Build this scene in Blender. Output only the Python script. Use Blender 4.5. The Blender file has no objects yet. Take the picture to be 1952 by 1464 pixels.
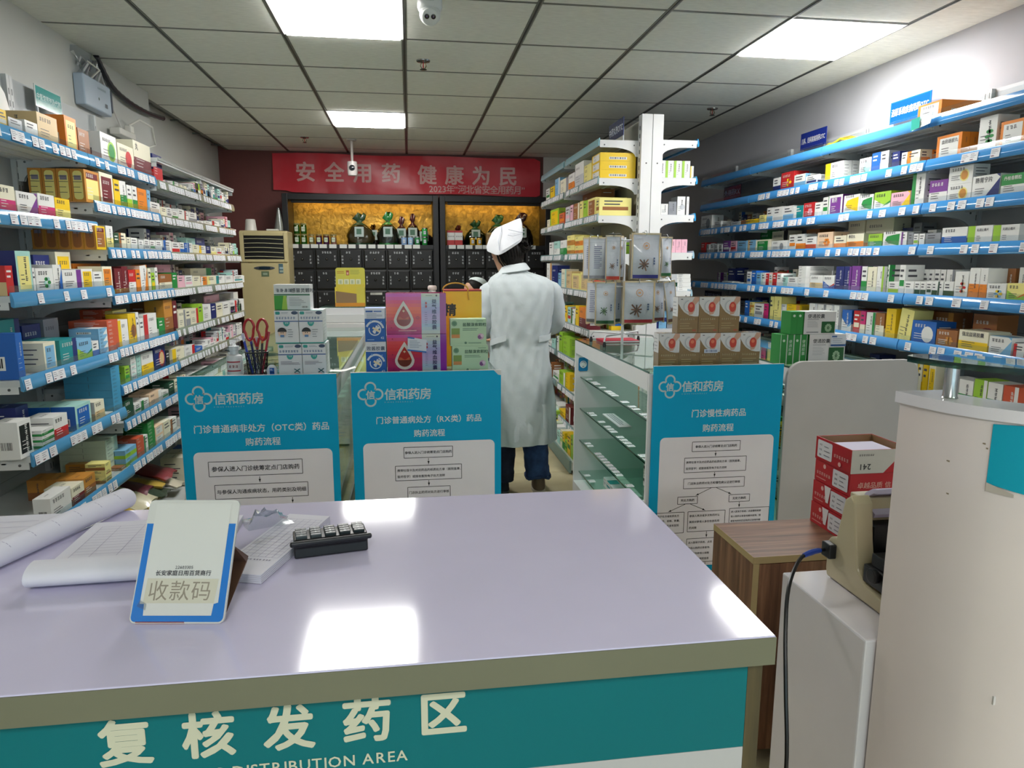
import bpy, bmesh, math, random
from mathutils import Vector, Matrix
SC = bpy.context.scene
COL = SC.collection
PI = math.pi
def V(*a): return Vector(a)
def lin(c): return c / 12.92 if c <= 0.04045 else ((c + 0.055) / 1.055) ** 2.4
_cc = {}
def C(h):
    if not isinstance(h, str): return h
    if h in PAL: h = PAL[h]
    if h not in _cc: _cc[h] = tuple(lin(int(h[i:i + 2], 16) / 255) for i in (1, 3, 5))
    return _cc[h]
PAL = dict(W='#e9e9e6', w='#ebe6cd', Y='#f0c81e', y='#efe48e', O='#e8872a', o='#d9bd8c', R='#c8282c', M='#cf2f77', P='#eab6c6', V='#7a3a92',
           B='#1f63b8', b='#7fb7dc', N='#1f2c6e', T='#1f8f93', t='#a9d8cf', G='#1f8a3f', g='#9ccb3c', D='#1d4a36', K='#1c1c20', k='#8d9096',
           n='#9a6236', S='#c9ccd0', m='#6e1f2b', L='#c9d8c2', A='#c98a3a', r='#cf5a3c', u='#4a9cc4', p='#f0d0b0')
CN = dict(W='white', w='cream', Y='yellow', y='pale yellow', O='orange', o='tan', R='red', M='magenta', P='pink', V='purple', B='blue', b='light blue',
          N='navy', T='teal', t='mint', G='green', g='lime green', D='dark green', K='black', k='grey', n='brown', S='silver', m='maroon', L='pale green',
          A='amber', r='orange-red', u='sky blue', p='peach')

# ---------- camera, world, exposure ----------
CAM_Z = 1.45
cam = bpy.data.cameras.new('camera'); camo = bpy.data.objects.new('camera', cam); COL.objects.link(camo)
cam.sensor_fit = 'HORIZONTAL'; cam.sensor_width = 36.0; cam.lens = 36.0 * 1337.5 / 1952
cam.clip_start = 0.05; cam.clip_end = 60
_pi, _ya, _ro = 0.169083, 0.143934, -0.0020586
_f = V(math.sin(_ya) * math.cos(_pi), math.cos(_ya) * math.cos(_pi), -math.sin(_pi))
_r = V(math.cos(_ya), -math.sin(_ya), 0); _d = _f.cross(_r)
_r2 = _r * math.cos(_ro) + _d * math.sin(_ro); _d2 = -_r * math.sin(_ro) + _d * math.cos(_ro)
camo.matrix_world = Matrix(((_r2.x, -_d2.x, -_f.x, 0), (_r2.y, -_d2.y, -_f.y, 0), (_r2.z, -_d2.z, -_f.z, CAM_Z), (0, 0, 0, 1)))
SC.camera = camo
wd = bpy.data.worlds.new('daylight'); SC.world = wd; wd.use_nodes = True
wd.node_tree.nodes['Background'].inputs[0].default_value = (0.78, 0.86, 1.0, 1)
wd.node_tree.nodes['Background'].inputs[1].default_value = 0.6
SC.view_settings.view_transform = 'Standard'; SC.view_settings.look = 'None'
SC.view_settings.gamma = 1.0; SC.view_settings.use_curve_mapping = False
SC.view_settings.exposure = 2.0
PANEL = 9.0
cy = SC.cycles
cy.use_denoising = True; cy.max_bounces = 10; cy.diffuse_bounces = 4; cy.glossy_bounces = 4; cy.transmission_bounces = 8; cy.transparent_max_bounces = 24
cy.caustics_reflective = False; cy.caustics_refractive = False; cy.sample_clamp_indirect = 8

# ---------- materials ----------
MATS = {}
def nt(name):
    m = bpy.data.materials.new(name); m.use_nodes = True; t = m.node_tree
    return m, t, t.nodes['Principled BSDF']
def noise_bump(t, b, scale, strength, dist=0.002, detail=3, coord='Object'):
    tc = t.nodes.new('ShaderNodeTexCoord'); n = t.nodes.new('ShaderNodeTexNoise'); bp = t.nodes.new('ShaderNodeBump')
    n.inputs['Scale'].default_value = scale; n.inputs['Detail'].default_value = detail
    bp.inputs['Strength'].default_value = strength; bp.inputs['Distance'].default_value = dist
    t.links.new(tc.outputs[coord], n.inputs['Vector']); t.links.new(n.outputs['Fac'], bp.inputs['Height']); t.links.new(bp.outputs['Normal'], b.inputs['Normal'])
    return tc, n
def vmat(name, rough=0.5, metal=0.0, spec=0.5, coat=0.0, bump=None, vary=0.06, vscale=6.0, sheen=0.0):
    m, t, b = nt(name)
    a = t.nodes.new('ShaderNodeAttribute'); a.attribute_name = 'Col'
    tc = t.nodes.new('ShaderNodeTexCoord'); n = t.nodes.new('ShaderNodeTexNoise'); n.inputs['Scale'].default_value = vscale; n.inputs['Detail'].default_value = 4
    mr = t.nodes.new('ShaderNodeMapRange'); mr.inputs[1].default_value = 0.3; mr.inputs[2].default_value = 0.7; mr.inputs[3].default_value = 1 - vary; mr.inputs[4].default_value = 1 + vary * 0.4
    mx = t.nodes.new('ShaderNodeMix'); mx.data_type = 'RGBA'; mx.blend_type = 'MULTIPLY'; mx.inputs[0].default_value = 1
    t.links.new(tc.outputs['Object'], n.inputs['Vector']); t.links.new(n.outputs['Fac'], mr.inputs[0])
    t.links.new(a.outputs['Color'], mx.inputs[6]); t.links.new(mr.outputs[0], mx.inputs[7]); t.links.new(mx.outputs[2], b.inputs['Base Color'])
    b.inputs['Roughness'].default_value = rough; b.inputs['Metallic'].default_value = metal; b.inputs['Specular IOR Level'].default_value = spec
    b.inputs['Coat Weight'].default_value = coat; b.inputs['Coat Roughness'].default_value = 0.08
    if bump: noise_bump(t, b, *bump)
    MATS[name] = m
    return m
vmat('card', 0.38, vary=0.04); vmat('paper', 0.75, vary=0.03, spec=0.3); vmat('plastic', 0.35); vmat('gloss', 0.12, coat=0.4, vary=0.02)
vmat('metal', 0.22, metal=1.0, vary=0.1); vmat('paint', 0.45, bump=(160, 0.04, 0.001)); vmat('laminate', 0.09, coat=0.0, vary=0.03)
vmat('fabric', 0.85, spec=0.2, bump=(22, 0.35, 0.01, 5), vary=0.05); vmat('skin', 0.5, bump=(180, 0.08, 0.001)); vmat('hair', 0.62, spec=0.25, bump=(90, 0.6, 0.004), vary=0.4, vscale=60)
vmat('foil', 0.28, coat=0.5, bump=(26, 0.5, 0.006, 4), vary=0.08); vmat('shelf', 0.4, vary=0.05)
vmat('board', 0.5, vary=0.03, spec=0.22); vmat('wallpaint', 0.8, bump=(120, 0.1, 0.001), vary=0.06, vscale=2.0); vmat('redwall', 0.55, bump=(30, 0.25, 0.004), vary=0.12, vscale=3.0)
vmat('banner', 0.35, bump=(5, 0.35, 0.03, 2), vary=0.06, vscale=2.5)
def mk_wood(name, c1, c2, c3, axis):
    m, t, b = nt(name); tc = t.nodes.new('ShaderNodeTexCoord'); mp = t.nodes.new('ShaderNodeMapping')
    sc = [26, 26, 26]; sc[axis] = 1.4; mp.inputs['Scale'].default_value = sc
    n = t.nodes.new('ShaderNodeTexNoise'); n.inputs['Scale'].default_value = 1.6; n.inputs['Detail'].default_value = 7; n.inputs['Roughness'].default_value = 0.65
    r = t.nodes.new('ShaderNodeValToRGB'); e = r.color_ramp.elements
    e[0].position = 0.32; e[0].color = (*C(c1), 1); e[1].position = 0.68; e[1].color = (*C(c3), 1); k = e.new(0.5); k.color = (*C(c2), 1)
    t.links.new(tc.outputs['Object'], mp.inputs[0]); t.links.new(mp.outputs[0], n.inputs[0]); t.links.new(n.outputs['Fac'], r.inputs[0]); t.links.new(r.outputs[0], b.inputs['Base Color'])
    b.inputs['Roughness'].default_value = 0.4
    MATS[name] = m
mk_wood('wood_x', '#4c301f', '#704c35', '#8f684b', 0); mk_wood('wood_z', '#4c301f', '#704c35', '#8f684b', 2); mk_wood('wood_y', '#4c301f', '#704c35', '#8f684b', 1)
mk_wood('wood_dark', '#3a3220', '#4a4028', '#584c32', 2)
mk_wood('wood_brown', '#6b4528', '#7d5535', '#8d6644', 2)
def mk_gold():
    m, t, b = nt('gold_leaf'); tc = t.nodes.new('ShaderNodeTexCoord'); v = t.nodes.new('ShaderNodeTexNoise'); v.inputs['Scale'].default_value = 22; v.inputs['Detail'].default_value = 8; v.inputs['Distortion'].default_value = .5
    r = t.nodes.new('ShaderNodeValToRGB'); e = r.color_ramp.elements
    e[0].position = 0.35; e[0].color = (*C('#957022'), 1); e[1].position = 0.7; e[1].color = (*C('#cfa03c'), 1)
    bp = t.nodes.new('ShaderNodeBump'); bp.inputs['Strength'].default_value = 0.6; bp.inputs['Distance'].default_value = 0.01
    t.links.new(tc.outputs['Object'], v.inputs['Vector']); t.links.new(v.outputs['Fac'], r.inputs[0]); t.links.new(r.outputs[0], b.inputs['Base Color'])
    t.links.new(v.outputs['Fac'], bp.inputs['Height']); t.links.new(bp.outputs[0], b.inputs['Normal'])
    b.inputs['Metallic'].default_value = 0.55; b.inputs['Roughness'].default_value = 0.35; MATS['gold_leaf'] = m
mk_gold()
def mk_ceiling():
    m, t, b = nt('ceiling_board'); tc, n = noise_bump(t, b, 38, 0.35, 0.004, 4)
    mp = t.nodes.new('ShaderNodeMapping'); mp.inputs['Scale'].default_value = (0.5, 2.2, 1); t.links.new(tc.outputs['Object'], mp.inputs[0]); t.links.new(mp.outputs[0], n.inputs['Vector'])
    r = t.nodes.new('ShaderNodeValToRGB'); e = r.color_ramp.elements; e[0].position = 0.3; e[0].color = (*C('#d8d7ce'), 1); e[1].position = 0.7; e[1].color = (*C('#e6e5dc'), 1)
    t.links.new(n.outputs['Fac'], r.inputs[0]); t.links.new(r.outputs[0], b.inputs['Base Color']); b.inputs['Roughness'].default_value = 0.9; MATS['ceiling_board'] = m
mk_ceiling()
def mk_floor():
    m, t, b = nt('floor_ceramic'); tc = t.nodes.new('ShaderNodeTexCoord'); n = t.nodes.new('ShaderNodeTexNoise'); n.inputs['Scale'].default_value = 5; n.inputs['Detail'].default_value = 6
    r = t.nodes.new('ShaderNodeValToRGB'); e = r.color_ramp.elements; e[0].position = 0.3; e[0].color = (*C('#b5a883'), 1); e[1].position = 0.72; e[1].color = (*C('#cdc3a2'), 1)
    t.links.new(tc.outputs['Object'], n.inputs[0]); t.links.new(n.outputs['Fac'], r.inputs[0]); t.links.new(r.outputs[0], b.inputs['Base Color']); b.inputs['Roughness'].default_value = 0.28; MATS['floor_ceramic'] = m
mk_floor()
def mk_denim():
    m, t, b = nt('denim'); a = t.nodes.new('ShaderNodeAttribute'); a.attribute_name = 'Col'
    tc = t.nodes.new('ShaderNodeTexCoord'); n = t.nodes.new('ShaderNodeTexNoise'); n.inputs['Scale'].default_value = 14; n.inputs['Detail'].default_value = 8
    r = t.nodes.new('ShaderNodeValToRGB'); e = r.color_ramp.elements; e[0].position = 0.3; e[0].color = (0.35, 0.4, 0.5, 1); e[1].position = 0.75; e[1].color = (1.5, 1.5, 1.5, 1)
    mx = t.nodes.new('ShaderNodeMix'); mx.data_type = 'RGBA'; mx.blend_type = 'MULTIPLY'; mx.inputs[0].default_value = 1
    t.links.new(tc.outputs['Object'], n.inputs[0]); t.links.new(n.outputs['Fac'], r.inputs[0]); t.links.new(a.outputs['Color'], mx.inputs[6]); t.links.new(r.outputs[0], mx.inputs[7]); t.links.new(mx.outputs[2], b.inputs['Base Color'])
    b.inputs['Roughness'].default_value = 0.9; MATS['denim'] = m
mk_denim()
def mk_emit(name, col, s):
    m = bpy.data.materials.new(name); m.use_nodes = True; t = m.node_tree; t.nodes.clear()
    e = t.nodes.new('ShaderNodeEmission'); o = t.nodes.new('ShaderNodeOutputMaterial'); e.inputs[0].default_value = (*col, 1); e.inputs[1].default_value = s
    t.links.new(e.outputs[0], o.inputs[0]); MATS[name] = m
mk_emit('led_panel', (1.0, 0.985, 0.95), PANEL)
def mk_glass(name, tint, refl=1.0, rough=0.02, ior=1.5):
    m = bpy.data.materials.new(name); m.use_nodes = True; t = m.node_tree; t.nodes.clear()
    o = t.nodes.new('ShaderNodeOutputMaterial'); tr = t.nodes.new('ShaderNodeBsdfTransparent'); g = t.nodes.new('ShaderNodeBsdfGlossy'); mx = t.nodes.new('ShaderNodeMixShader'); fr = t.nodes.new('ShaderNodeLayerWeight'); pw = t.nodes.new('ShaderNodeMath'); pw.operation = 'POWER'; pw.inputs[1].default_value = 5; ad = t.nodes.new('ShaderNodeMath'); ad.operation = 'ADD'; ad.inputs[1].default_value = ((ior - 1) / (ior + 1)) ** 2; fr.inputs[0].default_value = .5
    mu = t.nodes.new('ShaderNodeMath'); mu.operation = 'MULTIPLY'; mu.inputs[1].default_value = refl; mu.use_clamp = True
    tr.inputs[0].default_value = (*tint, 1); g.inputs['Roughness'].default_value = rough; g.inputs[0].default_value = (0.95, 1, 0.98, 1)
    t.links.new(fr.outputs['Facing'], pw.inputs[0]); t.links.new(pw.outputs[0], ad.inputs[0]); t.links.new(ad.outputs[0], mu.inputs[0]); t.links.new(mu.outputs[0], mx.inputs[0]); t.links.new(tr.outputs[0], mx.inputs[1]); t.links.new(g.outputs[0], mx.inputs[2]); t.links.new(mx.outputs[0], o.inputs[0]); MATS[name] = m
mk_glass('glass', (0.80, 0.90, 0.86)); mk_glass('clear_plastic', (0.93, 0.95, 0.96), 1.2, 0.08); mk_glass('milky_plastic', (0.72, 0.76, 0.8), 1.6, 0.2)
mk_glass('herb_bag_plastic', (0.45, 0.5, 0.4), 1.5, 0.15); mk_glass('smoky_plastic', (0.35, 0.3, 0.28), 1.6, 0.15); mk_glass('green_jar', (0.35, 0.62, 0.3), 1.2, 0.05); mk_glass('violet_jar', (0.5, 0.35, 0.55), 1.2, 0.05)
mk_glass('glass_edge', (0.12, 0.24, 0.2), 1.0, 0.1)

# ---------- mesh builder ----------
class MB:
    def __init__(s, mat='card', col='W'):
        s.v = []; s.f = []; s.c = []; s.mi = []; s.mats = []; s.cm = mat; s.cc = C(col); s.X = None
    def _m(s, m):
        m = m or s.cm
        if m not in s.mats: s.mats.append(m)
        return s.mats.index(m)
    def add(s, vs, fs, col=None, mat=None):
        o = len(s.v); c = C(col) if col is not None else s.cc; k = s._m(mat)
        if s.X is not None: vs = [s.X @ Vector(p) for p in vs]
        s.v.extend([tuple(p) for p in vs])
        for f in fs: s.f.append(tuple(i + o for i in f)); s.c.append(c); s.mi.append(k)
        return o
    def box(s, x0, x1, y0, y1, z0, z1, col=None, mat=None):
        s.add([(x0, y0, z0), (x1, y0, z0), (x1, y1, z0), (x0, y1, z0), (x0, y0, z1), (x1, y0, z1), (x1, y1, z1), (x0, y1, z1)],
              [(0, 3, 2, 1), (4, 5, 6, 7), (0, 1, 5, 4), (1, 2, 6, 5), (2, 3, 7, 6), (3, 0, 4, 7)], col, mat); return s
    def prism(s, pts, axis, a, b, col=None, mat=None):
        # pts 2D outline (counter-clockwise seen from +axis), extruded along axis from a to b
        n = len(pts)
        def mk(p, t): return {'x': (t, p[0], p[1]), 'y': (p[1], t, p[0]), 'z': (p[0], p[1], t)}[axis]
        s.add([mk(p, a) for p in pts] + [mk(p, b) for p in pts], [tuple(range(n - 1, -1, -1)), tuple(range(n, 2 * n))] + [(i, (i + 1) % n, n + (i + 1) % n, n + i) for i in range(n)], col, mat); return s
    def lathe(s, prof, seg=16, o=(0, 0, 0), col=None, mat=None, ax='z', sx=1, sy=1):
        vs = []; fs = []
        for r, z in prof:
            for k in range(seg):
                a = 2 * PI * k / seg; p = (r * math.cos(a) * sx, r * math.sin(a) * sy, z)
                if ax == 'x': p = (p[2], p[0], p[1])
                elif ax == 'y': p = (p[1], p[2], p[0])
                vs.append((p[0] + o[0], p[1] + o[1], p[2] + o[2]))
        n = len(prof)
        for i in range(n - 1):
            for k in range(seg): fs.append((i * seg + k, i * seg + (k + 1) % seg, (i + 1) * seg + (k + 1) % seg, (i + 1) * seg + k))
        fs.append(tuple(range(seg - 1, -1, -1))); fs.append(tuple((n - 1) * seg + k for k in range(seg)))
        s.add(vs, fs, col, mat); return s
    def tube(s, pts, r, seg=8, col=None, mat=None):
        pts = [Vector(p) for p in pts]; n = len(pts); rs = r if isinstance(r, (list, tuple)) else [r] * n
        vs = []; fs = []; up = None
        for i, p in enumerate(pts):
            d = (pts[min(i + 1, n - 1)] - pts[max(i - 1, 0)]).normalized()
            if up is None: up = V(0, 0, 1) if abs(d.z) < 0.9 else V(1, 0, 0)
            u = d.cross(up).normalized(); up = u.cross(d).normalized()
            for k in range(seg):
                a = 2 * PI * k / seg; vs.append(p + (u * math.cos(a) + up * math.sin(a)) * rs[i])
        for i in range(n - 1):
            for k in range(seg): fs.append((i * seg + k, i * seg + (k + 1) % seg, (i + 1) * seg + (k + 1) % seg, (i + 1) * seg + k))
        fs.append(tuple(range(seg - 1, -1, -1))); fs.append(tuple((n - 1) * seg + k for k in range(seg)))
        s.add(vs, fs, col, mat); return s
    def loft(s, rings, col=None, mat=None, cap=True):
        m = len(rings[0]); vs = [p for r in rings for p in r]; fs = []
        for i in range(len(rings) - 1):
            for k in range(m): fs.append((i * m + k, i * m + (k + 1) % m, (i + 1) * m + (k + 1) % m, (i + 1) * m + k))
        if cap: fs.append(tuple(range(m - 1, -1, -1))); fs.append(tuple((len(rings) - 1) * m + k for k in range(m)))
        s.add(vs, fs, col, mat); return s
    def sheet(s, g, col=None, mat=None, thick=0.0):
        # g: grid [row][col] of points; thick > 0 gives it a back
        R = len(g); Cn = len(g[0]); vs = [Vector(p) for r in g for p in r]; fs = [(i * Cn + j, i * Cn + j + 1, (i + 1) * Cn + j + 1, (i + 1) * Cn + j) for i in range(R - 1) for j in range(Cn - 1)]
        if thick:
            N = len(vs); nn = []
            for i in range(R):
                for j in range(Cn):
                    a = vs[i * Cn + min(j + 1, Cn - 1)] - vs[i * Cn + max(j - 1, 0)]; b = vs[min(i + 1, R - 1) * Cn + j] - vs[max(i - 1, 0) * Cn + j]
                    nn.append(a.cross(b).normalized())
            vs = vs + [p - q * thick for p, q in zip(vs, nn)]; fs += [tuple(N + q for q in reversed(f)) for f in fs]
            ed = [i for i in range(Cn)] + [i * Cn + Cn - 1 for i in range(1, R)] + [(R - 1) * Cn + j for j in range(Cn - 2, -1, -1)] + [i * Cn for i in range(R - 2, 0, -1)]
            for a, b in zip(ed, ed[1:] + ed[:1]): fs.append((a, N + a, N + b, b))
        s.add(vs, fs, col, mat); return s
    def build(s, name, parent=None, label=None, cat=None, group=None, kind=None, loc=None, rz=0, smooth=False, bevel=0, ang=40, bseg=2):
        me = s.mesh(name, smooth, bevel, ang, bseg)
        return mkobj(name, me, parent, label, cat, group, kind, loc, rz)
    def mesh(s, name, smooth=False, bevel=0, ang=40, bseg=2):
        me = bpy.data.meshes.new(name); me.from_pydata(s.v, [], s.f)
        for m in s.mats: me.materials.append(MATS[m])
        me.polygons.foreach_set('material_index', s.mi)
        at = me.color_attributes.new('Col', 'FLOAT_COLOR', 'CORNER'); buf = []
        for f, c in zip(s.f, s.c): buf.extend((c[0], c[1], c[2], 1.0) * len(f))
        at.data.foreach_set('color', buf)
        if bevel:
            bm = bmesh.new(); bm.from_mesh(me); bmesh.ops.remove_doubles(bm, verts=bm.verts, dist=1e-5)
            ed = [e for e in bm.edges if len(e.link_faces) == 2 and e.calc_face_angle(0) > math.radians(30)]
            bmesh.ops.bevel(bm, geom=ed, offset=bevel, segments=bseg, profile=0.5, affect='EDGES', clamp_overlap=True)
            bm.to_mesh(me); bm.free()
        if smooth or bevel:
            me.polygons.foreach_set('use_smooth', [True] * len(me.polygons)); me.set_sharp_from_angle(angle=math.radians(ang if smooth else 14))
        me.update(); return me
def mkobj(name, me, parent=None, label=None, cat=None, group=None, kind=None, loc=None, rz=0):
    o = bpy.data.objects.new(name, me); COL.objects.link(o)
    if loc is not None: o.location = loc
    if rz: o.rotation_euler = (0, 0, rz)
    if parent is not None: o.parent = parent
    tag(o, label, cat, group, kind); return o
LABELS = {}
def tag(o, label=None, cat=None, group=None, kind=None):
    if label: o['label'] = label; LABELS.setdefault(label, []).append(o.name)
    if cat: o['category'] = cat
    if group: o['group'] = group
    if kind: o['kind'] = kind
    return o
def thing(name, label, cat, loc=(0, 0, 0), rz=0, group=None):
    return mkobj(name, None, None, label, cat, group, None, loc, rz)
def dup(o, parent=None):
    c = o.copy(); COL.objects.link(c)
    if parent is not None: c.parent = parent
    for k in ('label', 'group'):
        if parent is None and k in c: del c[k]
    for ch in o.children: dup(ch, c)
    return c
def struct(mb, name, parent=None, **k): return mb.build(name, parent, kind='structure', **k)

# ---------- lettering ----------
_gc = bpy.data.curves.new('lettering', 'FONT'); _gc.resolution_u = 2
_go = bpy.data.objects.new('lettering', _gc)
GL = {}
def glyph(ch):
    k = ch
    if k not in GL:
        _gc.body = ch
        me = _go.to_mesh()
        vs = [(p.co.x, p.co.y) for p in me.vertices]; fs = [tuple(q.vertices) for q in me.polygons]
        _go.to_mesh_clear()
        adv = 1.0 if ord(ch) > 0x2e80 or ch in '“”' and False else (max([a for a, _ in vs], default=0.25) + 0.07)
        GL[k] = (vs, fs, adv)
    return GL[k]
class Face:
    """a flat printed face: origin o, unit right x, unit up y, size w by h"""
    def __init__(s, mb, o, x, y, w, h):
        s.mb = mb; s.o = Vector(o); s.x = Vector(x).normalized(); s.y = Vector(y).normalized(); s.n = s.x.cross(s.y); s.w = w; s.h = h; s.L = 0
    def pt(s, u, v, l): return s.o + s.x * (u * s.w) + s.y * (v * s.h) + s.n * (0.0004 * l)
    def poly(s, pts, col, l=None, mat=None):
        if l is None: s.L += 1; l = s.L
        s.mb.add([s.pt(u, v, l) for u, v in pts], [tuple(range(len(pts)))], col, mat); return s
    def rect(s, u0, v0, u1, v1, col, l=None, mat=None): return s.poly([(u0, v0), (u1, v0), (u1, v1), (u0, v1)], col, l, mat)
    def rrect(s, u0, v0, u1, v1, r, col, l=None, mat=None, corners=(1, 1, 1, 1)):
        ru, rv = r / s.w, r / s.h; P = []
        for (cx, cy, a0), on in zip(((u1 - ru, v0 + rv, -90), (u1 - ru, v1 - rv, 0), (u0 + ru, v1 - rv, 90), (u0 + ru, v0 + rv, 180)), corners):
            if on: P += [(cx + ru * math.cos(math.radians(a0 + t)), cy + rv * math.sin(math.radians(a0 + t))) for t in range(0, 91, 15)]
            else: P.append((cx + (ru if a0 in (-90, 0) else -ru), cy + (rv if a0 in (0, 90) else -rv)))
        return s.poly(P, col, l, mat)
    def disc(s, u, v, r, col, l=None, seg=16, sx=1, sy=1, mat=None):
        return s.poly([(u + r * sx * math.cos(2 * PI * k / seg) / s.w, v + r * sy * math.sin(2 * PI * k / seg) / s.h) for k in range(seg)], col, l, mat)
    def arc(s, u, v, r0, r1, col, a0=0, a1=360, l=None, seg=18, sx=1, sy=1):
        if l is None: s.L += 1; l = s.L
        pts = []
        for k in range(seg + 1):
            a = math.radians(a0 + (a1 - a0) * k / seg)
            for r in (r0, r1): pts.append(s.pt(u + r * sx * math.cos(a) / s.w, v + r * sy * math.sin(a) / s.h, l))
        s.mb.add(pts, [(2 * k, 2 * k + 1, 2 * k + 3, 2 * k + 2) for k in range(seg)], col); return s
    def line(s, u0, v0, u1, v1, t, col, l=None):
        a = V(u0 * s.w, v0 * s.h); b = V(u1 * s.w, v1 * s.h); d = (b - a)
        if d.length < 1e-6: return s
        d.normalize(); n = V(-d.y, d.x) * (t / 2)
        return s.poly([((p.x) / s.w, (p.y) / s.h) for p in (a - n, b - n, b + n, a + n)], col, l)
    def text(s, u, v, txt, size, col, bold=0.0, align='c', sp=1.0, l=None, sx=1.0, vertical=False, flip=False):
        """u, v: anchor (centre / left / right of the line, v its baseline)"""
        if l is None: s.L += 1; l = s.L
        gs = [(ch, glyph(ch) if ch != ' ' else ([], [], 0.35)) for ch in txt]
        sh = [(0, 0)] if bold < .004 else [(-bold * .6, 0), (bold * .6, 0)] if bold < .011 else [(bold * math.cos(q), bold * math.sin(q)) for q in ([PI * k / 4 for k in range(8)] if bold > .025 else [PI / 4 + PI / 2 * k for k in range(4)])]
        tot = sum(g[2] for _, g in gs) * size * sp * sx
        px, py = u * s.w, v * s.h
        if vertical: py = v * s.h
        elif align == 'c': px -= tot / 2
        elif align == 'r': px -= tot
        for ch, (vs, fs, adv) in gs:
            bx, by = px, py
            if vertical: bx = u * s.w - size * sx * 0.5
            for kk, (da, db) in enumerate(sh if fs else ()):
                s.mb.add([s.o + s.x * (bx + (a + da) * size * sx) + s.y * (by + (b + db) * size) + s.n * (0.0004 * l + .00004 * kk) for a, b in vs] if not flip else
                         [s.o + s.x * (2 * u * s.w - (bx + (a + da) * size * sx)) + s.y * (2 * v * s.h - (by + (b + db) * size)) + s.n * (0.0004 * l + .00004 * kk) for a, b in vs], fs, col)
            if vertical: py -= size * sp * 1.08
            else: px += adv * size * sp * sx
        return s
    def scrawl(s, u, v, n, size, col, rnd, l=None, vertical=False, sp=1.15):
        """a run of marks too small to read"""
        if l is None: s.L += 1; l = s.L
        for i in range(n):
            x = u * s.w + (0 if vertical else i * size * sp); y = v * s.h - (i * size * sp if vertical else 0)
            for j in range(3):
                yy = y + size * (0.12 + 0.33 * j) ; a = rnd.uniform(0, 0.25) * size; b = size * rnd.uniform(0.7, 1)
                s.rect((x + a) / s.w, yy / s.h, (x + b) / s.w, (yy + size * 0.15) / s.h, col, l)
            q = x + size * rnd.uniform(0.2, 0.6); s.rect(q / s.w, y / s.h, (q + size * 0.14) / s.w, (y + size * 0.95) / s.h, col, l)
        return s
    def lines(s, u0, u1, v0, v1, n, t, col, rnd, l=None):
        if l is None: s.L += 1; l = s.L
        for i in range(n):
            v = v1 - (v1 - v0) * (i + 0.5) / n; s.rect(u0, v - t / s.h / 2, u0 + (u1 - u0) * rnd.uniform(0.55, 1), v + t / s.h / 2, col, l)
        return s
    def bars(s, u0, v0, u1, v1, rnd, vertical=False, bg='W', fg='K'):
        s.rect(u0, v0, u1, v1, bg); s.L += 1; t = 0.06
        while t < 0.92:
            w = rnd.choice((0.02, 0.04, 0.06))
            if vertical: s.rect(u0 + (u1 - u0) * 0.15, v0 + (v1 - v0) * t, u1 - (u1 - u0) * 0.15, v0 + (v1 - v0) * (t + w), fg, s.L)
            else: s.rect(u0 + (u1 - u0) * t, v0 + (v1 - v0) * 0.18, u0 + (u1 - u0) * (t + w), v1 - (v1 - v0) * 0.12, fg, s.L)
            t += w + rnd.choice((0.03, 0.05))
        return s
def lab_ord(i): return ('first second third fourth fifth sixth seventh eighth ninth tenth eleventh twelfth thirteenth fourteenth fifteenth sixteenth seventeenth eighteenth nineteenth twentieth twenty-first twenty-second twenty-third twenty-fourth twenty-fifth twenty-sixth twenty-seventh twenty-eighth twenty-ninth thirtieth'.split() + ['%dth' % k for k in range(31, 90)])[i]
# ---------- room ----------
HC = 2.59; XL = -1.72; XR = 2.72; YB = 7.75; YF = -2.4
rnd = random.Random(7)
mb = MB('floor_ceramic'); mb.box(XL - .3, XR + .1, YF, YB + .1, -0.12, -0.006); floor = struct(mb, 'floor')
tm = MB('floor_ceramic'); tm.box(-.298, .298, -.298, .298, -0.006, 0.0); tme = tm.mesh('floor_tile', bevel=0.001, bseg=1)
for i in range(8):
    for j in range(9):
        x, y = -1.5 + .6 * i, 2.6 + .6 * j
        if x > XR - .28: continue
        mkobj('floor_tile', tme, floor, loc=(x, y, 0))
mb = MB('wallpaint', '#c6c7c3'); mb.box(XL - .12, XL, YF, 5.3, 0, HC + .1); mb.box(XL - .3, XL - .17, 5.3, YB, 0, HC + .1); mb.box(XL - .2, XL - .12, 5.2, 5.3, 0, HC + .1)
wl = struct(mb, 'wall_left')
mb = MB('wallpaint', '#afafb5'); mb.box(XR, XR + .12, YF, YB + .1, 0, HC + .1); struct(mb, 'wall_right')
mb = MB('redwall', '#6e3a36'); mb.box(XL - .3, 1.46, YB, YB + .12, 0, HC + .1); mb.box(1.46, XR, YB, YB + .12, 0, HC + .1, '#cfcac6', 'wallpaint')
wb = struct(mb, 'wall_back')
# shop front behind the viewer: wall with a wide glazed opening that lets the day in
mb = MB('wallpaint', '#d8d8d8'); mb.box(XL - .12, -1.3, YF - .12, YF, 0, HC + .1); mb.box(2.2, XR + .12, YF - .12, YF, 0, HC + .1); mb.box(-1.3, 2.2, YF - .12, YF, 2.3, HC + .1)
struct(mb, 'wall_front')
wn = thing('window_1', None, None, (0.45, YF - .06, 0)); wn['kind'] = 'structure'
for x in (-1.72, -.59, .56, 1.7):
    mb = MB('metal', '#b9bcc0'); mb.box(x - .03, x + .03, -.03, .03, 0, 2.3); mb.build('window_frame', wn)
mb = MB('glass'); mb.box(-1.7, 1.7, -.006, .006, 0.02, 2.28); mb.build('window_pane', wn)
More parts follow.
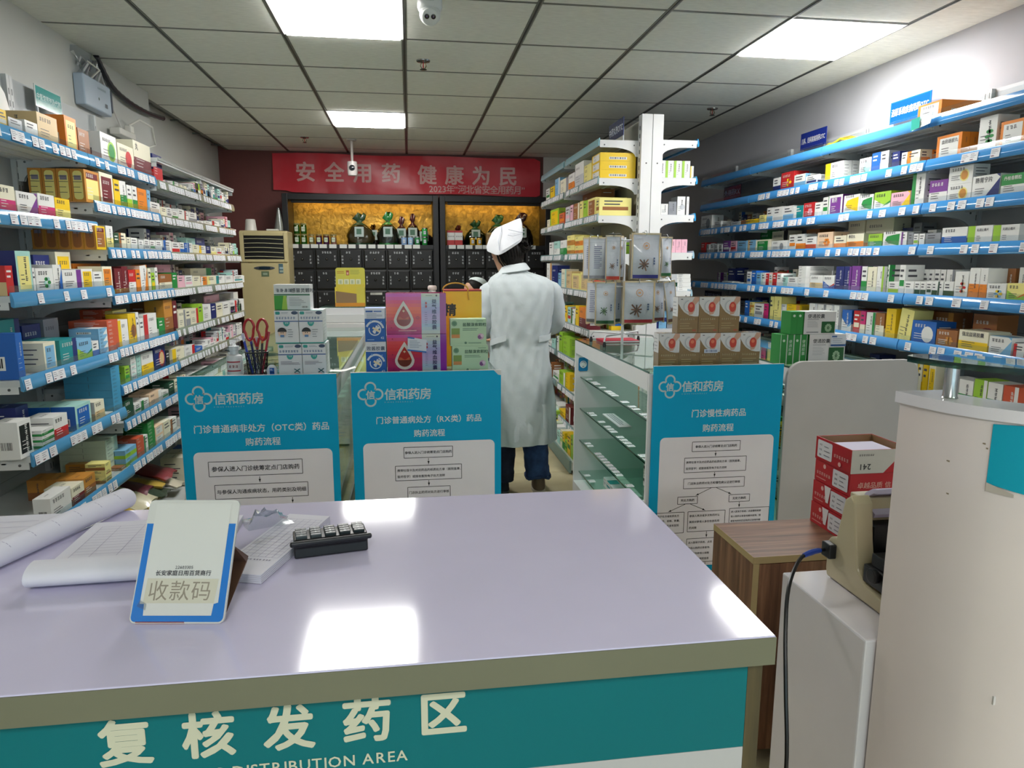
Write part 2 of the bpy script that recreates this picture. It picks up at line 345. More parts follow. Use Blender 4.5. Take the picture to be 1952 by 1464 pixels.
# ceiling: dark grid bars with lay-in boards
mb = MB('paint', '#5a5a58'); mb.box(XL - .3, XR + .1, YF, YB + .1, HC + .03, HC + .1); ceil = struct(mb, 'ceiling')
GX = [-1.8 + .6 * i for i in range(9)]; GY = [-2.7 + .6 * j for j in range(19)]
for x in GX:
    mb = MB('paint', '#77766f'); mb.box(x - .012, x + .012, YF, YB, HC - .001, HC + .012); mb.build('grid_bar', ceil)
    if -1.5 < x < 2.6:
        mb = MB('paint', '#2c2b28'); mb.box(x - .004, x + .004, YF, YB, HC - .004, HC - .001); mb.build('grid_slot', ceil)
for y in GY:
    if YF < y < YB: mb = MB('paint', '#6d6c66'); mb.box(XL - .2, XR, y - .008, y + .008, HC + .0005, HC + .012); mb.build('grid_bar', ceil)
PAN = [(-.3, 3.6), (-.3, 6.0), (2.1, 3.6), (-.3, -1.2), (2.1, -1.2)]
cm = MB('ceiling_board'); cm.box(-.288, .288, -.288, .288, -.002, .012); cme = cm.mesh('ceiling_board', bevel=.003, bseg=1)
for i in range(8):
    for j in range(18):
        x, y = GX[i] + .3, GY[j] + .3
        if y < YF + .2 or any(abs(x - a) < .1 and abs(y - b) < .1 for a, b in PAN): continue
        if x > XR - .25: continue
        o = mkobj('ceiling_board', cme, ceil, loc=(x, y, HC + .002))
mb = MB('ceiling_board')
for j in range(18): mb.box(GX[7] + .41, XR, GY[j] + .01, GY[j] + .59, HC, HC + .012)
mb = MB('ceiling_board'); mb.box(2.412, XR, YF, YB, HC, HC + .012); mb.build('ceiling_border', ceil)
pn = {(-.3, 3.6): 'square white LED ceiling panel nearest the dome camera', (-.3, 6.0): 'small looking LED ceiling panel in front of the red banner', (2.1, 3.6): 'LED ceiling panel above the right wall shelving',
      (-.3, 1.2): 'LED ceiling panel over the front counter, above the frame', (2.1, 1.2): 'LED ceiling panel over the reception desk, above the frame', (-.3, -1.2): 'LED ceiling panel behind the viewer on the left side', (2.1, -1.2): 'LED ceiling panel behind the viewer on the right side'}
for a, b in PAN:
    t = thing('ceiling_light', pn[(a, b)], 'light', (a, b, HC), group='square LED ceiling panels')
    m = MB('paint', '#e8e8e8')
    for q in ((-.296, -.28), (.28, .296)): m.box(q[0], q[1], -.296, .296, -.004, .012); m.box(-.28, .28, q[0], q[1], -.004, .012)
    m.build('light_frame', t)
    m = MB('led_panel'); m.box(-.28, .28, -.28, .28, -.012, .01); m.build('diffuser', t)  # dropped below the frame so its glowing sides brighten the ceiling
# sprinklers
for x, y, lb in ((.105, 4.27, 'chrome fire sprinkler head on the ceiling below the dome camera'), (2.25, 5.2, 'chrome fire sprinkler head on the ceiling above the right wall shelves'), (-.92, 6.9, 'small fire sprinkler head near the red banner')):
    t = thing('fire_sprinkler', lb, 'sprinkler', (x, y, HC))
    MB('metal', '#9a9a98').lathe([(.04, 0), (.038, -.006), (.02, -.009), (.012, -.012)], 16).build('ceiling_plate', t, smooth=True)
    m = MB('metal', '#8a7a5a'); m.tube([(-.01, 0, -.012), (-.016, 0, -.03), (-.006, 0, -.046)], .003, 6); m.tube([(.01, 0, -.012), (.016, 0, -.03), (.006, 0, -.046)], .003, 6); m.build('sprinkler_frame', t)
    MB('metal', '#8a8a86').lathe([(.018, -.046), (.02, -.049), (.004, -.05)], 12).build('deflector', t)
    MB('gloss', '#b03028').lathe([(.003, -.012), (.003, -.045)], 6).build('bulb', t)
# dome camera with two lenses
t = thing('dome_camera', 'white dome security camera with two dark lenses on the ceiling', 'camera', (.115, 3.33, HC))
MB('plastic', '#d2d4d2').lathe([(.055, 0), (.055, -.03), (.05, -.045), (.04, -.052)], 28).build('camera_base', t, smooth=True)
ball = MB('plastic', '#d8dad8').lathe([(.002, -.046)] + [(.046 * math.sin(a), -.046 * math.cos(a)) for a in [i * PI / 12 for i in range(1, 12)]] + [(.002, .046)], 24, o=(0, -.01, -.062)).build('camera_ball', t, smooth=True)
fd = V(-.02, -.84, -.54).normalized(); cc = V(0, -.01, -.062)
rx = fd.cross(V(0, 0, 1)).normalized(); uy = rx.cross(fd).normalized()
mm = Matrix((rx, uy, -fd)).transposed().to_4x4(); mm.translation = cc + fd * .034
fp = MB('plastic', '#dadcda'); fp.X = mm; fp.lathe([(.036, .004), (.035, -.008), (.03, -.012)], 24); fp.build('face_plate', t, smooth=True)
for sx in (-1, 1):
    m = MB('gloss', '#17181c'); m.X = mm @ Matrix.Translation((sx * .014, 0.004, -.012)); m.lathe([(.0105, .002), (.0105, -.002), (.007, -.003)], 16); m.lathe([(.004, -.0028), (.003, -.0036)], 10, col='#7d6a8a'); m.build('lens', t, smooth=True)
m = MB('card', '#555555'); f = Face(m, (-.018, -.0552, -.022), (1, 0, 0), (0, 0, 1), .036, .008); f.scrawl(.05, .1, 7, .004, '#777777', rnd); m.build('maker_mark', t)
# bullet camera hanging in front of the banner
t = thing('ceiling_camera', 'small bullet security camera hanging from a ceiling rod before the red banner', 'camera', (-.505, 6.95, HC))
MB('paint', '#b8b4b0').lathe([(.045, 0), (.045, -.012), (.02, -.016)], 16).build('mount_plate', t, smooth=True)
MB('paint', '#b0a8a4').lathe([(.013, -.012), (.013, -.2)], 10).build('rod', t, smooth=True)
m = MB('plastic', '#c8c2c0'); m.lathe([(.044, 0), (.046, -.03), (.046, -.1), (.04, -.125), (.01, -.13)], 18, o=(0, 0, -.2)); m.build('housing', t, smooth=True)
m = MB('gloss', '#22242a'); m.lathe([(.028, 0), (.026, -.012), (.008, -.02)], 16, o=(0, -.038, -.26), ax='y'); m.build('lens', t, smooth=True)
# red banner with white lettering
t = thing('slogan_banner', 'red cloth slogan banner with large white characters under the ceiling', 'banner')
N = 46; x0, x1 = -1.36, 1.42
def bz(x): return 2.565 + .006 * math.sin(x * 5), (2.19 if x < -1.2 else 2.175) + .008 * math.sin(x * 3.1) - .02 * max(0, x - .9)
def by(x, z): return YB - .032 - .010 * math.sin(x * 4 + z * 9) - .004 * math.sin(x * 17 + z * 3)
g = []
for i in range(9):
    r = []
    for j in range(N):
        x = x0 + (x1 - x0) * j / (N - 1); a, b = bz(x); z = b + (a - b) * i / 8
        if j >= N - 1: z = b + .03 + (a - b - .06) * i / 8
        r.append((x, by(x, z), z))
    g.append(r)
m = MB('banner', '#d02a3a'); m.sheet(g, thick=.004); m.build('banner_cloth', t, smooth=True)
m = MB('banner', '#dcaaa6')
f = Face(m, (x0, YB - .05, 2.16), (1, 0, 0), (0, 0, 1), x1 - x0, .41)
f.text((.74 - x0) / f.w, .10, '2023年“河北省安全用药月”', .092, '#dcaaa6', .016, sp=.93)
def drape(m):
    m.v = [(p[0], by(p[0], p[2]) - .004, p[2]) for p in m.v]; return m
drape(m).build('lettering', t)
for k, ch in enumerate('安全用药健康为民'):
    m = MB('banner', '#dcaaa6'); f = Face(m, (x0, YB - .05, 2.16), (1, 0, 0), (0, 0, 1), x1 - x0, .41)
    f.text(((-1.035 + .29 * k if k < 4 else .21 + .287 * (k - 4)) - x0) / f.w, .36 if k < 4 else .345, ch, .205, '#dcaaa6', .026); drape(m).build('character', t)
# electrical box with bare wires, black conduit, power strip
t = thing('electrical_box', 'pale blue electrical box with loose wires high on the left wall', 'electrical box', (XL + .001, 4.34, 2.36))
m = MB('plastic', '#a9b8c8'); m.box(0, .055, -.17, .17, -.085, .075); m.build('box_cover', t, bevel=.008)
m = MB('plastic', '#7d92aa'); f = Face(m, (.0555, -.17, -.085), (0, 1, 0), (0, 0, 1), .34, .16); f.scrawl(.48, .72, 8, .012, '#3f5f6a', rnd); f.disc(.5, .4, .008, '#33483f'); f.rect(.72, .2, .82, .34, '#46505a'); m.build('printed_front', t)
m = MB('plastic', '#454b58'); m.box(.02, .056, .172, .19, -.06, .06); m.build('side_strip', t, bevel=.003)
for k in range(5):
    m = MB('plastic', ('#c8c8c8', '#8d8d90', '#d8d6cc', '#77777a', '#bcbcbc')[k]); r2 = random.Random(k)
    m.tube([(.02, -.12 + .05 * k, .07), (.04 + r2.uniform(0, .03), -.14 + .06 * k + r2.uniform(-.03, .03), .13), (.03, -.1 + .05 * k + r2.uniform(-.05, .05), .18 + r2.uniform(-.02, .02)), (.01, -.12 + .05 * k, .12 + r2.uniform(-.03, .03))], .006, 6); m.build('loose_wire', t, smooth=True)
m = MB('milky_plastic'); m.sheet([[(.02 + .03 * math.sin(i * 1.3 + j), -.17 + .3 * j / 6, .07 + .14 * i / 4 + .01 * math.sin(j * 2)) for j in range(7)] for i in range(5)]); m.build('plastic_wrap', t, smooth=True)
t = thing('black_conduit', 'black flexible cable conduit hanging below the ceiling on the left wall', 'cable', (XL + .02, 4.55, 2.5))
m = MB('plastic', '#1e1f26'); kp = [Vector(p) - V(XL + .02, 4.55, 2.5) for p in ((-1.70, 4.44, 2.592), (-1.70, 4.47, 2.57), (-1.695, 4.62, 2.468), (-1.69, 4.85, 2.43), (-1.69, 5.16, 2.43), (-1.69, 5.50, 2.458))]; pp = []
for i in range(len(kp) - 1):
    p0, p1, p2, p3 = [kp[max(0, min(len(kp) - 1, i + k))] for k in (-1, 0, 1, 2)]
    for q in range(8):
        u = q / 8; pp.append(.5 * ((2 * p1) + (p2 - p0) * u + (2 * p0 - 5 * p1 + 4 * p2 - p3) * u * u + (3 * p1 - p0 - 3 * p2 + p3) * u ** 3))
m.tube(pp, [.015 + .0025 * (k % 2) for k in range(len(pp))], 8); m.build('conduit', t, smooth=True)
t = thing('power_strip', 'white power strip with a plug hanging on the left wall below the black conduit', 'power strip', (XL + .05, 4.66, 2.19))
m = MB('plastic', '#d6d4cc'); m.box(-.03, .03, -.12, .12, 0, .04); m.build('strip_body', t, bevel=.006)
for k in range(3):
    m = MB('plastic', '#3a3a3a'); m.box(-.012, -.006, -.09 + .09 * k, -.07 + .09 * k, .0401, .042); m.box(.006, .012, -.09 + .09 * k, -.07 + .09 * k, .0401, .042); m.build('socket_slots', t)
m = MB('plastic', '#e8e6de'); m.box(-.02, .02, .08, .13, .042, .085); m.build('plug', t, bevel=.006)
m = MB('plastic', '#e4e2da'); m.tube([(0, .1, .085), (.03, .2, .14), (.06, .33, .12), (.05, .40, .02), (0, .30, -.02), (-.02, .2, 0.03)], .006, 8); m.build('plug_cord', t, smooth=True)
t = thing('white_cable', 'thin white cable running down the left wall below the electrical box', 'cable', (XL + .01, 4.5, 2.4))
m = MB('plastic', '#d2d0cc'); m.tube([(0, 0, .13), (.005, .1, -.02), (.02, .25, -.2), (.05, .3, -.3)], .005, 6); m.build('cable', t, smooth=True)
# ---------- shelving ----------
TAGM = []
for k in range(5):
    r2 = random.Random(40 + k); m = MB('paper', '#dfe0e4'); w = (.046, .042, .05, .044, .04)[k]; m.box(-w / 2, w / 2, -.0006, .0, -.0185, .0185)
    f = Face(m, (-w / 2, -.0006, -.0185), (1, 0, 0), (0, 0, 1), w, .037); f.lines(.1, .9, .35, .9, 3, .0022, '#8f939c', r2); f.lines(.1, .6, .08, .3, 1, .004, '#7a5a64', r2)
    TAGM.append(m.mesh('price_tag'))
def arch(d, h0, h1, n=7):
    # bracket outline (depth, height): straight top, short front, hollow underside
    P = [(0, 0), (0, -h1), (.02, -h1)]
    for k in range(1, n + 1):
        a = PI / 2 * k / n; P.append((.02 + d * .62 * (1 - math.cos(a)), -h1 + (h1 - h0) * math.sin(a)))
    P += [(d, -h0), (d, 0)]
    return P
def shelf_row(unit, xb, xf, y0, y1, z, strip='#4d97c6', tags=.6, seed=0, guard=True, plate='#c6cbcc', tagtone=None, lip='#3f84b4', pend=True):
    """one shelf of a wall unit; the goods side is at xf, the wall side at xb; z is the deck"""
    s = 1 if xf > xb else -1; r2 = random.Random(seed)
    m = MB('shelf', plate); a, b = sorted((xb, xf - s * .012)); m.box(a, b, y0 + .002, y1 - .002, z - .022, z)
    for q in range(1, 4):
        xx = a + (b - a) * q / 4; m.box(xx - .008, xx + .008, y0 + .006, y1 - .006, z - .028, z - .022, plate)
    sh = m.build('shelf', unit)
    # sloping price strip with a rounded face
    pr = [(0, .012), (.004, .012), (.009, -.003), (.012, -.018), (.012, -.032), (.008, -.040), (0, -.036)]
    m = MB('gloss', strip or '#aab4b0')
    if strip is None: pr = [(0, .003), (.004, .003), (.004, -.012), (0, -.012)]; m.cc = C('#aab4b0')
    pts = [(xf - s * .012 + s * p, z + q) for p, q in pr]
    n = len(pts); vs = [(p, y0 + .003, q) for p, q in pts] + [(p, y1 - .003, q) for p, q in pts]
    fs = [tuple(range(n)), tuple(range(2 * n - 1, n - 1, -1))] + [(i, n + i, n + (i + 1) % n, (i + 1) % n) for i in range(n)]
    m.add(vs, fs)
    m.build('price_strip', sh, smooth=True)
    if guard:
        m = MB('clear_plastic'); xx = xf - s * .012; m.box(min(xx, xx + s * .0015), max(xx, xx + s * .0015), y0 + .004, y1 - .004, z + .012, z + .034); m.build('clear_guard', sh)
    if tags:
        y = y0 + .03
        while y < y1 - .04:
            if r2.random() < tags:
                o = mkobj('price_tag', r2.choice(TAGM), sh); o.rotation_euler = (-.12, 0, s * PI / 2); o.location = (xf + s * .0008, y, z - .016 + r2.uniform(-.001, .001)); y += r2.choice((.046, .05, .062))
            else: y += .05
    return sh
def brackets(unit, xb, xf, ys, z, col='#d3d6d6', h1=.11):
    s = 1 if xf > xb else -1; d = abs(xf - xb) - .02
    for y in ys:
        m = MB('shelf', col); pts = [(xb + s * p, q) for p, q in arch(d, .045, h1)]
        n = len(pts); vs = [(p, y - .002, z - .001 + q) for p, q in pts] + [(p, y + .002, z - .001 + q) for p, q in pts]
        m.add(vs, [tuple(range(n)), tuple(range(2 * n - 1, n - 1, -1))] + [(i, n + i, n + (i + 1) % n, (i + 1) % n) for i in range(n)])
        for p in (.03, d - .03):
            m.lathe([(.005, -.0035), (.005, .0035)], 8, o=(xb + s * p, y, z - .03), col='#55585a', ax='y')
        m.build('bracket', unit)
def wall_unit(name, label, xb, side, y0, y1, rows, ztop, back='#b4b8b8', base=(.12, .38), strip='#4d97c6', tags=.6, seed=0, tops=(), guard=True, endframe=False):
    t = thing(name, label, 'shelving', (0, 0, 0), group='wall shelving units')
    s = side; m = MB('shelf', back); a, b = sorted((xb, xb - s * .015)); m.box(a, b, y0 + .001, y1 - .001, 0, ztop); m.build('back_panel', t)
    for z in (.55, 1.15, 1.6, 1.98):
        if z < ztop: m = MB('shelf', '#84888a'); xx = xb + s * .0005; m.box(min(xb, xx), max(xb, xx), y0 + .002, y1 - .002, z, z + .003); m.build('panel_seam', t)
    for y in (y0 + .012, y1 - .012):
        m = MB('shelf', '#c5c9ca'); a, b = sorted((xb, xb + s * .02)); m.box(a, b, y - .011, y + .011, 0, ztop)
        for k in range(int(ztop / .05)): m.box(xb + s * .02 - .0005, xb + s * .02 + .0007, y - .003, y + .003, .05 * k + .01, .05 * k + .035, '#6c7072')
        m.build('upright', t)
    for i, (z, xf) in enumerate(rows):
        st = strip if not isinstance(strip, (list, tuple)) else strip[i]
        tg = 0 if i in tops else tags
        shelf_row(t, xb, xf, y0, y1, z, st, tg, seed * 31 + i, guard)
        brackets(t, xb + s * .02, xf, (y0 + .008, y1 - .008), z - .002)
    m = MB('shelf', '#c2c6c6'); a, b = sorted((xb, xb + s * base[1])); m.box(a, b, y0 + .002, y1 - .002, 0.0, base[0]); m.build('base_deck', t)
    return t
LX = -1.69
LA = [(1.915, -1.38), (1.62, -1.365), (1.34, -1.325), (1.05, -1.325), (.78, -1.32), (.50, -1.31)]
LB = [(1.915, -1.38), (1.715, -1.37), (1.51, -1.33), (1.30, -1.33), (1.055, -1.33), (.88, -1.33), (.71, -1.33), (.50, -1.32)]
LC = [(2.03, -1.36), (1.90, -1.37), (1.708, -1.37), (1.505, -1.335), (1.298, -1.335), (1.065, -1.335), (.885, -1.335), (.68, -1.335), (.47, -1.335)]
bl = '#4d94c4'; be = '#8f9a8a'
wall_unit('shelving_unit', 'left wall shelving bay nearest the viewer with blue price strips', LX, 1, 2.6, 3.44, LA, 2.24, '#a9aeb0', strip=bl, tags=.55, seed=1, base=(.13, .40))
wall_unit('shelving_unit', 'left wall shelving bay behind the payment code stand, blue price strips', LX, 1, 3.44, 4.29, LB, 2.24, '#a9aeb0', strip=bl, tags=.85, seed=2, base=(.13, .40))
wall_unit('shelving_unit', 'left wall shelving bay with yellowed price strips below the power strip', LX, 1, 4.29, 5.15, LC, 2.05, '#9a9f9a', strip=[None, be, be, be, be, be, be, be, be], tags=.9, seed=3, tops=(0,), guard=False)
wall_unit('shelving_unit', 'last left wall shelving bay, next to the beige air conditioner', LX, 1, 5.15, 6.02, LC, 2.05, '#9a9f9a', strip=[None] + ['#97967f'] * 8, tags=.95, seed=4, tops=(0,), guard=False)
RX = 2.69
RA = [(2.115, 2.385), (1.92, 2.385), (1.725, 2.385), (1.535, 2.385), (1.305, 2.335), (1.085, 2.33), (.84, 2.33)]
rb = '#4591d2'
for i, (a, b, lb) in enumerate(((2.2, 3.08, 'right wall shelving bay nearest the viewer, cut by the frame'), (3.08, 3.95, 'right wall shelving bay under the large blue shelf sign'),
                                (3.95, 4.82, 'right wall shelving bay under the medium blue shelf sign'), (4.82, 5.67, 'right wall shelving bay furthest in, with the dark navy shelf sign'))):
    wall_unit('shelving_unit', lb, RX, -1, a, b, RA, 2.25, '#b0b2b6', strip=rb, tags=(.42, .55, .62, .8)[i], seed=10 + i, tops=(0, 1) if i == 3 else (0,))
# white joint clips on the right price strips
# double sided gondola
GD = thing('gondola_shelving', 'double sided white gondola shelving with tall post in the middle of the shop', 'shelving')
for y in (4.6, 5.66, 6.7):
    m = MB('shelf', '#dcdcdc'); m.box(1.505, 1.575, y - .035, y + .035, 0, 2.405); m.box(1.58, 1.65, y - .035, y + .035, 0, 2.405)
    m.box(1.57, 1.585, y - .03, y + .03, 0, 2.403, '#aeb0b0')
    for sx in (1.503, 1.652):
        for k in range(47): m.box(sx - .001, sx + .001, y - .004, y + .004, .05 * k + .01, .05 * k + .035, '#5e6264')
    for z in (2.1, 1.5, .9):
        for xx in (1.54, 1.615): m.lathe([(.005, -.0365), (.005, -.034)], 8, o=(xx, y, z), col='#3a3a3a', ax='y')
    m.build('post', GD)
m = MB('shelf', '#d8d6c8'); m.box(1.535, 1.545, 4.63, 6.67, .08, 2.39); m.box(1.61, 1.62, 4.63, 6.67, .08, 2.39); m.build('back_panel', GD)
GZ = [2.25, 2.01, 1.77, 1.52, 1.26, 1.0, .74, .48, .22]
gs = ['#8fc0cc', '#9db7ba', '#9db7ba', '#8fb2b4', '#a9b4b4', '#a9b4b4', '#8fa8ab', '#8fa8ab', '#8fa8ab']
for j, (a, b) in enumerate(((4.6, 5.66), (5.66, 6.7))):
    for i, z in enumerate(GZ):
        xf = 1.235 if i < 4 else 1.19
        shelf_row(GD, 1.52, xf, a + .03, b - .03, z, gs[i], 0 if i == 0 else .92, 500 + 20 * j + i, False, '#c9cdc8')
        brackets(GD, 1.505, xf - .01, (a + (.028 if j == 0 else .04), b - .036), z - .002, '#dcdcdc', .10)
for i, z in enumerate(GZ[:6]):
    shelf_row(GD, 1.635, 1.925, 4.63, 5.63, z + .01, '#2f9ad6' if i < 3 else '#9fc4d8', (0, .5, .6, .7, .8, .8)[i], 560 + i, False, '#c9cccf')
    shelf_row(GD, 1.635, 1.925, 5.69, 6.67, z + .01, '#2f9ad6' if i < 3 else '#9fc4d8', 0, 580 + i, False, '#c9cccf')
    brackets(GD, 1.65, 1.925, (4.628,), z + .008, '#dcdcdc', .10)
m = MB('shelf', '#b9bfb8'); m.box(1.09, 1.54, 4.62, 6.68, .03, .085); m.box(1.62, 1.98, 4.62, 6.68, .03, .12); m.build('base_deck', GD)
m = MB('shelf', '#6f8a86'); m.box(1.075, 1.09, 4.62, 6.68, .012, .10); m.build('base_front', GD)
m = MB('shelf', '#2c2c2c'); m.box(1.12, 1.95, 4.64, 6.66, 0, .03); m.build('plinth', GD)
# ---------- front counter ----------
t = thing('front_counter', 'front serving counter with glossy pale lilac top and teal lettered front panel', 'counter')
m = MB('laminate', '#ccc7e1'); m.box(-1.70, .437, .744, 1.329, .962, 1.0); m.build('countertop', t, bevel=.0015)
m = MB('paint', '#6b6b57'); m.box(-1.70, .437, .7425, .7439, .9625, .9985); m.build('edge_band', t)
m = MB('board', '#8a8a8c'); m.box(-1.69, .412, .767, 1.30, .02, .96); m.build('counter_body', t)
m = MB('board', '#00686e'); m.box(-1.69, .412, .762, .7665, .838, .962); m.build('front_panel_upper', t)
m = MB('board', '#b4b3b3'); m.box(-1.69, .412, .762, .7665, .02, .8375); m.build('front_panel_lower', t)
m = MB('wood_dark'); m.box(.4125, .432, .762, 1.30, .02, .962); m.build('end_panel', t)
m = MB('paper', '#b9b8a0'); f = Face(m, (-.36, .7616, .838), (1, 0, 0), (0, 0, 1), .5, .122)
for k, ch in enumerate('复核发药区'):
    mc = MB('paper', '#b9b8a0'); Face(mc, (-.36, .7616, .838), (1, 0, 0), (0, 0, 1), .5, .122).text((.034 + .0885 * k) / .5, .50 + .004 * k, ch, .059, '#c4c3ac', .030, l=1); mc.build('character', t)
f.text(.0 / .5 + .345 / .5 + .004, .225, 'DRUG DISTRIBUTION AREA', .0195, '#c4c3ac', .012, align='r', l=1, sp=1.04)
m.build('lettering', t)
# ---------- flow chart boards ----------
def clover(f, u, v, r, col):
    for a in (0, 90, 180, 270):
        cu, cv = u + .62 * r * math.cos(math.radians(a)) / f.w, v + .62 * r * math.sin(math.radians(a)) / f.h
        f.arc(cu, cv, r * .36, r * .52, col, a - 118, a + 118, l=f.L + 1)
    f.L += 1
    f.text(u, v - r * .36 / f.h, '信', r * .82, col, .03)
def board(name, label, x0, z0, w, h, y, title, steps, lay):
    chip = 'RX' in label
    t = thing(name, label, 'sign', (0, 0, 0), group='teal flow chart boards on the counter ends')
    m = MB('board', '#00aadb'); m.box(x0, x0 + w, y, y + .008, z0, z0 + h); m.build('board', t)
    m = MB('board', '#d9d9d9'); m.box(x0 - .001, x0 + w + .001, y + .0005, y + .0075, z0 + h, z0 + h + .002)
    if chip: m.prism([(z0 + h - .018, x0 + w - .012), (z0 + h + .001, x0 + w - .03), (z0 + h + .001, x0 + w + .0005), (z0 + h - .02, x0 + w + .0005)][::-1], 'y', y - .0006, y + .001)
    m.build('worn_edge', t)
    m = MB('board', '#cfd4d6'); f = Face(m, (x0, y, z0), (1, 0, 0), (0, 0, 1), w, h)
    clover(f, .125, 1 - .088 / h, .045, '#c2d6dc'); m.build('logo', t)
    m = MB('board', '#cfd4d6'); f = Face(m, (x0, y, z0), (1, 0, 0), (0, 0, 1), w, h)
    f.text(.215, 1 - .108 / h, '信和药房', .049, '#c8dade', .022, align='l', sp=.96)
    f.text(.215, 1 - .124 / h, 'XINHE PHARMACY', .0075, '#9cc4d0', .0, align='l', sp=1.75)
    m.build('shop_name', t)
    for (txt, dz, sz) in title:
        m = MB('board', '#cfd4d6'); f = Face(m, (x0, y, z0), (1, 0, 0), (0, 0, 1), w, h); f.text(.51, 1 - dz / h, txt, sz, '#dde5e8', .018); m.build('title_line', t)
    m = MB('board', '#b9bcc2'); f = Face(m, (x0, y - .0004, z0), (1, 0, 0), (0, 0, 1), w, h)
    f.rrect(.065, .03, .955, 1 - lay / h, .022, '#f2f0f8'); m.build('white_panel', t)
    m = MB('board', '#2b2d33'); f = Face(m, (x0, y - .0012, z0), (1, 0, 0), (0, 0, 1), w, h)
    ln = .0022
    for st in steps:
        if st[0] == 'box':
            _, u0, u1, d0, d1, txts, sz = st; v0, v1 = 1 - d1 / h, 1 - d0 / h
            for a in ((u0, v0, u1, v0), (u1, v0, u1, v1), (u1, v1, u0, v1), (u0, v1, u0, v0)): f.line(*a, ln, '#2b2d33', 1)
            n = len(txts); lh = (d1 - d0) / (n + .35)
            for i, tx in enumerate(txts):
                if n == 1: f.text((u0 + u1) / 2, 1 - (d0 + (d1 - d0) * .5 + sz * .38) / h, tx, sz, '#2b2d33', .016, l=1)
                else: f.text(u0 + .012, 1 - (d0 + lh * (i + .72) + sz * .38) / h, tx, sz, '#2b2d33', .012, align='l', l=1)
        else:
            _, u0, d0, u1, d1 = st; f.line(u0, 1 - d0 / h, u1, 1 - d1 / h, ln, '#2b2d33', 1)
            a = math.atan2(-(d1 - d0), (u1 - u0) * w); 
            P = [(u1, 1 - d1 / h)] + [(u1 - .014 * math.cos(a + q) / w, 1 - d1 / h - .014 * math.sin(a + q) / h) for q in (.32, -.32)]
            f.poly(P, '#2b2d33', 1)
    m.build('flow_chart', t)
    return t
board('flow_chart_board', 'left teal board titled OTC with white flow chart on the counter end', -.894, .09, .598, .93, 2.82,
      [('门诊普通病非处方（OTC类）药品', .222, .034), ('购药流程', .278, .034)],
      [('box', .155, .755, .342, .402, ['参保人进入门诊统筹定点门店购药'], .0225), ('arrow', .475, .408, .475, .432), ('box', .185, .785, .438, .496, ['与参保人沟通疾病状态，用药类别及明细'], .0192),
       ('arrow', .68, .500, .68, .524), ('box', .19, .80, .532, .59, ['参保人确认后结算'], .0225)], .302)
board('flow_chart_board', 'centre teal board titled RX with white flow chart below the pink gift boxes', -.24, .09, .603, .932, 2.82,
      [('门诊普通病处方（RX类）药品', .208, .032), ('购药流程', .266, .032)],
      [('box', .335, .665, .312, .357, ['参保人进入门诊统筹定点门店购药'], .0128), ('arrow', .5, .36, .5, .386), ('box', .275, .725, .39, .452, ['携带社保卡及对应药品的纸质处方单（医院盖章、', '医师签字）或接收医院电子处方流转'], .0122),
       ('arrow', .5, .455, .5, .478), ('box', .355, .645, .482, .528, ['门店执业药师对处方进行审核'], .0128), ('arrow', .5, .53, .5, .556)], .29)
q9 = ['审核电子处方或纸质处方', '中药品名称、规格、数量、', '医师签字、是否盖有医院', '科室等相关信息']
board('flow_chart_board', 'right teal board for chronic illness with branching flow chart, below knee medicine boxes', 1.016, .09, .588, .935, 2.82,
      [('门诊慢性病药品', .222, .036), ('购药流程', .288, .036)],
      [('box', .315, .69, .335, .378, ['参保人进入门诊统筹定点门店购药'], .0128), ('arrow', .5, .38, .5, .402), ('box', .26, .745, .406, .472, ['携带社保卡及对应药品的纸质处方单（医院盖章、', '医师签字）或接收医院电子处方流转'], .0118),
       ('arrow', .5, .474, .5, .496), ('box', .26, .74, .50, .545, ['门店执业药师对处方和慢性病认证进行审核'], .0128), ('arrow', .48, .546, .36, .578), ('arrow', .52, .546, .64, .578),
       ('box', .22, .375, .582, .615, ['凭处方购药'], .0128), ('box', .625, .79, .582, .615, ['无处方购药'], .0128), ('arrow', .28, .616, .15, .648), ('arrow', .32, .616, .44, .648), ('arrow', .71, .617, .71, .642),
       ('box', .0 + .015, .275, .652, .748, q9, .0112), ('box', .305, .60, .652, .745, ['参保人再次或多次购药时认', '真核对参保人身份信息和用', '药间隔'], .0118),
       ('box', .635, .955, .646, .762, ['进入医保子系统、点选慢特病参', '保人购药记录查询模块查询、根', '据查询到的历史购药记录等判断', '参保人慢特病认定信息及历史', '购药记录'], .0102),
       ('arrow', .13, .75, .13, .778), ('arrow', .46, .747, .46, .775), ('box', .015, .265, .782, .85, ['凭处方和参保人', '购药记录'], .0118), ('box', .305, .62, .778, .89, ['进入医保子系统、点选', '参保人购药记录查询、', '凭处方向参保人销售', '应向参保人核实信息'], .0112), ('arrow', .46, .892, .46, .92)], .312)
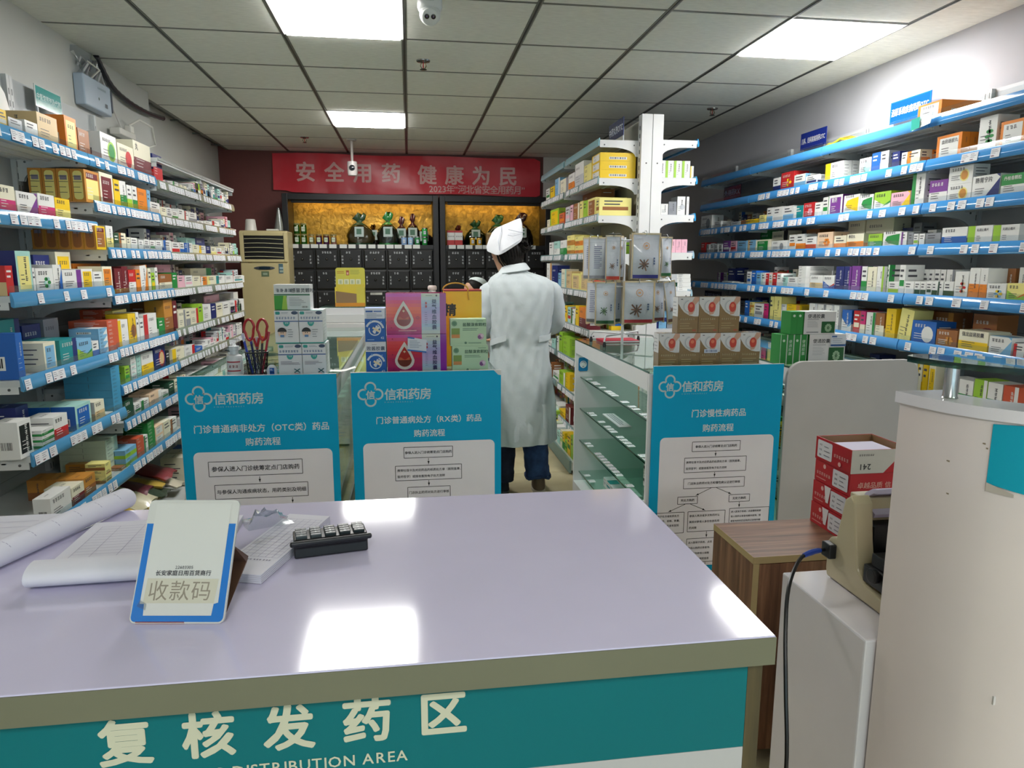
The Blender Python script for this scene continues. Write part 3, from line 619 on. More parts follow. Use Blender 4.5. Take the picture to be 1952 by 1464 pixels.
# ---------- glass display counters ----------
def glass_counter(name, label, x0, x1, y0, y1, z=1.0, open_side=None, nsh=4, zs=None, mid=False):
    t = thing(name, label, 'display counter', group='glass display counters')
    wh = '#d9dadc'
    m = MB('glass'); m.box(x0 + .002, x1 - .002, y0 + .004, y1 - .004, z - .008, z); m.build('glass_top', t)
    m = MB('glass_edge'); 
    for xx in (x0, x1 - .002): m.box(xx, xx + .002, y0 + .004, y1 - .004, z - .008, z)
    m.build('polished_edge', t)
    for yy in (y0, y1 - .018):
        m = MB('board', wh); m.box(x0, x1, yy, yy + .018, .02, z - .009); m.build('end_panel', t, bevel=.003)
    for xx in (x0, x1 - .018):
        m = MB('board', wh); m.box(xx, xx + .018, y0 + .018, y1 - .018, z - .085, z - .009); m.build('rail', t)
    m = MB('board', wh); m.box(x0, x1, y0 + .018, y1 - .018, .02, .10); m.build('base_panel', t)
    for sx, xx in (('l', x0 + .004), ('r', x1 - .009)):
        if sx != open_side: m = MB('glass'); m.box(xx, xx + .005, y0 + .02, y1 - .02, .10, z - .086); m.build('side_glass', t)
    for q in zs or [.163, .366, .569, .766][-nsh:]:
        s = MB('glass'); s.box(x0 + .035, x1 - .02, y0 + .02, y1 - .02, q - .007, q); so = s.build('glass_shelf', t)
        s = MB('glass_edge'); s.box(x0 + .033, x0 + .035, y0 + .02, y1 - .02, q - .007, q); s.build('polished_edge', so)
        r2 = random.Random(int(q * 1000) + int(x0 * 100)); y = y0 + .1
        while y < y1 - .1:
            if r2.random() < .62:
                k = mkobj('price_tag', r2.choice(TAGM), so); k.location = (x0 + .06, y, q + .0012); k.rotation_euler = (-PI / 2, 0, PI / 2 if open_side == 'r' else -PI / 2)
            y += .06
    return t
glass_counter('display_counter', 'glass display counter behind the left teal board', -.90, -.30, 2.832, 5.15, nsh=2, zs=[.45, .72])
glass_counter('display_counter', 'glass display counter behind the centre teal board', -.24, .362, 2.832, 4.55, nsh=2, zs=[.45, .72])
c3 = glass_counter('display_counter', 'open sided glass display counter behind the right teal board', 1.0, 1.60, 2.832, 4.2, open_side='l')
m = MB('board', '#2b86b8'); f = Face(m, (1.02, 4.1805, .80), (1, 0, 0), (0, 0, 1), .06, .085); f.rrect(0, 0, 1, 1, .01, '#1e78ae'); f.disc(.5, .45, .018, '#cfd6da'); f.disc(.5, .3, .008, '#8fa0aa'); f.arc(.5, .5, .018, .022, '#e2e6e8'); m.build('round_sticker', c3)
# rounded white end panels
def round_panel(name, label, x0, x1, y, z1, r, z0=.02, th=.02):
    pts = [(x1, z0)] + [(x1 - r + r * math.cos(a), z1 - r + r * math.sin(a)) for a in [PI / 2 * k / 8 for k in range(9)]] + [(x0 + r + r * math.cos(a), z1 - r + r * math.sin(a)) for a in [PI / 2 + PI / 2 * k / 8 for k in range(9)]] + [(x0, z0)]
    m = MB('board', '#c6c3c2'); n = len(pts); m.add([(p, y, q) for p, q in pts] + [(p, y + th, q) for p, q in pts], [tuple(range(n - 1, -1, -1)), tuple(range(n, 2 * n))] + [(i, (i + 1) % n, n + (i + 1) % n, n + i) for i in range(n)])
    return m
c4 = glass_counter('display_counter', 'glass display counter with rounded white end panel beside the red cartons', 1.68, 2.24, 2.872, 4.5, zs=[.35, .6, .8], open_side='l')
round_panel('', '', 1.64, 2.28, 2.85, 1.03, .075).build('rounded_end_panel', c4, bevel=.003)
c5 = glass_counter('display_counter', 'low glass counter across the back of the shop below the yellow carton', -.70, .42, 5.62, 6.05, z=1.12, zs=[.7, .9])
m = MB('board', '#d2d6d6'); m.box(-.71, .43, 5.60, 5.618, 1.0, 1.062); m.build('front_rail', c5)
cp = [o for o in bpy.data.objects if o.name.startswith('display_counter')][0]
round_panel('', '', -.90, -.28, 5.155, 1.03, .075).build('rounded_end_panel', cp, bevel=.003)
# ---------- reception desk at the right ----------
t = thing('reception_desk', 'curved white reception desk with teal panel and chrome posted glass shelf', 'desk')
OUT = [(.855, 1.108), (.862, 1.06), (.875, 1.01), (.897, .965), (.928, .925), (.968, .89), (1.02, .862), (1.09, .84), (1.18, .826), (1.30, .82), (1.55, .82)]
def inner(d):
    R = []
    for i, p in enumerate(OUT):
        a = Vector(OUT[max(i - 1, 0)]); b = Vector(OUT[min(i + 1, len(OUT) - 1)]); n = (b - a).normalized(); R.append((p[0] - n.y * d, p[1] + n.x * d))
    return R
IN = inner(.05)
poly = OUT + [(1.55, .87)] + [(x, min(y, 1.108)) for x, y in IN[::-1][1:]]
IN[0] = (.915, 1.108)
poly = OUT + IN[::-1]
m = MB('laminate', '#dccfcb')
n = len(OUT)
vs = [(x, y, 0) for x, y in OUT] + [(x, y, 1.21) for x, y in OUT] + [(x, y, 0) for x, y in IN] + [(x, y, 1.21) for x, y in IN]
fs = []
for i in range(n - 1): fs += [(i, n + i, n + i + 1, i + 1)[::-1], (2 * n + i, 2 * n + i + 1, 3 * n + i + 1, 3 * n + i)[::-1], (n + i, 3 * n + i, 3 * n + i + 1, n + i + 1)[::-1]]
fs += [(0, 2 * n, 3 * n, n)[::-1], (n - 1, 2 * n - 1, 4 * n - 1, 3 * n - 1)[::-1]]
m.add(vs, fs); m.build('desk_front', t, smooth=True, ang=50)
OT = inner(-.006); n2 = OT + inner(.07)[::-1]
OB = inner(.075); OB[0] = (.945, 1.114); OT[0] = (.849, 1.114)
vs = [(x, y, 1.2105) for x, y in OT] + [(x, y, 1.23) for x, y in OT] + [(x, y, 1.2105) for x, y in OB] + [(x, y, 1.23) for x, y in OB]
m = MB('laminate', '#dcd6da'); m.add(vs, fs); m.build('desk_cap', t, smooth=True, ang=50)
# teal panel following the curve
def arcpts(L, s0, s1, k=12):
    ln = [0]
    for a, b in zip(L, L[1:]): ln.append(ln[-1] + math.dist(a, b))
    R = []
    for i in range(k + 1):
        s = s0 + (s1 - s0) * i / k
        for j in range(len(L) - 1):
            if ln[j + 1] >= s or j == len(L) - 2:
                q = (s - ln[j]) / (ln[j + 1] - ln[j]); R.append((L[j][0] + (L[j + 1][0] - L[j][0]) * q, L[j][1] + (L[j + 1][1] - L[j][1]) * q)); break
    return R
TP = arcpts(inner(-.0025), .162, .75, 16)
m = MB('board', '#0098b0')
top, bot = 1.207, 1.096
g = [[(x, y, bot + (.0 if i > 1 else (.012 - .006 * i))) for i, (x, y) in enumerate(TP)], [(x, y, top - (.003 if i < 1 else 0)) for i, (x, y) in enumerate(TP)]]
m.sheet(g, thick=.002); m.build('teal_panel', t, smooth=True)
m = MB('paper', '#b5aba0'); a, b = TP[0], TP[1]
m.add([(a[0] - .001, a[1] - .001, 1.096), (b[0] - .001, b[1] - .002, 1.093), (b[0] - .001, b[1] - .002, 1.098), (a[0] - .001, a[1] - .001, 1.110)], [(0, 1, 2, 3)]); m.build('torn_corner', t)
for (s, z, l) in ((.15, 1.17, .004), (.155, 1.163, .003), (.10, 1.13, .005), (.105, 1.075, .004)):
    a = arcpts(inner(-.0008), s, s + l, 1); m = MB('paper', '#8a7a66'); m.add([(a[0][0], a[0][1], z), (a[1][0], a[1][1], z - .001), (a[1][0], a[1][1], z + .002), (a[0][0], a[0][1], z + .002)], [(0, 1, 2, 3)]); m.build('scuff', t)
for sx, sy in ((.897, 1.045), (1.16, .872), (1.42, .86)):
    m = MB('metal', '#b9b9bc'); m.lathe([(.013, 1.23), (.011, 1.233), (.011, 1.286), (.014, 1.288)], 18, o=(sx, sy, 0)); m.build('shelf_post', t, smooth=True)
GO = arcpts(inner(-.03), .06, 1.0, 16); GI = arcpts(inner(.10), .0, .75, 16)
tip = [(.835, 1.075), (.85, 1.09), (.875, 1.096)]
pl = GO + [(x, y) for x, y in GI[::-1] if x > .99] + [(.97, 1.04), (.93, 1.085)] + tip[::-1]
m = MB('glass'); n = len(pl); m.add([(x, y, 1.288) for x, y in pl] + [(x, y, 1.298) for x, y in pl], [tuple(range(n - 1, -1, -1)), tuple(range(n, 2 * n))]); 
go = m.build('glass_shelf', t)
m = MB('glass_edge'); m.add([(x, y, 1.288) for x, y in pl] + [(x, y, 1.298) for x, y in pl], [(i, (i + 1) % n, n + (i + 1) % n, n + i) for i in range(n)]); m.build('polished_edge', go)
m = MB('board', '#cfcac8'); m.box(.93, 1.5, .92, 1.104, .74, .755); m.build('inner_worktop', t)
# work table beside the desk
t = thing('work_table', 'low white work table at the end of the reception desk carrying the printer', 'table')
m = MB('laminate', '#d8d3d6'); m.box(.838, 1.30, 1.117, 1.42, .02, .75); m.build('table_body', t, bevel=.004)
# ---------- wood grain side cabinet ----------
t = thing('wooden_cabinet', 'low wood grain cabinet carrying the stack of red cartons', 'cabinet')
X0, X1, Y0, Y1, Z1 = .928, 1.486, 1.722, 1.982, .65
m = MB('wood_x'); m.box(X0, X1, Y0, Y1, Z1 - .02, Z1); m.build('cabinet_top', t)
m = MB('wood_z'); m.box(X0 + .001, X0 + .018, Y0, Y1, .02, Z1 - .0205); m.build('side_panel', t)
m = MB('wood_z'); m.box(X1 - .018, X1 - .001, Y0, Y1, .02, Z1 - .0205); m.build('side_panel', t)
m = MB('wood_z'); m.box(X0 + .02, X0 + .27, Y0 + .001, Y0 + .018, .05, Z1 - .023); m.build('door', t)
m = MB('wood_z'); m.box(X0 + .274, X1 - .02, Y0 + .001, Y0 + .018, .05, Z1 - .023); m.build('door', t)
m = MB('wood_z'); m.box(X0 + .018, X1 - .018, Y1 - .01, Y1, .02, Z1 - .02); m.build('rear_panel', t)
m = MB('paint', '#a89468'); m.box(X0, X1, Y0 - .0012, Y0, Z1 - .02, Z1); m.box(X0 - .0008, X0, Y0, Y1, Z1 - .02, Z1); m.box(X0, X0 + .018, Y0 - .001, Y0, .02, Z1 - .0205); m.build('edge_tape', t)
# ---------- cartons ----------
def ink(c):
    dark = (c in 'BNVDKmGTRnMr') if isinstance(c, str) else sum(c) < .75
    return '#e8e8e4' if dark else '#4a4a52'
def carton_mesh(w, d, h, sty, cs, txt='', seed=0, detail=2):
    """origin at the front bottom left corner; front towards -y; cs = colour letters: body, accent, third, side"""
    r = random.Random(seed); c1 = cs[0]; c2 = cs[1] if len(cs) > 1 else c1; c3 = cs[2] if len(cs) > 2 else c2; c4 = cs[3] if len(cs) > 3 else c1
    m = MB('card', c1)
    m.add([(0, 0, 0), (w, 0, 0), (w, d, 0), (0, d, 0), (0, 0, h), (w, 0, h), (w, d, h), (0, d, h)], [(0, 3, 2, 1), (4, 5, 6, 7), (0, 1, 5, 4), (2, 3, 7, 6)], c1)
    m.add([(w, 0, 0), (w, d, 0), (w, d, h), (w, 0, h), (0, d, 0), (0, 0, 0), (0, 0, h), (0, d, h)], [(0, 1, 2, 3), (4, 5, 6, 7)], c4)
    if detail == 0: return m.mesh('medicine_box')
    f = Face(m, (0, 0, 0), (1, 0, 0), (0, 0, 1), w, h); tall = h > w * 1.35; a = min(w, h); ts = min(a * .17, .016)
    tu, tv, bgc = .1, .72, c1
    if sty == 'plain': pass
    elif sty == 'split': f.rect(0, 0, 1, .5, c2); tv = .74
    elif sty == 'band': f.rect(0, .38, 1, .62, c2); tv = .74
    elif sty == 'top': f.rect(0, .66, 1, 1, c2); bgc = c2; tv = .76
    elif sty == 'vband': f.rect(0, 0, .3, 1, c2); tu = .36
    elif sty == 'rband': f.rect(.74, 0, 1, 1, c2)
    elif sty == 'diag': f.poly([(1, 0), (1, .85), (.45, 0)], c2); f.poly([(1, .85), (1, 1), (.86, 1)], c2)
    elif sty == 'circle': f.disc(.66, .45, a * .34, c2); f.disc(.66, .45, a * .26, c3)
    elif sty == 'label': f.rect(.12, .12, .88, .88, c2); tu = .2; bgc = c2; tv = .66
    elif sty == 'cameo': f.rect(.1, .1, .9, .72, c2); f.rect(.12, .74, .88, .92, 'm'); tv = .78; bgc = 'm'
    elif sty == 'arch': f.rrect(.16, .07, .84, .94, a * .25, c2); tu = .25; bgc = c2; f.rect(.24, .66, .76, .8, '#8a8494')
    elif sty == 'wave': f.poly([(0, 0), (1, 0), (1, .38), (.8, .28), (.6, .3), (.35, .42), (.15, .55), (0, .62)], c2); f.poly([(.5, .2), (1, .38), (1, .5), (.75, .36)], c3)
    elif sty == 'shape': f.poly([(.12, .5), (.3, .3), (.9, .12), (.92, .85), (.55, .8), (.22, .72)], c2); tv = .86
    elif sty == 'stripes': f.rect(0, 0, .09, 1, c2); f.rect(.91, 0, 1, 1, c2)
    elif sty == 'leaf':
        f.rect(.0, 0, 1, .08, c2)
        for q in range(6): f.disc(.62 + .12 * math.cos(q * 1.05), .42 + .16 * math.sin(q * 1.05), a * .1, c2 if q % 2 else c3, f.L + 1, 8, 1.4, .8)
    tc = ink(bgc)
    if txt:
        n = len(txt); sz = min((.86 - tu) * w / n * 1.0, .24 * h) if not tall else min(.17 * w * 1.6, .6 * h / n)
        if tall and sty in ('vband', 'split', 'diag', 'plain', 'label'): f.text(.42, .78, txt, sz, tc, .012, vertical=True)
        else: f.text(tu, tv, txt, sz, tc, .012, align='l')
    elif detail > 1:
        if tall: f.scrawl(.5 if sty != 'vband' else .55, .74, r.randint(3, 5), ts * 1.2, tc, r, vertical=True)
        else: f.scrawl(tu + .02, tv, min(r.randint(4, 6), max(2, int((.8 - tu) * w / ts / 1.2))), ts, tc, r)
    if detail > 1:
        f.lines(tu + .02, .6, .2, .5, 3, ts * .16, tc if sty not in ('split', 'wave', 'top') else ink(c2), r)
        # near ends
        for o, x in (((w, 0, 0), (0, 1, 0)), ((0, d, 0), (0, -1, 0))):
            e = Face(m, o, x, (0, 0, 1), d, h); b = min(d, h); q = r.randint(0, 2)
            if sty in ('split', 'wave', 'band') and c4 == c1: e.rect(0, 0, 1, .4, c2)
            if sty in ('arch', 'cameo'): e.rrect(.16, .07, .84, .94, b * .25, c2); e.rect(.24, .66, .76, .8, '#8a8494')
            if q == 0: e.bars(.25, .2, .75, .5, r)
            elif q == 1: e.scrawl(.5, .74, 4, b * .13, ink(c4), r, vertical=True)
            else: e.lines(.15, .85, .2, .85, 4, b * .04, ink(c4), r)
        e = Face(m, (0, 0, h), (1, 0, 0), (0, 1, 0), w, d)
        if sty in ('top', 'band', 'diag'): e.rect(0, 0, 1, .5, c2)
        e.scrawl(.2, .5, 4, min(w, d) * .12, ink(c1), r)
    return m.mesh('medicine_box')
LOOK = dict(plain='{0} box', split='{0} box with {1} lower half', band='{0} box with {1} belt', top='{0} box with {1} upper part', vband='{0} box with {1} left stripe', rband='{0} box with {1} right stripe',
            diag='{0} box with {1} corner', circle='{0} box with {1} disc', label='{0} box with {1} label', cameo='{0} box with {1} arches', arch='{0} box with arched {1} panel', wave='{0} box with {1} wave', shape='{0} box with {1} patch', stripes='{0} box with {1} edges', leaf='{0} box with {1} leaves')
def look(sty, cs):
    a = CN[cs[0]]; b = CN[cs[1]] if len(cs) > 1 else a
    return LOOK[sty].format(a, b) if a != b else 'plain ' + a + ' box'
_mc = {}
def put_carton(w, d, h, sty, cs, txt, seed, loc, rz, label, group, tilt=0, detail=2, name='medicine_box', cat='medicine box'):
    k = (round(w, 3), round(d, 3), round(h, 3), sty, cs, txt, seed % 5 if not txt else 0, detail)
    if k not in _mc: _mc[k] = carton_mesh(w, d, h, sty, cs, txt, seed, detail)
    o = mkobj(name, _mc[k], None, label, cat, group, None, loc, rz)
    if tilt: o.rotation_euler = (0, tilt, rz)
    return o
STOCK = {}
def stock_box(key, w, d, h, c1, c2, loc, rz, sty=0):
    """goods too small to tell apart: joined per bay"""
    m = STOCK.setdefault(key, MB('card')); m.X = Matrix.Translation(loc) @ Matrix.Rotation(rz, 4, 'Z')
    m.add([(0, 0, 0), (w, 0, 0), (w, d, 0), (0, d, 0), (0, 0, h), (w, 0, h), (w, d, h), (0, d, h)], [(0, 3, 2, 1), (4, 5, 6, 7), (0, 1, 5, 4), (1, 2, 6, 5), (2, 3, 7, 6), (3, 0, 4, 7)], c1)
    r2 = random.Random(int(loc[0] * 977 + loc[1] * 7919 + loc[2] * 331))
    for (o, x, ww) in (((0, 0, 0), (1, 0, 0), w), ((0, d, 0), (0, -1, 0), d), ((w, 0, 0), (0, 1, 0), d)):
        f = Face(m, o, x, (0, 0, 1), ww, h); q = r2.randint(0, 3)
        if q == 0: f.rect(0, 0, 1, .45, c2)
        elif q == 1: f.rect(0, 0, .3, 1, c2)
        elif q == 2: f.rect(.1, .3, .9, .5, c2)
        f.lines(.15, .85, .55, .9, 2, h * .07, ink(c1), r2)
    m.X = None
# SHELF = key: (side, front plane x, deck z, phrase)
SHELF = {}
for i, nm in enumerate(('top', 'second', 'third', 'fourth', 'fifth', 'sixth')): SHELF['LA%d' % i] = ('L', LA[i][1] - .022, LA[i][0], 'near left bay\'s %s shelf' % nm)
for i, nm in enumerate(('top', 'second', 'third', 'fourth', 'fifth', 'sixth', 'seventh', 'eighth')): SHELF['LB%d' % i] = ('L', LB[i][1] - .022, LB[i][0], 'middle left bay\'s %s shelf' % nm)
for i, nm in enumerate(('glass-top', 'second', 'third', 'fourth', 'fifth', 'sixth', 'seventh', 'eighth', 'ninth')): SHELF['LC%d' % i] = ('L', LC[i][1] - .02, LC[i][0], 'far left bays\' %s shelf' % nm)
for i, nm in enumerate(('top', 'second', 'third', 'fourth', 'fifth', 'sixth', 'seventh')): SHELF['R%d' % (i + 1)] = ('R', RA[i][1] + .022, RA[i][0], 'right wall\'s %s shelf' % nm)
for i, nm in enumerate(('top', 'second', 'third', 'fourth', 'fifth', 'sixth', 'seventh', 'eighth', 'ninth')): SHELF['G%d' % (i + 1)] = ('R', (1.235 if i < 4 else 1.19) + .02, GZ[i], 'gondola\'s %s left shelf' % nm)
_cnt = {}
def stockrow(key, recs):
    """recs: (y0, width, height, depth, back offset, rows, stack, style, colours, text, tilt, individual)"""
    side, xf, z, ph = SHELF[key]
    for (y0, w, h, d, bk, rows, st, sty, cs, txt, tilt, ind) in recs:
        if ind: _cnt[key] = _cnt.get(key, 0) + 1
        if ind: base = '%s, %s on %s' % (look(sty, cs), (lab_ord(_cnt[key] - 1) + '-nearest') if _cnt[key] > 1 else 'nearest', ph)
        if bk and ind: base = base.replace('nearest on', 'nearest (back row) on')
        hh = h / st
        for q in range(rows):
            for s in range(st):
                off = bk + q * (d + .002)
                if side == 'L': loc = (xf - off, y0, z + .0008 + s * (hh + .0006)); rz = PI / 2
                else: loc = (xf + off, y0 + w, z + .0008 + s * (hh + .0006)); rz = -PI / 2
                if ind:
                    lb = base
                    if st > 1: lb = lb.replace('box', ('lowest', 'second-up', 'third-up', 'fourth-up', 'fifth-up', 'sixth-up', 'seventh-up')[s] + ' box', 1)
                    if rows > 1 and q: lb = lb.replace('box', ('', 'second-deep', 'third-deep', 'fourth-deep', 'fifth-deep', 'sixth-deep')[q] + ' box', 1)
                    put_carton(w, d, hh, sty, cs, txt, int(y0 * 1000) % 97, loc, rz, lb, 'medicine boxes on the ' + ph, tilt)
                else:
                    stock_box(key[:2] if key[0] == 'L' else key[0], w, d, hh, C(cs[0]), C(cs[1] if len(cs) > 1 else cs[0]), loc, rz)
# ---------- goods on the shelves (metres along the shelf, size, look) ----------
stockrow('LA0', [
    (2.792, 0.049, 0.066, 0.100, 0.00, 1, 1, 'label', 'YW', '', 0, 0),
    (2.852, 0.091, 0.050, 0.140, 0.00, 1, 1, 'plain', 'SS', '', 0, 0),
    (2.964, 0.091, 0.061, 0.050, 0.00, 1, 1, 'plain', 'W', '', 0, 0),
    (3.059, 0.158, 0.109, 0.160, 0.00, 1, 1, 'plain', 'oo', '', 0, 1),
    (3.285, 0.105, 0.141, 0.100, 0.00, 1, 1, 'label', 'Oyn', '', 0, 1),
    (3.400, 0.108, 0.112, 0.100, 0.00, 1, 1, 'plain', 'nn', '', 0, 1),
    (3.629, 0.181, 0.137, 0.140, 0.00, 1, 1, 'circle', 'WgG', '', 0, 1),
    (3.823, 0.203, 0.120, 0.120, 0.00, 1, 1, 'circle', 'wRR', '', 0, 1),
    (4.033, 0.245, 0.167, 0.160, 0.00, 1, 1, 'split', 'wm', '丸', 0, 1),
    (4.311, 0.146, 0.140, 0.100, 0.00, 1, 1, 'split', 'NR', '', 0, 1),
])
stockrow('LA1', [
    (2.701, 0.106, 0.097, 0.100, 0.00, 1, 1, 'split', 'wM', '', 0, 1),
    (2.817, 0.143, 0.086, 0.100, 0.00, 1, 1, 'diag', 'WVV', '', 0, 1),
    (2.968, 0.126, 0.092, 0.100, 0.00, 1, 1, 'split', 'WM', '', 0, 1),
    (3.098, 0.125, 0.088, 0.100, 0.00, 1, 1, 'split', 'Yy', '', 0, 1),
])
stockrow('LB1', [
    (3.397, 0.150, 0.139, 0.055, 0.00, 4, 1, 'cameo', 'AyyA', '', 0, 1),
    (3.553, 0.147, 0.148, 0.100, 0.00, 1, 1, 'label', 'wmm', '', 0, 1),
    (3.707, 0.069, 0.133, 0.100, 0.00, 1, 1, 'plain', 'Y', '', 0, 0),
    (3.782, 0.079, 0.132, 0.100, 0.00, 1, 1, 'split', 'WG', '', -0.05, 1),
    (3.868, 0.062, 0.123, 0.100, 0.00, 1, 1, 'vband', 'Wg', '', 0, 0),
    (3.937, 0.064, 0.126, 0.100, 0.00, 1, 1, 'vband', 'WG', '', 0, 0),
    (4.009, 0.128, 0.123, 0.100, 0.00, 1, 1, 'plain', 'O', '', 0, 1),
    (4.145, 0.048, 0.126, 0.100, 0.00, 1, 1, 'plain', 'b', '', 0, 0),
])
stockrow('LA2', [
    (2.612, 0.045, 0.101, 0.120, 0.00, 1, 1, 'plain', 'RoR', '', 0, 0),
    (2.684, 0.100, 0.152, 0.100, 0.00, 1, 1, 'label', 'tyNN', '', 0, 1),
    (2.786, 0.015, 0.093, 0.080, 0.00, 1, 1, 'plain', 'W', '', 0, 0),
    (2.808, 0.125, 0.091, 0.050, 0.00, 1, 1, 'leaf', 'WtG', '', 0, 1),
    (2.936, 0.067, 0.104, 0.100, 0.00, 1, 1, 'diag', 'WBB', '', 0, 1),
    (3.008, 0.159, 0.083, 0.100, 0.00, 1, 1, 'rband', 'WV', '', 0, 1),
    (3.031, 0.125, 0.142, 0.100, 0.11, 1, 1, 'plain', 'Nk', '', 0, 1),
    (3.172, 0.105, 0.086, 0.100, 0.00, 1, 1, 'label', 'WY', '', 0, 1),
    (3.209, 0.132, 0.157, 0.100, 0.11, 1, 1, 'label', 'wY', '', 0, 1),
    (3.281, 0.091, 0.074, 0.100, 0.00, 1, 1, 'label', 'WM', '', 0, 0),
    (3.356, 0.287, 0.108, 0.120, 0.11, 1, 1, 'plain', 'OO', '', 0, 1),
    (3.377, 0.102, 0.096, 0.100, 0.00, 1, 1, 'label', 'wO', '', 0, 1),
])
stockrow('LB2', [
    (3.358, 0.098, 0.102, 0.050, 0.00, 5, 1, 'cameo', 'YnnA', '', 0, 1),
    (3.468, 0.075, 0.108, 0.100, 0.00, 1, 1, 'split', 'Wy', '', 0, 1),
    (3.549, 0.055, 0.079, 0.100, 0.00, 1, 1, 'plain', 'D', '', 0, 0),
    (3.610, 0.082, 0.082, 0.100, 0.00, 1, 1, 'vband', 'wn', '', 0, 0),
    (3.699, 0.046, 0.065, 0.100, 0.00, 1, 1, 'plain', 'w', '', 0, 0),
    (3.751, 0.082, 0.065, 0.100, 0.00, 1, 1, 'vband', 'Wg', '', 0, 0),
    (3.855, 0.065, 0.056, 0.100, 0.00, 1, 1, 'plain', 'W', '', 0, 0),
    (3.927, 0.075, 0.063, 0.100, 0.00, 1, 1, 'top', 'Wk', '', 0, 0),
    (4.010, 0.079, 0.061, 0.100, 0.00, 1, 1, 'split', 'WG', '', 0, 0),
    (4.097, 0.099, 0.063, 0.100, 0.00, 1, 1, 'split', 'WB', '', 0, 0),
])
stockrow('LA3', [
    (2.625, 0.041, 0.161, 0.160, 0.00, 1, 1, 'plain', 'Bb', '', 0, 1),
    (2.805, 0.088, 0.107, 0.120, 0.00, 1, 1, 'label', 'wbK', '', 0, 1),
    (2.819, 0.138, 0.191, 0.100, 0.15, 1, 1, 'rband', 'TN', '', 0, 1),
    (2.927, 0.138, 0.104, 0.140, 0.00, 1, 1, 'rband', 'TN', '', 0, 1),
    (2.972, 0.138, 0.158, 0.100, 0.15, 1, 1, 'plain', 'NN', '', 0, 1),
    (3.069, 0.132, 0.088, 0.100, 0.00, 1, 1, 'wave', 'bgG', '', 0, 1),
    (3.136, 0.126, 0.170, 0.100, 0.15, 1, 1, 'plain', 'kW', '', 0, 1),
    (3.206, 0.063, 0.069, 0.100, 0.00, 1, 1, 'label', 'WB', '', 0, 0),
    (3.279, 0.088, 0.116, 0.120, 0.00, 1, 4, 'diag', 'bW', '', 0, 1),
    (3.373, 0.118, 0.143, 0.160, 0.00, 1, 4, 'plain', 'rr', '', 0, 1),
    (3.678, 0.113, 0.173, 0.100, 0.14, 1, 6, 'plain', 'rr', '', 0, 1),
])
stockrow('LB3', [
    (3.519, 0.084, 0.126, 0.100, 0.00, 1, 1, 'plain', 'm', '', 0, 1),
    (3.605, 0.071, 0.135, 0.100, 0.00, 1, 1, 'plain', 'm', '', 0, 1),
    (3.683, 0.088, 0.118, 0.100, 0.00, 1, 1, 'split', 'RW', '', 0, 1),
    (3.778, 0.057, 0.119, 0.100, 0.00, 1, 1, 'plain', 'O', '', 0, 0),
    (3.842, 0.096, 0.137, 0.100, 0.00, 1, 1, 'diag', 'WO', '', -0.06, 1),
    (3.946, 0.039, 0.124, 0.100, 0.00, 1, 1, 'plain', 'w', '', 0, 0),
    (3.992, 0.047, 0.101, 0.100, 0.00, 1, 1, 'split', 'gY', '', 0, 0),
    (4.047, 0.041, 0.128, 0.100, 0.00, 1, 1, 'plain', 'W', '', -0.05, 0),
    (4.105, 0.209, 0.091, 0.100, 0.00, 1, 1, 'split', 'nw', '', 0, 1),
    (4.323, 0.085, 0.097, 0.100, 0.00, 1, 1, 'plain', 'GW', '', 0, 0),
    (4.418, 0.129, 0.078, 0.100, 0.00, 1, 1, 'plain', 'P', '', 0, 0),
    (4.427, 0.263, 0.142, 0.100, 0.12, 1, 1, 'plain', 'P', '', 0, 1),
    (4.557, 0.149, 0.076, 0.100, 0.00, 1, 1, 'rband', 'WP', '', 0, 0),
    (4.717, 0.160, 0.070, 0.100, 0.00, 1, 1, 'plain', 'w', '', 0, 0),
    (4.890, 0.135, 0.063, 0.100, 0.00, 1, 1, 'split', 'OW', '', 0, 0),
    (5.037, 0.212, 0.064, 0.100, 0.00, 1, 1, 'rband', 'wy', '', 0, 0),
    (5.092, 0.509, 0.116, 0.100, 0.12, 1, 1, 'rband', 'wG', '', 0, 1),
    (5.263, 0.232, 0.064, 0.100, 0.00, 1, 1, 'split', 'WT', '', 0, 0),
    (5.510, 0.239, 0.060, 0.100, 0.00, 1, 1, 'split', 'WG', '', 0, 0),
    (5.766, 0.319, 0.056, 0.100, 0.00, 1, 1, 'rband', 'WT', '', 0, 0),
])
stockrow('LB4', [
    (3.500, 0.120, 0.130, 0.100, 0.00, 1, 1, 'vband', 'WY', '', 0, 1),
    (3.626, 0.095, 0.151, 0.100, 0.00, 1, 1, 'circle', 'Ynn', '', 0, 1),
    (3.713, 0.174, 0.163, 0.100, 0.10, 1, 1, 'plain', 'yW', '', 0, 1),
    (3.728, 0.035, 0.154, 0.100, 0.00, 1, 1, 'plain', 'W', '', 0, 0),
    (3.770, 0.051, 0.119, 0.100, 0.00, 1, 1, 'split', 'WV', '', 0, 0),
    (3.828, 0.185, 0.134, 0.140, 0.00, 1, 1, 'vband', 'WR', '', 0, 1),
    (4.038, 0.099, 0.099, 0.100, 0.00, 1, 1, 'plain', 'GW', '', 0, 0),
    (4.139, 0.143, 0.193, 0.100, 0.00, 1, 1, 'split', 'An', '', 0, 1),
    (4.207, 0.227, 0.184, 0.100, 0.10, 1, 1, 'plain', 'nn', '', 0, 1),
    (4.292, 0.066, 0.182, 0.100, 0.00, 1, 1, 'plain', 'm', '', 0, 0),
])
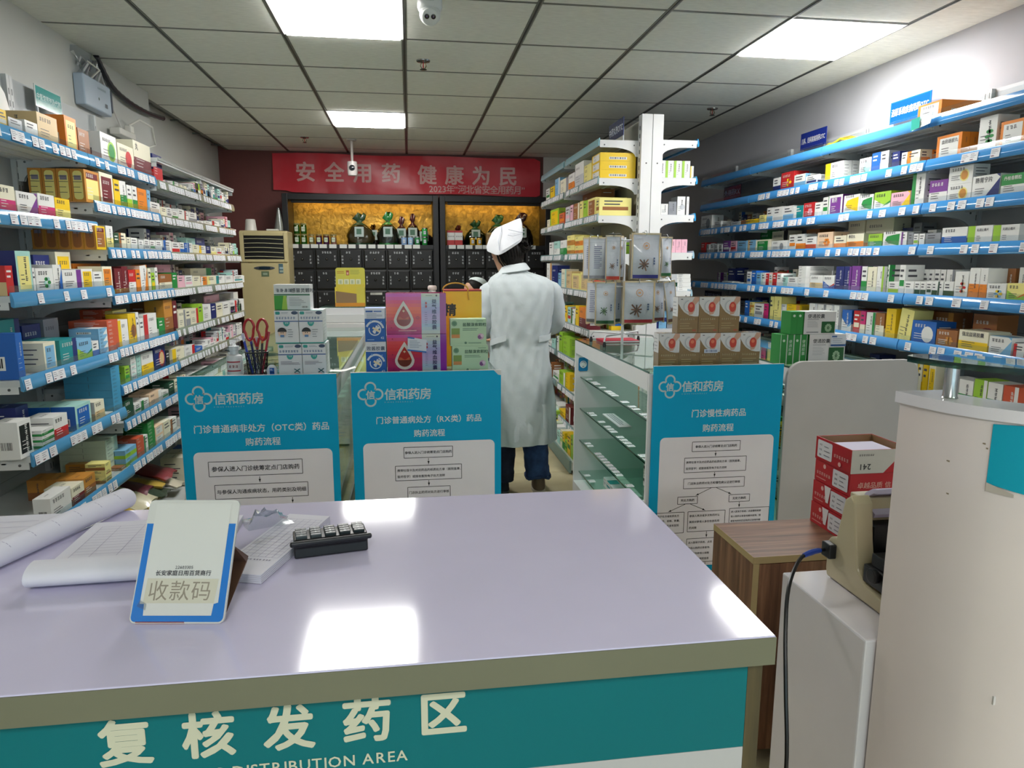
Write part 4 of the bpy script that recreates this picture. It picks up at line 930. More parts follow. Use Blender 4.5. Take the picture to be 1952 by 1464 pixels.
stockrow('LC5', [
    (4.390, 0.130, 0.108, 0.100, 0.00, 1, 1, 'rband', 'wk', '', 0, 1),
    (4.530, 0.085, 0.109, 0.100, 0.00, 1, 1, 'plain', 'wk', '', 0, 0),
    (4.626, 0.157, 0.103, 0.100, 0.00, 1, 1, 'rband', 'wR', '', 0, 1),
    (4.795, 0.095, 0.126, 0.100, 0.00, 1, 1, 'plain', 'g', '', 0, 0),
    (4.902, 0.177, 0.113, 0.100, 0.00, 1, 1, 'plain', 'W', '', 0, 1),
    (5.044, 0.314, 0.176, 0.100, 0.12, 1, 1, 'plain', 'K', '', 0, 1),
    (5.092, 0.122, 0.109, 0.100, 0.00, 1, 1, 'split', 'NW', '', 0, 0),
    (5.228, 0.158, 0.102, 0.100, 0.00, 1, 1, 'plain', 'w', '', 0, 0),
    (5.385, 0.406, 0.150, 0.100, 0.12, 1, 1, 'plain', 'P', '', 0, 1),
    (5.401, 0.185, 0.100, 0.100, 0.00, 1, 1, 'rband', 'WR', '', 0, 0),
    (5.602, 0.217, 0.101, 0.100, 0.00, 1, 1, 'rband', 'WR', '', 0, 1),
    (5.792, 0.608, 0.144, 0.100, 0.12, 1, 1, 'rband', 'kW', '', 0, 1),
    (5.836, 0.236, 0.101, 0.100, 0.00, 1, 1, 'plain', 'W', '', 0, 1),
])
stockrow('LA4', [
    (2.564, 0.087, 0.131, 0.080, 0.00, 1, 1, 'label', 'WKOW', '', 0, 1),
    (2.693, 0.119, 0.068, 0.100, 0.13, 1, 1, 'plain', 'DD', '', 0, 1),
    (2.717, 0.086, 0.065, 0.140, 0.00, 1, 3, 'split', 'WG', '', 0, 1),
    (2.807, 0.109, 0.094, 0.100, 0.00, 1, 1, 'split', 'WR', '', 0, 1),
    (2.813, 0.088, 0.135, 0.100, 0.13, 1, 1, 'plain', 'NN', '', 0, 1),
    (2.984, 0.139, 0.101, 0.090, 0.00, 3, 1, 'label', 'tBbB', '', 0, 1),
    (3.159, 0.096, 0.084, 0.160, 0.00, 1, 1, 'split', 'wo', '', 0, 1),
    (3.271, 0.068, 0.009, 0.100, 0.00, 1, 1, 'rband', 'WR', '', 0, 0),
    (3.351, 0.096, 0.202, 0.200, 0.00, 1, 6, 'plain', 'uu', '', 0, 1),
])
stockrow('LB5', [
    (3.534, 0.058, 0.083, 0.100, 0.00, 1, 1, 'rband', 'gG', '', 0, 0),
    (3.612, 0.068, 0.116, 0.160, 0.00, 1, 5, 'rband', 'Wt', '', 0, 0),
    (3.687, 0.056, 0.113, 0.100, 0.00, 1, 5, 'plain', 'tt', '', 0, 0),
    (3.751, 0.165, 0.116, 0.100, 0.00, 1, 1, 'split', 'WY', '', 0, 1),
    (3.932, 0.174, 0.132, 0.100, 0.00, 1, 1, 'circle', 'NRo', '', 0, 1),
    (4.115, 0.053, 0.087, 0.100, 0.00, 1, 1, 'plain', 'K', '', 0, 0),
    (4.222, 0.212, 0.083, 0.100, 0.00, 1, 1, 'vband', 'wY', '', 0, 1),
    (4.444, 0.202, 0.069, 0.100, 0.00, 1, 1, 'rband', 'WR', '', 0, 1),
    (4.658, 0.151, 0.041, 0.100, 0.00, 1, 1, 'plain', 'B', '', 0, 0),
    (4.832, 0.124, 0.034, 0.100, 0.00, 1, 1, 'rband', 'WG', '', 0, 0),
    (4.982, 0.159, 0.035, 0.100, 0.00, 1, 1, 'plain', 'W', '', 0, 0),
    (5.155, 0.171, 0.027, 0.100, 0.00, 1, 1, 'rband', 'WR', '', 0, 0),
])
stockrow('LB6', [
    (3.495, 0.105, 0.093, 0.100, 0.00, 1, 1, 'plain', 'D', '', 0, 1),
    (3.613, 0.083, 0.054, 0.100, 0.00, 1, 1, 'rband', 'WG', '', 0, 0),
    (3.704, 0.103, 0.055, 0.100, 0.00, 1, 1, 'rband', 'WG', '', 0, 0),
    (3.814, 0.183, 0.067, 0.100, 0.00, 1, 1, 'rband', 'pW', '', 0, 1),
    (4.006, 0.103, 0.046, 0.100, 0.00, 1, 1, 'rband', 'WG', '', 0, 0),
    (4.118, 0.091, 0.079, 0.100, 0.00, 1, 1, 'plain', 'D', '', 0, 0),
    (4.142, 0.119, 0.062, 0.100, 0.10, 1, 1, 'plain', 'D', '', 0, 0),
    (4.218, 0.076, 0.075, 0.100, 0.00, 1, 1, 'plain', 'w', '', 0, 0),
])
stockrow('LA5', [
    (2.700, 0.158, 0.091, 0.060, 0.00, 1, 1, 'plain', 'WGG', '', 0, 1),
    (2.867, 0.104, 0.077, 0.100, 0.00, 1, 1, 'split', 'wm', '', 0, 1),
    (2.973, 0.104, 0.084, 0.070, 0.00, 3, 1, 'split', 'AnnA', '', 0, 1),
    (3.177, 0.061, 0.087, 0.080, 0.00, 1, 3, 'split', 'yn', '', 0, 0),
    (3.307, 0.146, 0.055, 0.100, 0.12, 1, 1, 'label', 'AnB', '', 0, 1),
    (3.347, 0.132, 0.147, 0.200, 0.06, 1, 5, 'plain', 'LL', '', 0, 1),
])
stockrow('LB7', [
    (3.370, 0.049, 0.014, 0.100, 0.00, 1, 3, 'label', 'nWn', '', 0, 0),
    (3.426, 0.138, 0.080, 0.100, 0.00, 1, 2, 'split', 'bg', '', 0, 1),
    (3.571, 0.091, 0.099, 0.160, 0.00, 1, 3, 'plain', 'rW', '', 0, 1),
    (3.669, 0.051, 0.091, 0.100, 0.00, 1, 1, 'rband', 'WG', '', 0, 0),
    (3.728, 0.092, 0.142, 0.120, 0.00, 1, 4, 'plain', 'GG', '', 0, 1),
    (3.828, 0.122, 0.097, 0.100, 0.00, 1, 2, 'label', 'pW', '', 0, 1),
    (3.958, 0.104, 0.096, 0.100, 0.00, 1, 1, 'rband', 'wR', '', 0, 0),
    (4.071, 0.101, 0.088, 0.100, 0.00, 1, 1, 'rband', 'Wn', '', 0, 0),
])
stockrow('LC1', [
    (4.452, 0.130, 0.027, 0.100, 0.00, 1, 1, 'rband', 'Wk', '', 0, 0),
    (4.591, 0.098, 0.037, 0.100, 0.00, 1, 1, 'split', 'WG', '', 0, 0),
    (4.739, 0.116, 0.031, 0.100, 0.00, 1, 1, 'plain', 'w', '', 0, 0),
    (4.866, 0.169, 0.029, 0.100, 0.00, 1, 1, 'rband', 'WV', '', 0, 0),
    (5.046, 0.108, 0.078, 0.100, 0.00, 1, 1, 'split', 'gW', '', 0, 0),
    (5.166, 0.113, 0.049, 0.100, 0.00, 1, 1, 'plain', 'W', '', 0, 0),
    (5.293, 0.106, 0.055, 0.100, 0.00, 1, 1, 'plain', 'b', '', 0, 0),
])
stockrow('LC2', [
    (4.177, 0.149, 0.075, 0.100, 0.00, 1, 1, 'rband', 'Wk', '', 0, 0),
    (4.344, 0.089, 0.060, 0.100, 0.00, 1, 1, 'plain', 'w', '', 0, 0),
    (4.442, 0.084, 0.065, 0.100, 0.00, 1, 1, 'split', 'Wk', '', 0, 0),
    (4.535, 0.107, 0.051, 0.100, 0.00, 1, 1, 'split', 'WG', '', 0, 0),
    (4.652, 0.113, 0.072, 0.100, 0.00, 1, 1, 'rband', 'WG', '', 0, 0),
    (4.776, 0.076, 0.068, 0.100, 0.00, 1, 1, 'split', 'WR', '', 0, 0),
    (4.862, 0.171, 0.068, 0.100, 0.00, 1, 1, 'rband', 'Wk', '', 0, 0),
    (5.046, 0.135, 0.026, 0.100, 0.00, 1, 1, 'plain', 'W', '', 0, 0),
    (5.206, 0.185, 0.032, 0.100, 0.00, 1, 1, 'split', 'WG', '', 0, 0),
    (5.404, 0.185, 0.044, 0.100, 0.00, 1, 1, 'split', 'WR', '', 0, 0),
    (5.604, 0.137, 0.029, 0.100, 0.00, 1, 1, 'rband', 'WG', '', 0, 0),
    (5.773, 0.163, 0.022, 0.100, 0.00, 1, 1, 'plain', 'W', '', 0, 0),
    (5.952, 0.156, 0.015, 0.100, 0.00, 1, 1, 'rband', 'WR', '', 0, 0),
])
stockrow('LC3', [
    (4.230, 0.134, 0.073, 0.100, 0.00, 1, 1, 'rband', 'WB', '', 0, 0),
    (4.373, 0.134, 0.068, 0.100, 0.00, 1, 1, 'split', 'WR', '', 0, 0),
    (4.517, 0.081, 0.070, 0.100, 0.00, 1, 1, 'rband', 'WB', '', 0, 0),
    (4.607, 0.052, 0.069, 0.100, 0.00, 1, 1, 'plain', 'B', '', 0, 0),
    (4.670, 0.098, 0.071, 0.100, 0.00, 1, 1, 'split', 'WB', '', 0, 0),
    (4.779, 0.126, 0.064, 0.100, 0.00, 1, 1, 'rband', 'wR', '', 0, 0),
    (4.916, 0.146, 0.061, 0.100, 0.00, 1, 1, 'rband', 'WY', '', 0, 0),
    (4.991, 0.200, 0.114, 0.100, 0.10, 1, 1, 'plain', 't', '', 0, 1),
    (5.075, 0.103, 0.062, 0.100, 0.00, 1, 1, 'plain', 'N', '', 0, 0),
    (5.191, 0.136, 0.057, 0.100, 0.00, 1, 1, 'split', 'wy', '', 0, 0),
    (5.203, 0.218, 0.121, 0.100, 0.10, 1, 1, 'plain', 'N', '', 0, 1),
    (5.341, 0.130, 0.054, 0.100, 0.00, 1, 1, 'rband', 'WR', '', 0, 0),
    (5.486, 0.184, 0.038, 0.100, 0.00, 1, 1, 'plain', 'W', '', 0, 0),
    (5.686, 0.251, 0.018, 0.100, 0.00, 1, 1, 'rband', 'WG', '', 0, 0),
])
stockrow('LC4', [
    (5.779, 0.120, 0.058, 0.100, 0.00, 1, 1, 'plain', 'W', '', 0, 0),
    (5.934, 0.202, 0.055, 0.100, 0.00, 1, 1, 'rband', 'WT', '', 0, 0),
])
stockrow('G2', [
    (4.645, 0.214, 0.161, 0.240, 0.00, 1, 3, 'label', 'YWW', '', 0, 1),
    (4.873, 0.208, 0.128, 0.200, 0.00, 1, 2, 'plain', 'y', '', 0, 1),
    (5.097, 0.262, 0.175, 0.100, 0.00, 1, 1, 'split', 'WS', '', 0, 1),
    (5.377, 0.198, 0.128, 0.100, 0.00, 1, 1, 'split', 'WO', '', 0, 1),
    (5.417, 0.151, 0.157, 0.100, 0.10, 1, 1, 'plain', 'g', '', 0, 1),
    (5.593, 0.296, 0.120, 0.100, 0.00, 1, 1, 'rband', 'wk', '', 0, 1),
    (5.909, 0.194, 0.152, 0.100, 0.00, 1, 1, 'rband', 'bW', '', 0, 1),
    (6.125, 0.185, 0.108, 0.100, 0.00, 1, 1, 'plain', 'Y', '', 0, 0),
    (6.334, 0.172, 0.110, 0.100, 0.00, 1, 1, 'rband', 'WG', '', 0, 0),
])
stockrow('G3', [
    (4.645, 0.082, 0.114, 0.220, 0.00, 1, 1, 'label', 'yno', '', 0, 0),
    (4.741, 0.215, 0.127, 0.220, 0.00, 1, 1, 'label', 'yno', '', 0, 1),
    (4.971, 0.107, 0.127, 0.100, 0.00, 1, 1, 'plain', 'g', '', 0, 0),
    (5.046, 0.550, 0.245, 0.100, 0.12, 1, 1, 'plain', 'nn', '', 0, 1),
    (5.094, 0.096, 0.133, 0.100, 0.00, 1, 1, 'plain', 'y', '', 0, 0),
    (5.206, 0.187, 0.130, 0.100, 0.00, 1, 1, 'rband', 'nw', '', 0, 1),
    (5.412, 0.090, 0.131, 0.100, 0.00, 1, 1, 'plain', 'P', '', 0, 0),
    (5.520, 0.152, 0.128, 0.100, 0.00, 1, 1, 'split', 'SP', '', 0, 0),
    (5.711, 0.204, 0.095, 0.100, 0.00, 1, 1, 'label', 'rO', '', 0, 0),
    (5.936, 0.360, 0.148, 0.100, 0.00, 1, 1, 'label', 'gY', '', 0, 1),
    (6.320, 0.123, 0.075, 0.100, 0.00, 1, 1, 'plain', 'w', '', 0, 0),
])
stockrow('G4', [
    (4.679, 0.168, 0.102, 0.140, 0.00, 1, 1, 'label', 'wn', '', 0, 1),
    (4.861, 0.181, 0.113, 0.140, 0.00, 1, 1, 'label', 'yn', '', 0, 1),
    (5.058, 0.265, 0.134, 0.140, 0.00, 1, 2, 'split', 'yO', '', 0, 1),
    (5.340, 0.256, 0.152, 0.120, 0.00, 1, 2, 'split', 'yA', '', 0, 1),
    (5.616, 0.241, 0.123, 0.100, 0.00, 1, 1, 'split', 'WG', '', 0, 1),
    (5.878, 0.241, 0.123, 0.100, 0.00, 1, 1, 'split', 'tW', '', 0, 1),
    (6.141, 0.189, 0.120, 0.100, 0.00, 1, 1, 'plain', 'W', '', 0, 0),
])
stockrow('G5', [
    (4.645, 0.055, 0.141, 0.100, 0.00, 1, 1, 'plain', 'r', '', 0, 0),
    (4.709, 0.241, 0.134, 0.140, 0.00, 1, 1, 'label', 'yo', '', 0, 1),
    (4.966, 0.250, 0.123, 0.140, 0.00, 1, 1, 'label', 'yo', '', 0, 1),
    (5.233, 0.163, 0.137, 0.100, 0.00, 1, 1, 'plain', 'o', '', 0, 1),
    (5.415, 0.174, 0.152, 0.100, 0.00, 1, 1, 'rband', 'wt', '', 0, 1),
    (5.610, 0.102, 0.121, 0.100, 0.00, 1, 1, 'plain', 'b', '', 0, 0),
    (5.733, 0.240, 0.180, 0.100, 0.00, 1, 1, 'plain', 'N', '', 0, 1),
    (5.996, 0.213, 0.198, 0.100, 0.00, 1, 1, 'rband', 'WA', '', 0, 1),
])
stockrow('G6', [
    (4.746, 0.216, 0.147, 0.100, 0.00, 1, 1, 'split', 'Om', '', 0, 1),
    (4.978, 0.099, 0.152, 0.100, 0.00, 1, 1, 'plain', 'Y', '', 0, 0),
    (5.094, 0.121, 0.120, 0.100, 0.00, 1, 1, 'rband', 'WG', '', 0, 0),
    (5.232, 0.109, 0.125, 0.100, 0.00, 1, 1, 'rband', 'tR', '', 0, 0),
    (5.360, 0.095, 0.130, 0.100, 0.00, 1, 1, 'plain', 'Y', '', 0, 0),
    (5.474, 0.099, 0.090, 0.100, 0.00, 1, 1, 'rband', 'WK', '', 0, 0),
])
stockrow('G7', [
    (5.250, 0.246, 0.145, 0.100, 0.00, 1, 2, 'plain', 'gG', '', 0, 1),
    (5.516, 0.122, 0.166, 0.100, 0.00, 1, 1, 'plain', 'g', '', 0, 0),
    (5.658, 0.106, 0.118, 0.100, 0.00, 1, 1, 'rband', 'WD', '', 0, 0),
    (5.786, 0.157, 0.078, 0.100, 0.00, 1, 1, 'rband', 'tW', '', 0, 0),
    (5.966, 0.166, 0.035, 0.100, 0.00, 1, 1, 'plain', 'W', '', 0, 0),
])
stockrow('G8', [
    (5.231, 0.150, 0.125, 0.100, 0.00, 1, 3, 'plain', 'Y', '', 0, 1),
    (5.400, 0.221, 0.114, 0.100, 0.00, 1, 1, 'rband', 'gW', '', 0, 1),
    (5.642, 0.240, 0.071, 0.100, 0.00, 1, 1, 'rband', 'WG', '', 0, 0),
    (5.905, 0.069, 0.127, 0.100, 0.00, 1, 1, 'plain', 'n', '', 0, 0),
])
stockrow('G9', [
    (5.195, 0.169, 0.134, 0.100, 0.00, 1, 1, 'rband', 'mW', '', 0, 1),
    (5.382, 0.222, 0.050, 0.100, 0.00, 1, 1, 'rband', 'Yn', '', 0, 0),
    (5.625, 0.196, 0.061, 0.100, 0.00, 1, 2, 'rband', 'WD', '', 0, 0),
])
stockrow('R1', [
    (3.037, 0.152, 0.076, 0.200, 0.00, 1, 1, 'label', 'OWW', '', 0, 1),
])
stockrow('R2', [
    (2.567, 0.119, 0.103, 0.100, 0.00, 1, 1, 'label', 'OWW', '', 0, 1),
    (2.707, 0.093, 0.142, 0.100, 0.00, 1, 1, 'leaf', 'WGG', '', 0, 1),
    (2.894, 0.148, 0.106, 0.040, 0.00, 3, 1, 'label', 'OWWO', '血府逐瘀丸', 0, 1),
    (3.147, 0.086, 0.070, 0.060, 0.00, 3, 1, 'split', 'wO', '', 0, 0),
    (3.237, 0.037, 0.071, 0.100, 0.00, 1, 1, 'plain', 'W', '', 0, 0),
    (3.290, 0.054, 0.084, 0.100, 0.00, 1, 1, 'plain', 'N', '', 0, 0),
    (3.372, 0.061, 0.100, 0.090, 0.00, 1, 1, 'plain', 'WWk', '', 0, 0),
    (3.437, 0.067, 0.102, 0.090, 0.00, 1, 1, 'split', 'BW', '', 0, 0),
    (3.509, 0.097, 0.088, 0.100, 0.00, 1, 1, 'circle', 'Wtt', '', 0, 1),
    (3.751, 0.172, 0.103, 0.050, 0.00, 4, 1, 'vband', 'WYY', '', 0, 1),
    (3.999, 0.130, 0.059, 0.140, 0.00, 1, 1, 'split', 'WNY', '', 0, 0),
    (4.135, 0.126, 0.081, 0.100, 0.00, 1, 1, 'split', 'WbO', '', 0, 0),
    (4.267, 0.154, 0.113, 0.100, 0.00, 1, 1, 'leaf', 'RrY', '', 0, 1),
    (4.427, 0.095, 0.092, 0.080, 0.00, 1, 1, 'split', 'WN', '', 0, 0),
])
stockrow('R3', [
    (2.539, 0.113, 0.087, 0.100, 0.00, 1, 1, 'split', 'GWY', '丹桂香颗粒', 0, 1),
    (2.660, 0.144, 0.097, 0.100, 0.00, 1, 1, 'diag', 'WNN', '肠胃宁片', 0, 1),
    (2.809, 0.137, 0.154, 0.080, 0.00, 1, 2, 'circle', 'WyA', '', 0, 1),
    (2.949, 0.112, 0.108, 0.100, 0.00, 1, 1, 'split', 'VWY', '', 0, 1),
    (3.095, 0.085, 0.160, 0.120, 0.00, 1, 1, 'vband', 'WG', '', 0, 1),
    (3.188, 0.137, 0.079, 0.100, 0.00, 1, 1, 'diag', 'PYG', '', 0, 1),
    (3.329, 0.127, 0.094, 0.100, 0.00, 1, 1, 'wave', 'gWG', '', 0, 1),
    (3.465, 0.110, 0.089, 0.100, 0.00, 1, 1, 'shape', 'WGg', '', 0, 1),
    (3.579, 0.141, 0.102, 0.100, 0.00, 1, 1, 'shape', 'WYR', '', 0, 1),
    (3.734, 0.131, 0.115, 0.100, 0.00, 1, 1, 'label', 'WVgV', '胃药', 0, 1),
    (3.871, 0.053, 0.112, 0.100, 0.00, 1, 1, 'top', 'WG', '', 0, 0),
    (3.929, 0.077, 0.089, 0.100, 0.00, 1, 1, 'rband', 'Ww', '', 0, 0),
    (4.012, 0.115, 0.095, 0.100, 0.00, 1, 1, 'leaf', 'RPP', '', 0, 1),
    (4.132, 0.109, 0.085, 0.100, 0.00, 1, 1, 'top', 'TW', '', 0, 0),
    (4.248, 0.121, 0.095, 0.100, 0.00, 1, 1, 'rband', 'Wb', '', 0, 0),
    (4.376, 0.121, 0.099, 0.100, 0.00, 1, 1, 'split', 'WN', '', 0, 0),
    (4.504, 0.078, 0.101, 0.100, 0.00, 1, 1, 'rband', 'Wb', '', 0, 0),
    (4.603, 0.081, 0.060, 0.100, 0.00, 1, 1, 'rband', 'yn', '', 0, 0),
    (4.692, 0.269, 0.041, 0.100, 0.00, 1, 1, 'label', 'Yn', '', 0, 0),
    (4.968, 0.155, 0.039, 0.100, 0.00, 1, 1, 'plain', 'W', '', 0, 0),
    (5.141, 0.137, 0.031, 0.100, 0.00, 1, 1, 'rband', 'Wk', '', 0, 0),
    (5.297, 0.125, 0.059, 0.100, 0.00, 1, 1, 'plain', 'W', '', 0, 0),
    (5.472, 0.208, 0.117, 0.100, 0.00, 1, 1, 'circle', 'Wkk', '', 0, 1),
])
stockrow('R4', [
    (2.538, 0.127, 0.077, 0.100, 0.00, 1, 1, 'vband', 'WgG', '元胡止痛片', 0, 1),
    (2.670, 0.130, 0.080, 0.100, 0.00, 1, 1, 'vband', 'WgG', '元胡止痛片', 0, 1),
    (2.806, 0.146, 0.080, 0.100, 0.00, 1, 1, 'split', 'WBb', '', 0, 1),
    (2.961, 0.094, 0.061, 0.100, 0.00, 1, 1, 'plain', 'k', '', 0, 0),
    (3.062, 0.035, 0.061, 0.100, 0.00, 1, 1, 'plain', 'Wg', '', 0, 0),
    (3.104, 0.032, 0.062, 0.100, 0.00, 1, 1, 'plain', 'Wg', '', 0, 0),
    (3.140, 0.033, 0.069, 0.100, 0.00, 1, 1, 'plain', 'k', '', 0, 0),
    (3.184, 0.038, 0.073, 0.100, 0.00, 1, 1, 'plain', 'WV', '', 0, 0),
    (3.225, 0.134, 0.079, 0.100, 0.00, 1, 1, 'shape', 'WGG', '', 0, 1),
    (3.367, 0.110, 0.073, 0.100, 0.00, 1, 1, 'split', 'gGB', '', 0, 1),
    (3.464, 0.229, 0.161, 0.100, 0.13, 1, 1, 'plain', 'wn', '', 0, 1),
    (3.517, 0.148, 0.081, 0.100, 0.00, 1, 1, 'split', 'wOO', '参苏丸', 0, 1),
    (3.670, 0.114, 0.077, 0.100, 0.00, 1, 1, 'split', 'wOy', '', 0, 0),
    (3.706, 0.151, 0.176, 0.100, 0.13, 1, 1, 'split', 'wO', '', 0, 1),
    (3.799, 0.154, 0.102, 0.100, 0.00, 1, 1, 'leaf', 'pOO', '', 0, 1),
    (3.964, 0.114, 0.082, 0.100, 0.00, 1, 1, 'wave', 'Wrr', '', 0, 0),
    (4.096, 0.090, 0.102, 0.100, 0.00, 1, 1, 'split', 'WO', '', 0, 0),
    (4.149, 0.149, 0.137, 0.100, 0.13, 1, 1, 'plain', 'n', '', 0, 1),
    (4.192, 0.081, 0.102, 0.100, 0.00, 1, 1, 'split', 'WO', '', 0, 0),
    (4.299, 0.195, 0.070, 0.100, 0.00, 1, 1, 'circle', 'Wkk', '', 0, 1),
    (4.522, 0.191, 0.084, 0.100, 0.00, 1, 1, 'label', 'wG', '', 0, 1),
    (4.524, 0.212, 0.143, 0.100, 0.13, 1, 1, 'rband', 'wK', '', 0, 1),
    (4.721, 0.110, 0.087, 0.100, 0.00, 1, 1, 'split', 'bo', '', 0, 0),
    (4.765, 0.138, 0.154, 0.100, 0.13, 1, 1, 'plain', 'G', '', 0, 1),
    (4.855, 0.141, 0.085, 0.100, 0.00, 1, 1, 'plain', 'bT', '', 0, 0),
    (5.013, 0.096, 0.089, 0.100, 0.00, 1, 1, 'rband', 'PR', '', 0, 0),
    (5.127, 0.110, 0.093, 0.100, 0.00, 1, 1, 'rband', 'VW', '', 0, 0),
    (5.255, 0.057, 0.071, 0.100, 0.00, 1, 1, 'rband', 'Wk', '', 0, 0),
    (5.331, 0.058, 0.073, 0.100, 0.00, 1, 1, 'rband', 'Wk', '', 0, 0),
    (5.409, 0.060, 0.083, 0.100, 0.00, 1, 1, 'rband', 'Wk', '', 0, 0),
    (5.489, 0.062, 0.077, 0.100, 0.00, 1, 1, 'rband', 'Wk', '', 0, 0),
    (5.572, 0.085, 0.093, 0.100, 0.00, 1, 1, 'plain', 'RR', '', 0, 0),
])
stockrow('R5', [
    (2.425, 0.083, 0.074, 0.100, 0.00, 1, 1, 'wave', 'ygO', '', 0, 1),
    (2.514, 0.094, 0.071, 0.100, 0.00, 1, 1, 'leaf', 'WbY', '', 0, 1),
    (2.519, 0.035, 0.136, 0.100, 0.09, 1, 1, 'rband', 'WO', '', 0, 1),
    (2.572, 0.052, 0.131, 0.100, 0.09, 1, 1, 'plain', 'n', '', 0, 1),
    (2.611, 0.038, 0.131, 0.100, 0.00, 1, 1, 'split', 'WOY', '', 0, 1),
    (2.629, 0.052, 0.131, 0.100, 0.09, 1, 1, 'plain', 'n', '', 0, 1),
    (2.652, 0.054, 0.133, 0.100, 0.00, 1, 1, 'split', 'WOY', '', 0, 1),
    (2.712, 0.074, 0.117, 0.100, 0.00, 1, 1, 'leaf', 'WpR', '', 0, 1),
    (2.792, 0.056, 0.072, 0.100, 0.00, 1, 1, 'rband', 'WD', '', 0, 0),
    (2.851, 0.032, 0.071, 0.100, 0.00, 1, 1, 'rband', 'WD', '', 0, 0),
    (2.886, 0.033, 0.070, 0.100, 0.00, 1, 1, 'rband', 'WD', '', 0, 0),
    (2.911, 0.048, 0.124, 0.100, 0.10, 1, 1, 'rband', 'Wk', '', 0, 1),
    (2.922, 0.033, 0.069, 0.100, 0.00, 1, 1, 'rband', 'WD', '', 0, 0),
    (2.959, 0.034, 0.069, 0.100, 0.00, 1, 1, 'rband', 'WD', '', 0, 0),
    (2.963, 0.033, 0.124, 0.100, 0.10, 1, 1, 'rband', 'WD', '', 0, 0),
    (2.997, 0.035, 0.068, 0.100, 0.00, 1, 1, 'rband', 'WD', '', 0, 0),
    (3.000, 0.034, 0.124, 0.100, 0.10, 1, 1, 'rband', 'WD', '', 0, 0),
    (3.037, 0.035, 0.123, 0.100, 0.10, 1, 1, 'rband', 'WD', '', 0, 0),
    (3.039, 0.063, 0.067, 0.100, 0.00, 1, 1, 'plain', 'WD', '', 0, 0),
    (3.075, 0.035, 0.123, 0.100, 0.10, 1, 1, 'rband', 'WD', '', 0, 0),
    (3.104, 0.039, 0.145, 0.100, 0.00, 1, 1, 'top', 'WG', '胃苏', 0, 0),
    (3.118, 0.111, 0.125, 0.100, 0.10, 1, 1, 'plain', 'WD', '健胃消食', 0, 1),
    (3.145, 0.073, 0.063, 0.100, 0.00, 1, 1, 'rband', 'Wg', '', 0, 0),
    (3.220, 0.014, 0.145, 0.100, 0.00, 1, 1, 'top', 'WG', '胃苏', 0, 0),
    (3.258, 0.053, 0.137, 0.100, 0.00, 1, 1, 'rband', 'Wg', '', 0, 1),
    (3.315, 0.072, 0.134, 0.100, 0.00, 1, 1, 'plain', 'w', '', 0, 1),
    (3.391, 0.044, 0.137, 0.100, 0.00, 1, 1, 'vband', 'WG', '', 0, 0),
    (3.448, 0.073, 0.139, 0.100, 0.00, 1, 1, 'plain', 'VN', '', 0, 1),
    (3.525, 0.061, 0.136, 0.100, 0.00, 1, 1, 'rband', 'NV', '', 0, 1),
    (3.591, 0.073, 0.136, 0.100, 0.00, 1, 1, 'plain', 'NV', '', 0, 1),
    (3.674, 0.108, 0.085, 0.100, 0.00, 1, 1, 'wave', 'WBR', '', 0, 1),
    (3.787, 0.131, 0.083, 0.100, 0.00, 1, 1, 'split', 'Wo', '', 0, 1),
    (3.969, 0.082, 0.135, 0.180, 0.00, 1, 4, 'plain', 'WR', '', 0, 1),
    (4.057, 0.110, 0.069, 0.100, 0.00, 1, 1, 'split', 'Wk', '', 0, 0),
    (4.174, 0.070, 0.068, 0.100, 0.00, 1, 1, 'split', 'tW', '', 0, 0),
    (4.251, 0.053, 0.090, 0.100, 0.00, 1, 1, 'plain', 'W', '', 0, 0),
    (4.310, 0.047, 0.093, 0.100, 0.00, 1, 1, 'plain', 'R', '', 0, 0),
    (4.364, 0.041, 0.086, 0.100, 0.00, 1, 1, 'rband', 'Wo', '', 0, 0),
    (4.413, 0.035, 0.088, 0.100, 0.00, 1, 1, 'plain', 'R', '', 0, 0),
    (4.455, 0.050, 0.091, 0.100, 0.00, 1, 1, 'split', 'Wt', '', 0, 0),
    (4.513, 0.066, 0.090, 0.100, 0.00, 1, 1, 'split', 'bW', '', 0, 0),
    (4.587, 0.061, 0.104, 0.100, 0.00, 1, 1, 'plain', 'B', '', 0, 0),
    (4.655, 0.062, 0.096, 0.100, 0.00, 1, 1, 'rband', 'WB', '', 0, 0),
    (4.790, 0.142, 0.017, 0.050, 0.00, 1, 1, 'rband', 'Wn', '', 0, 0),
    (4.940, 0.178, 0.021, 0.060, 0.00, 1, 1, 'plain', 'W', '', 0, 0),
    (5.106, 0.127, 0.115, 0.100, 0.10, 1, 1, 'plain', 'N', '', 0, 0),
])
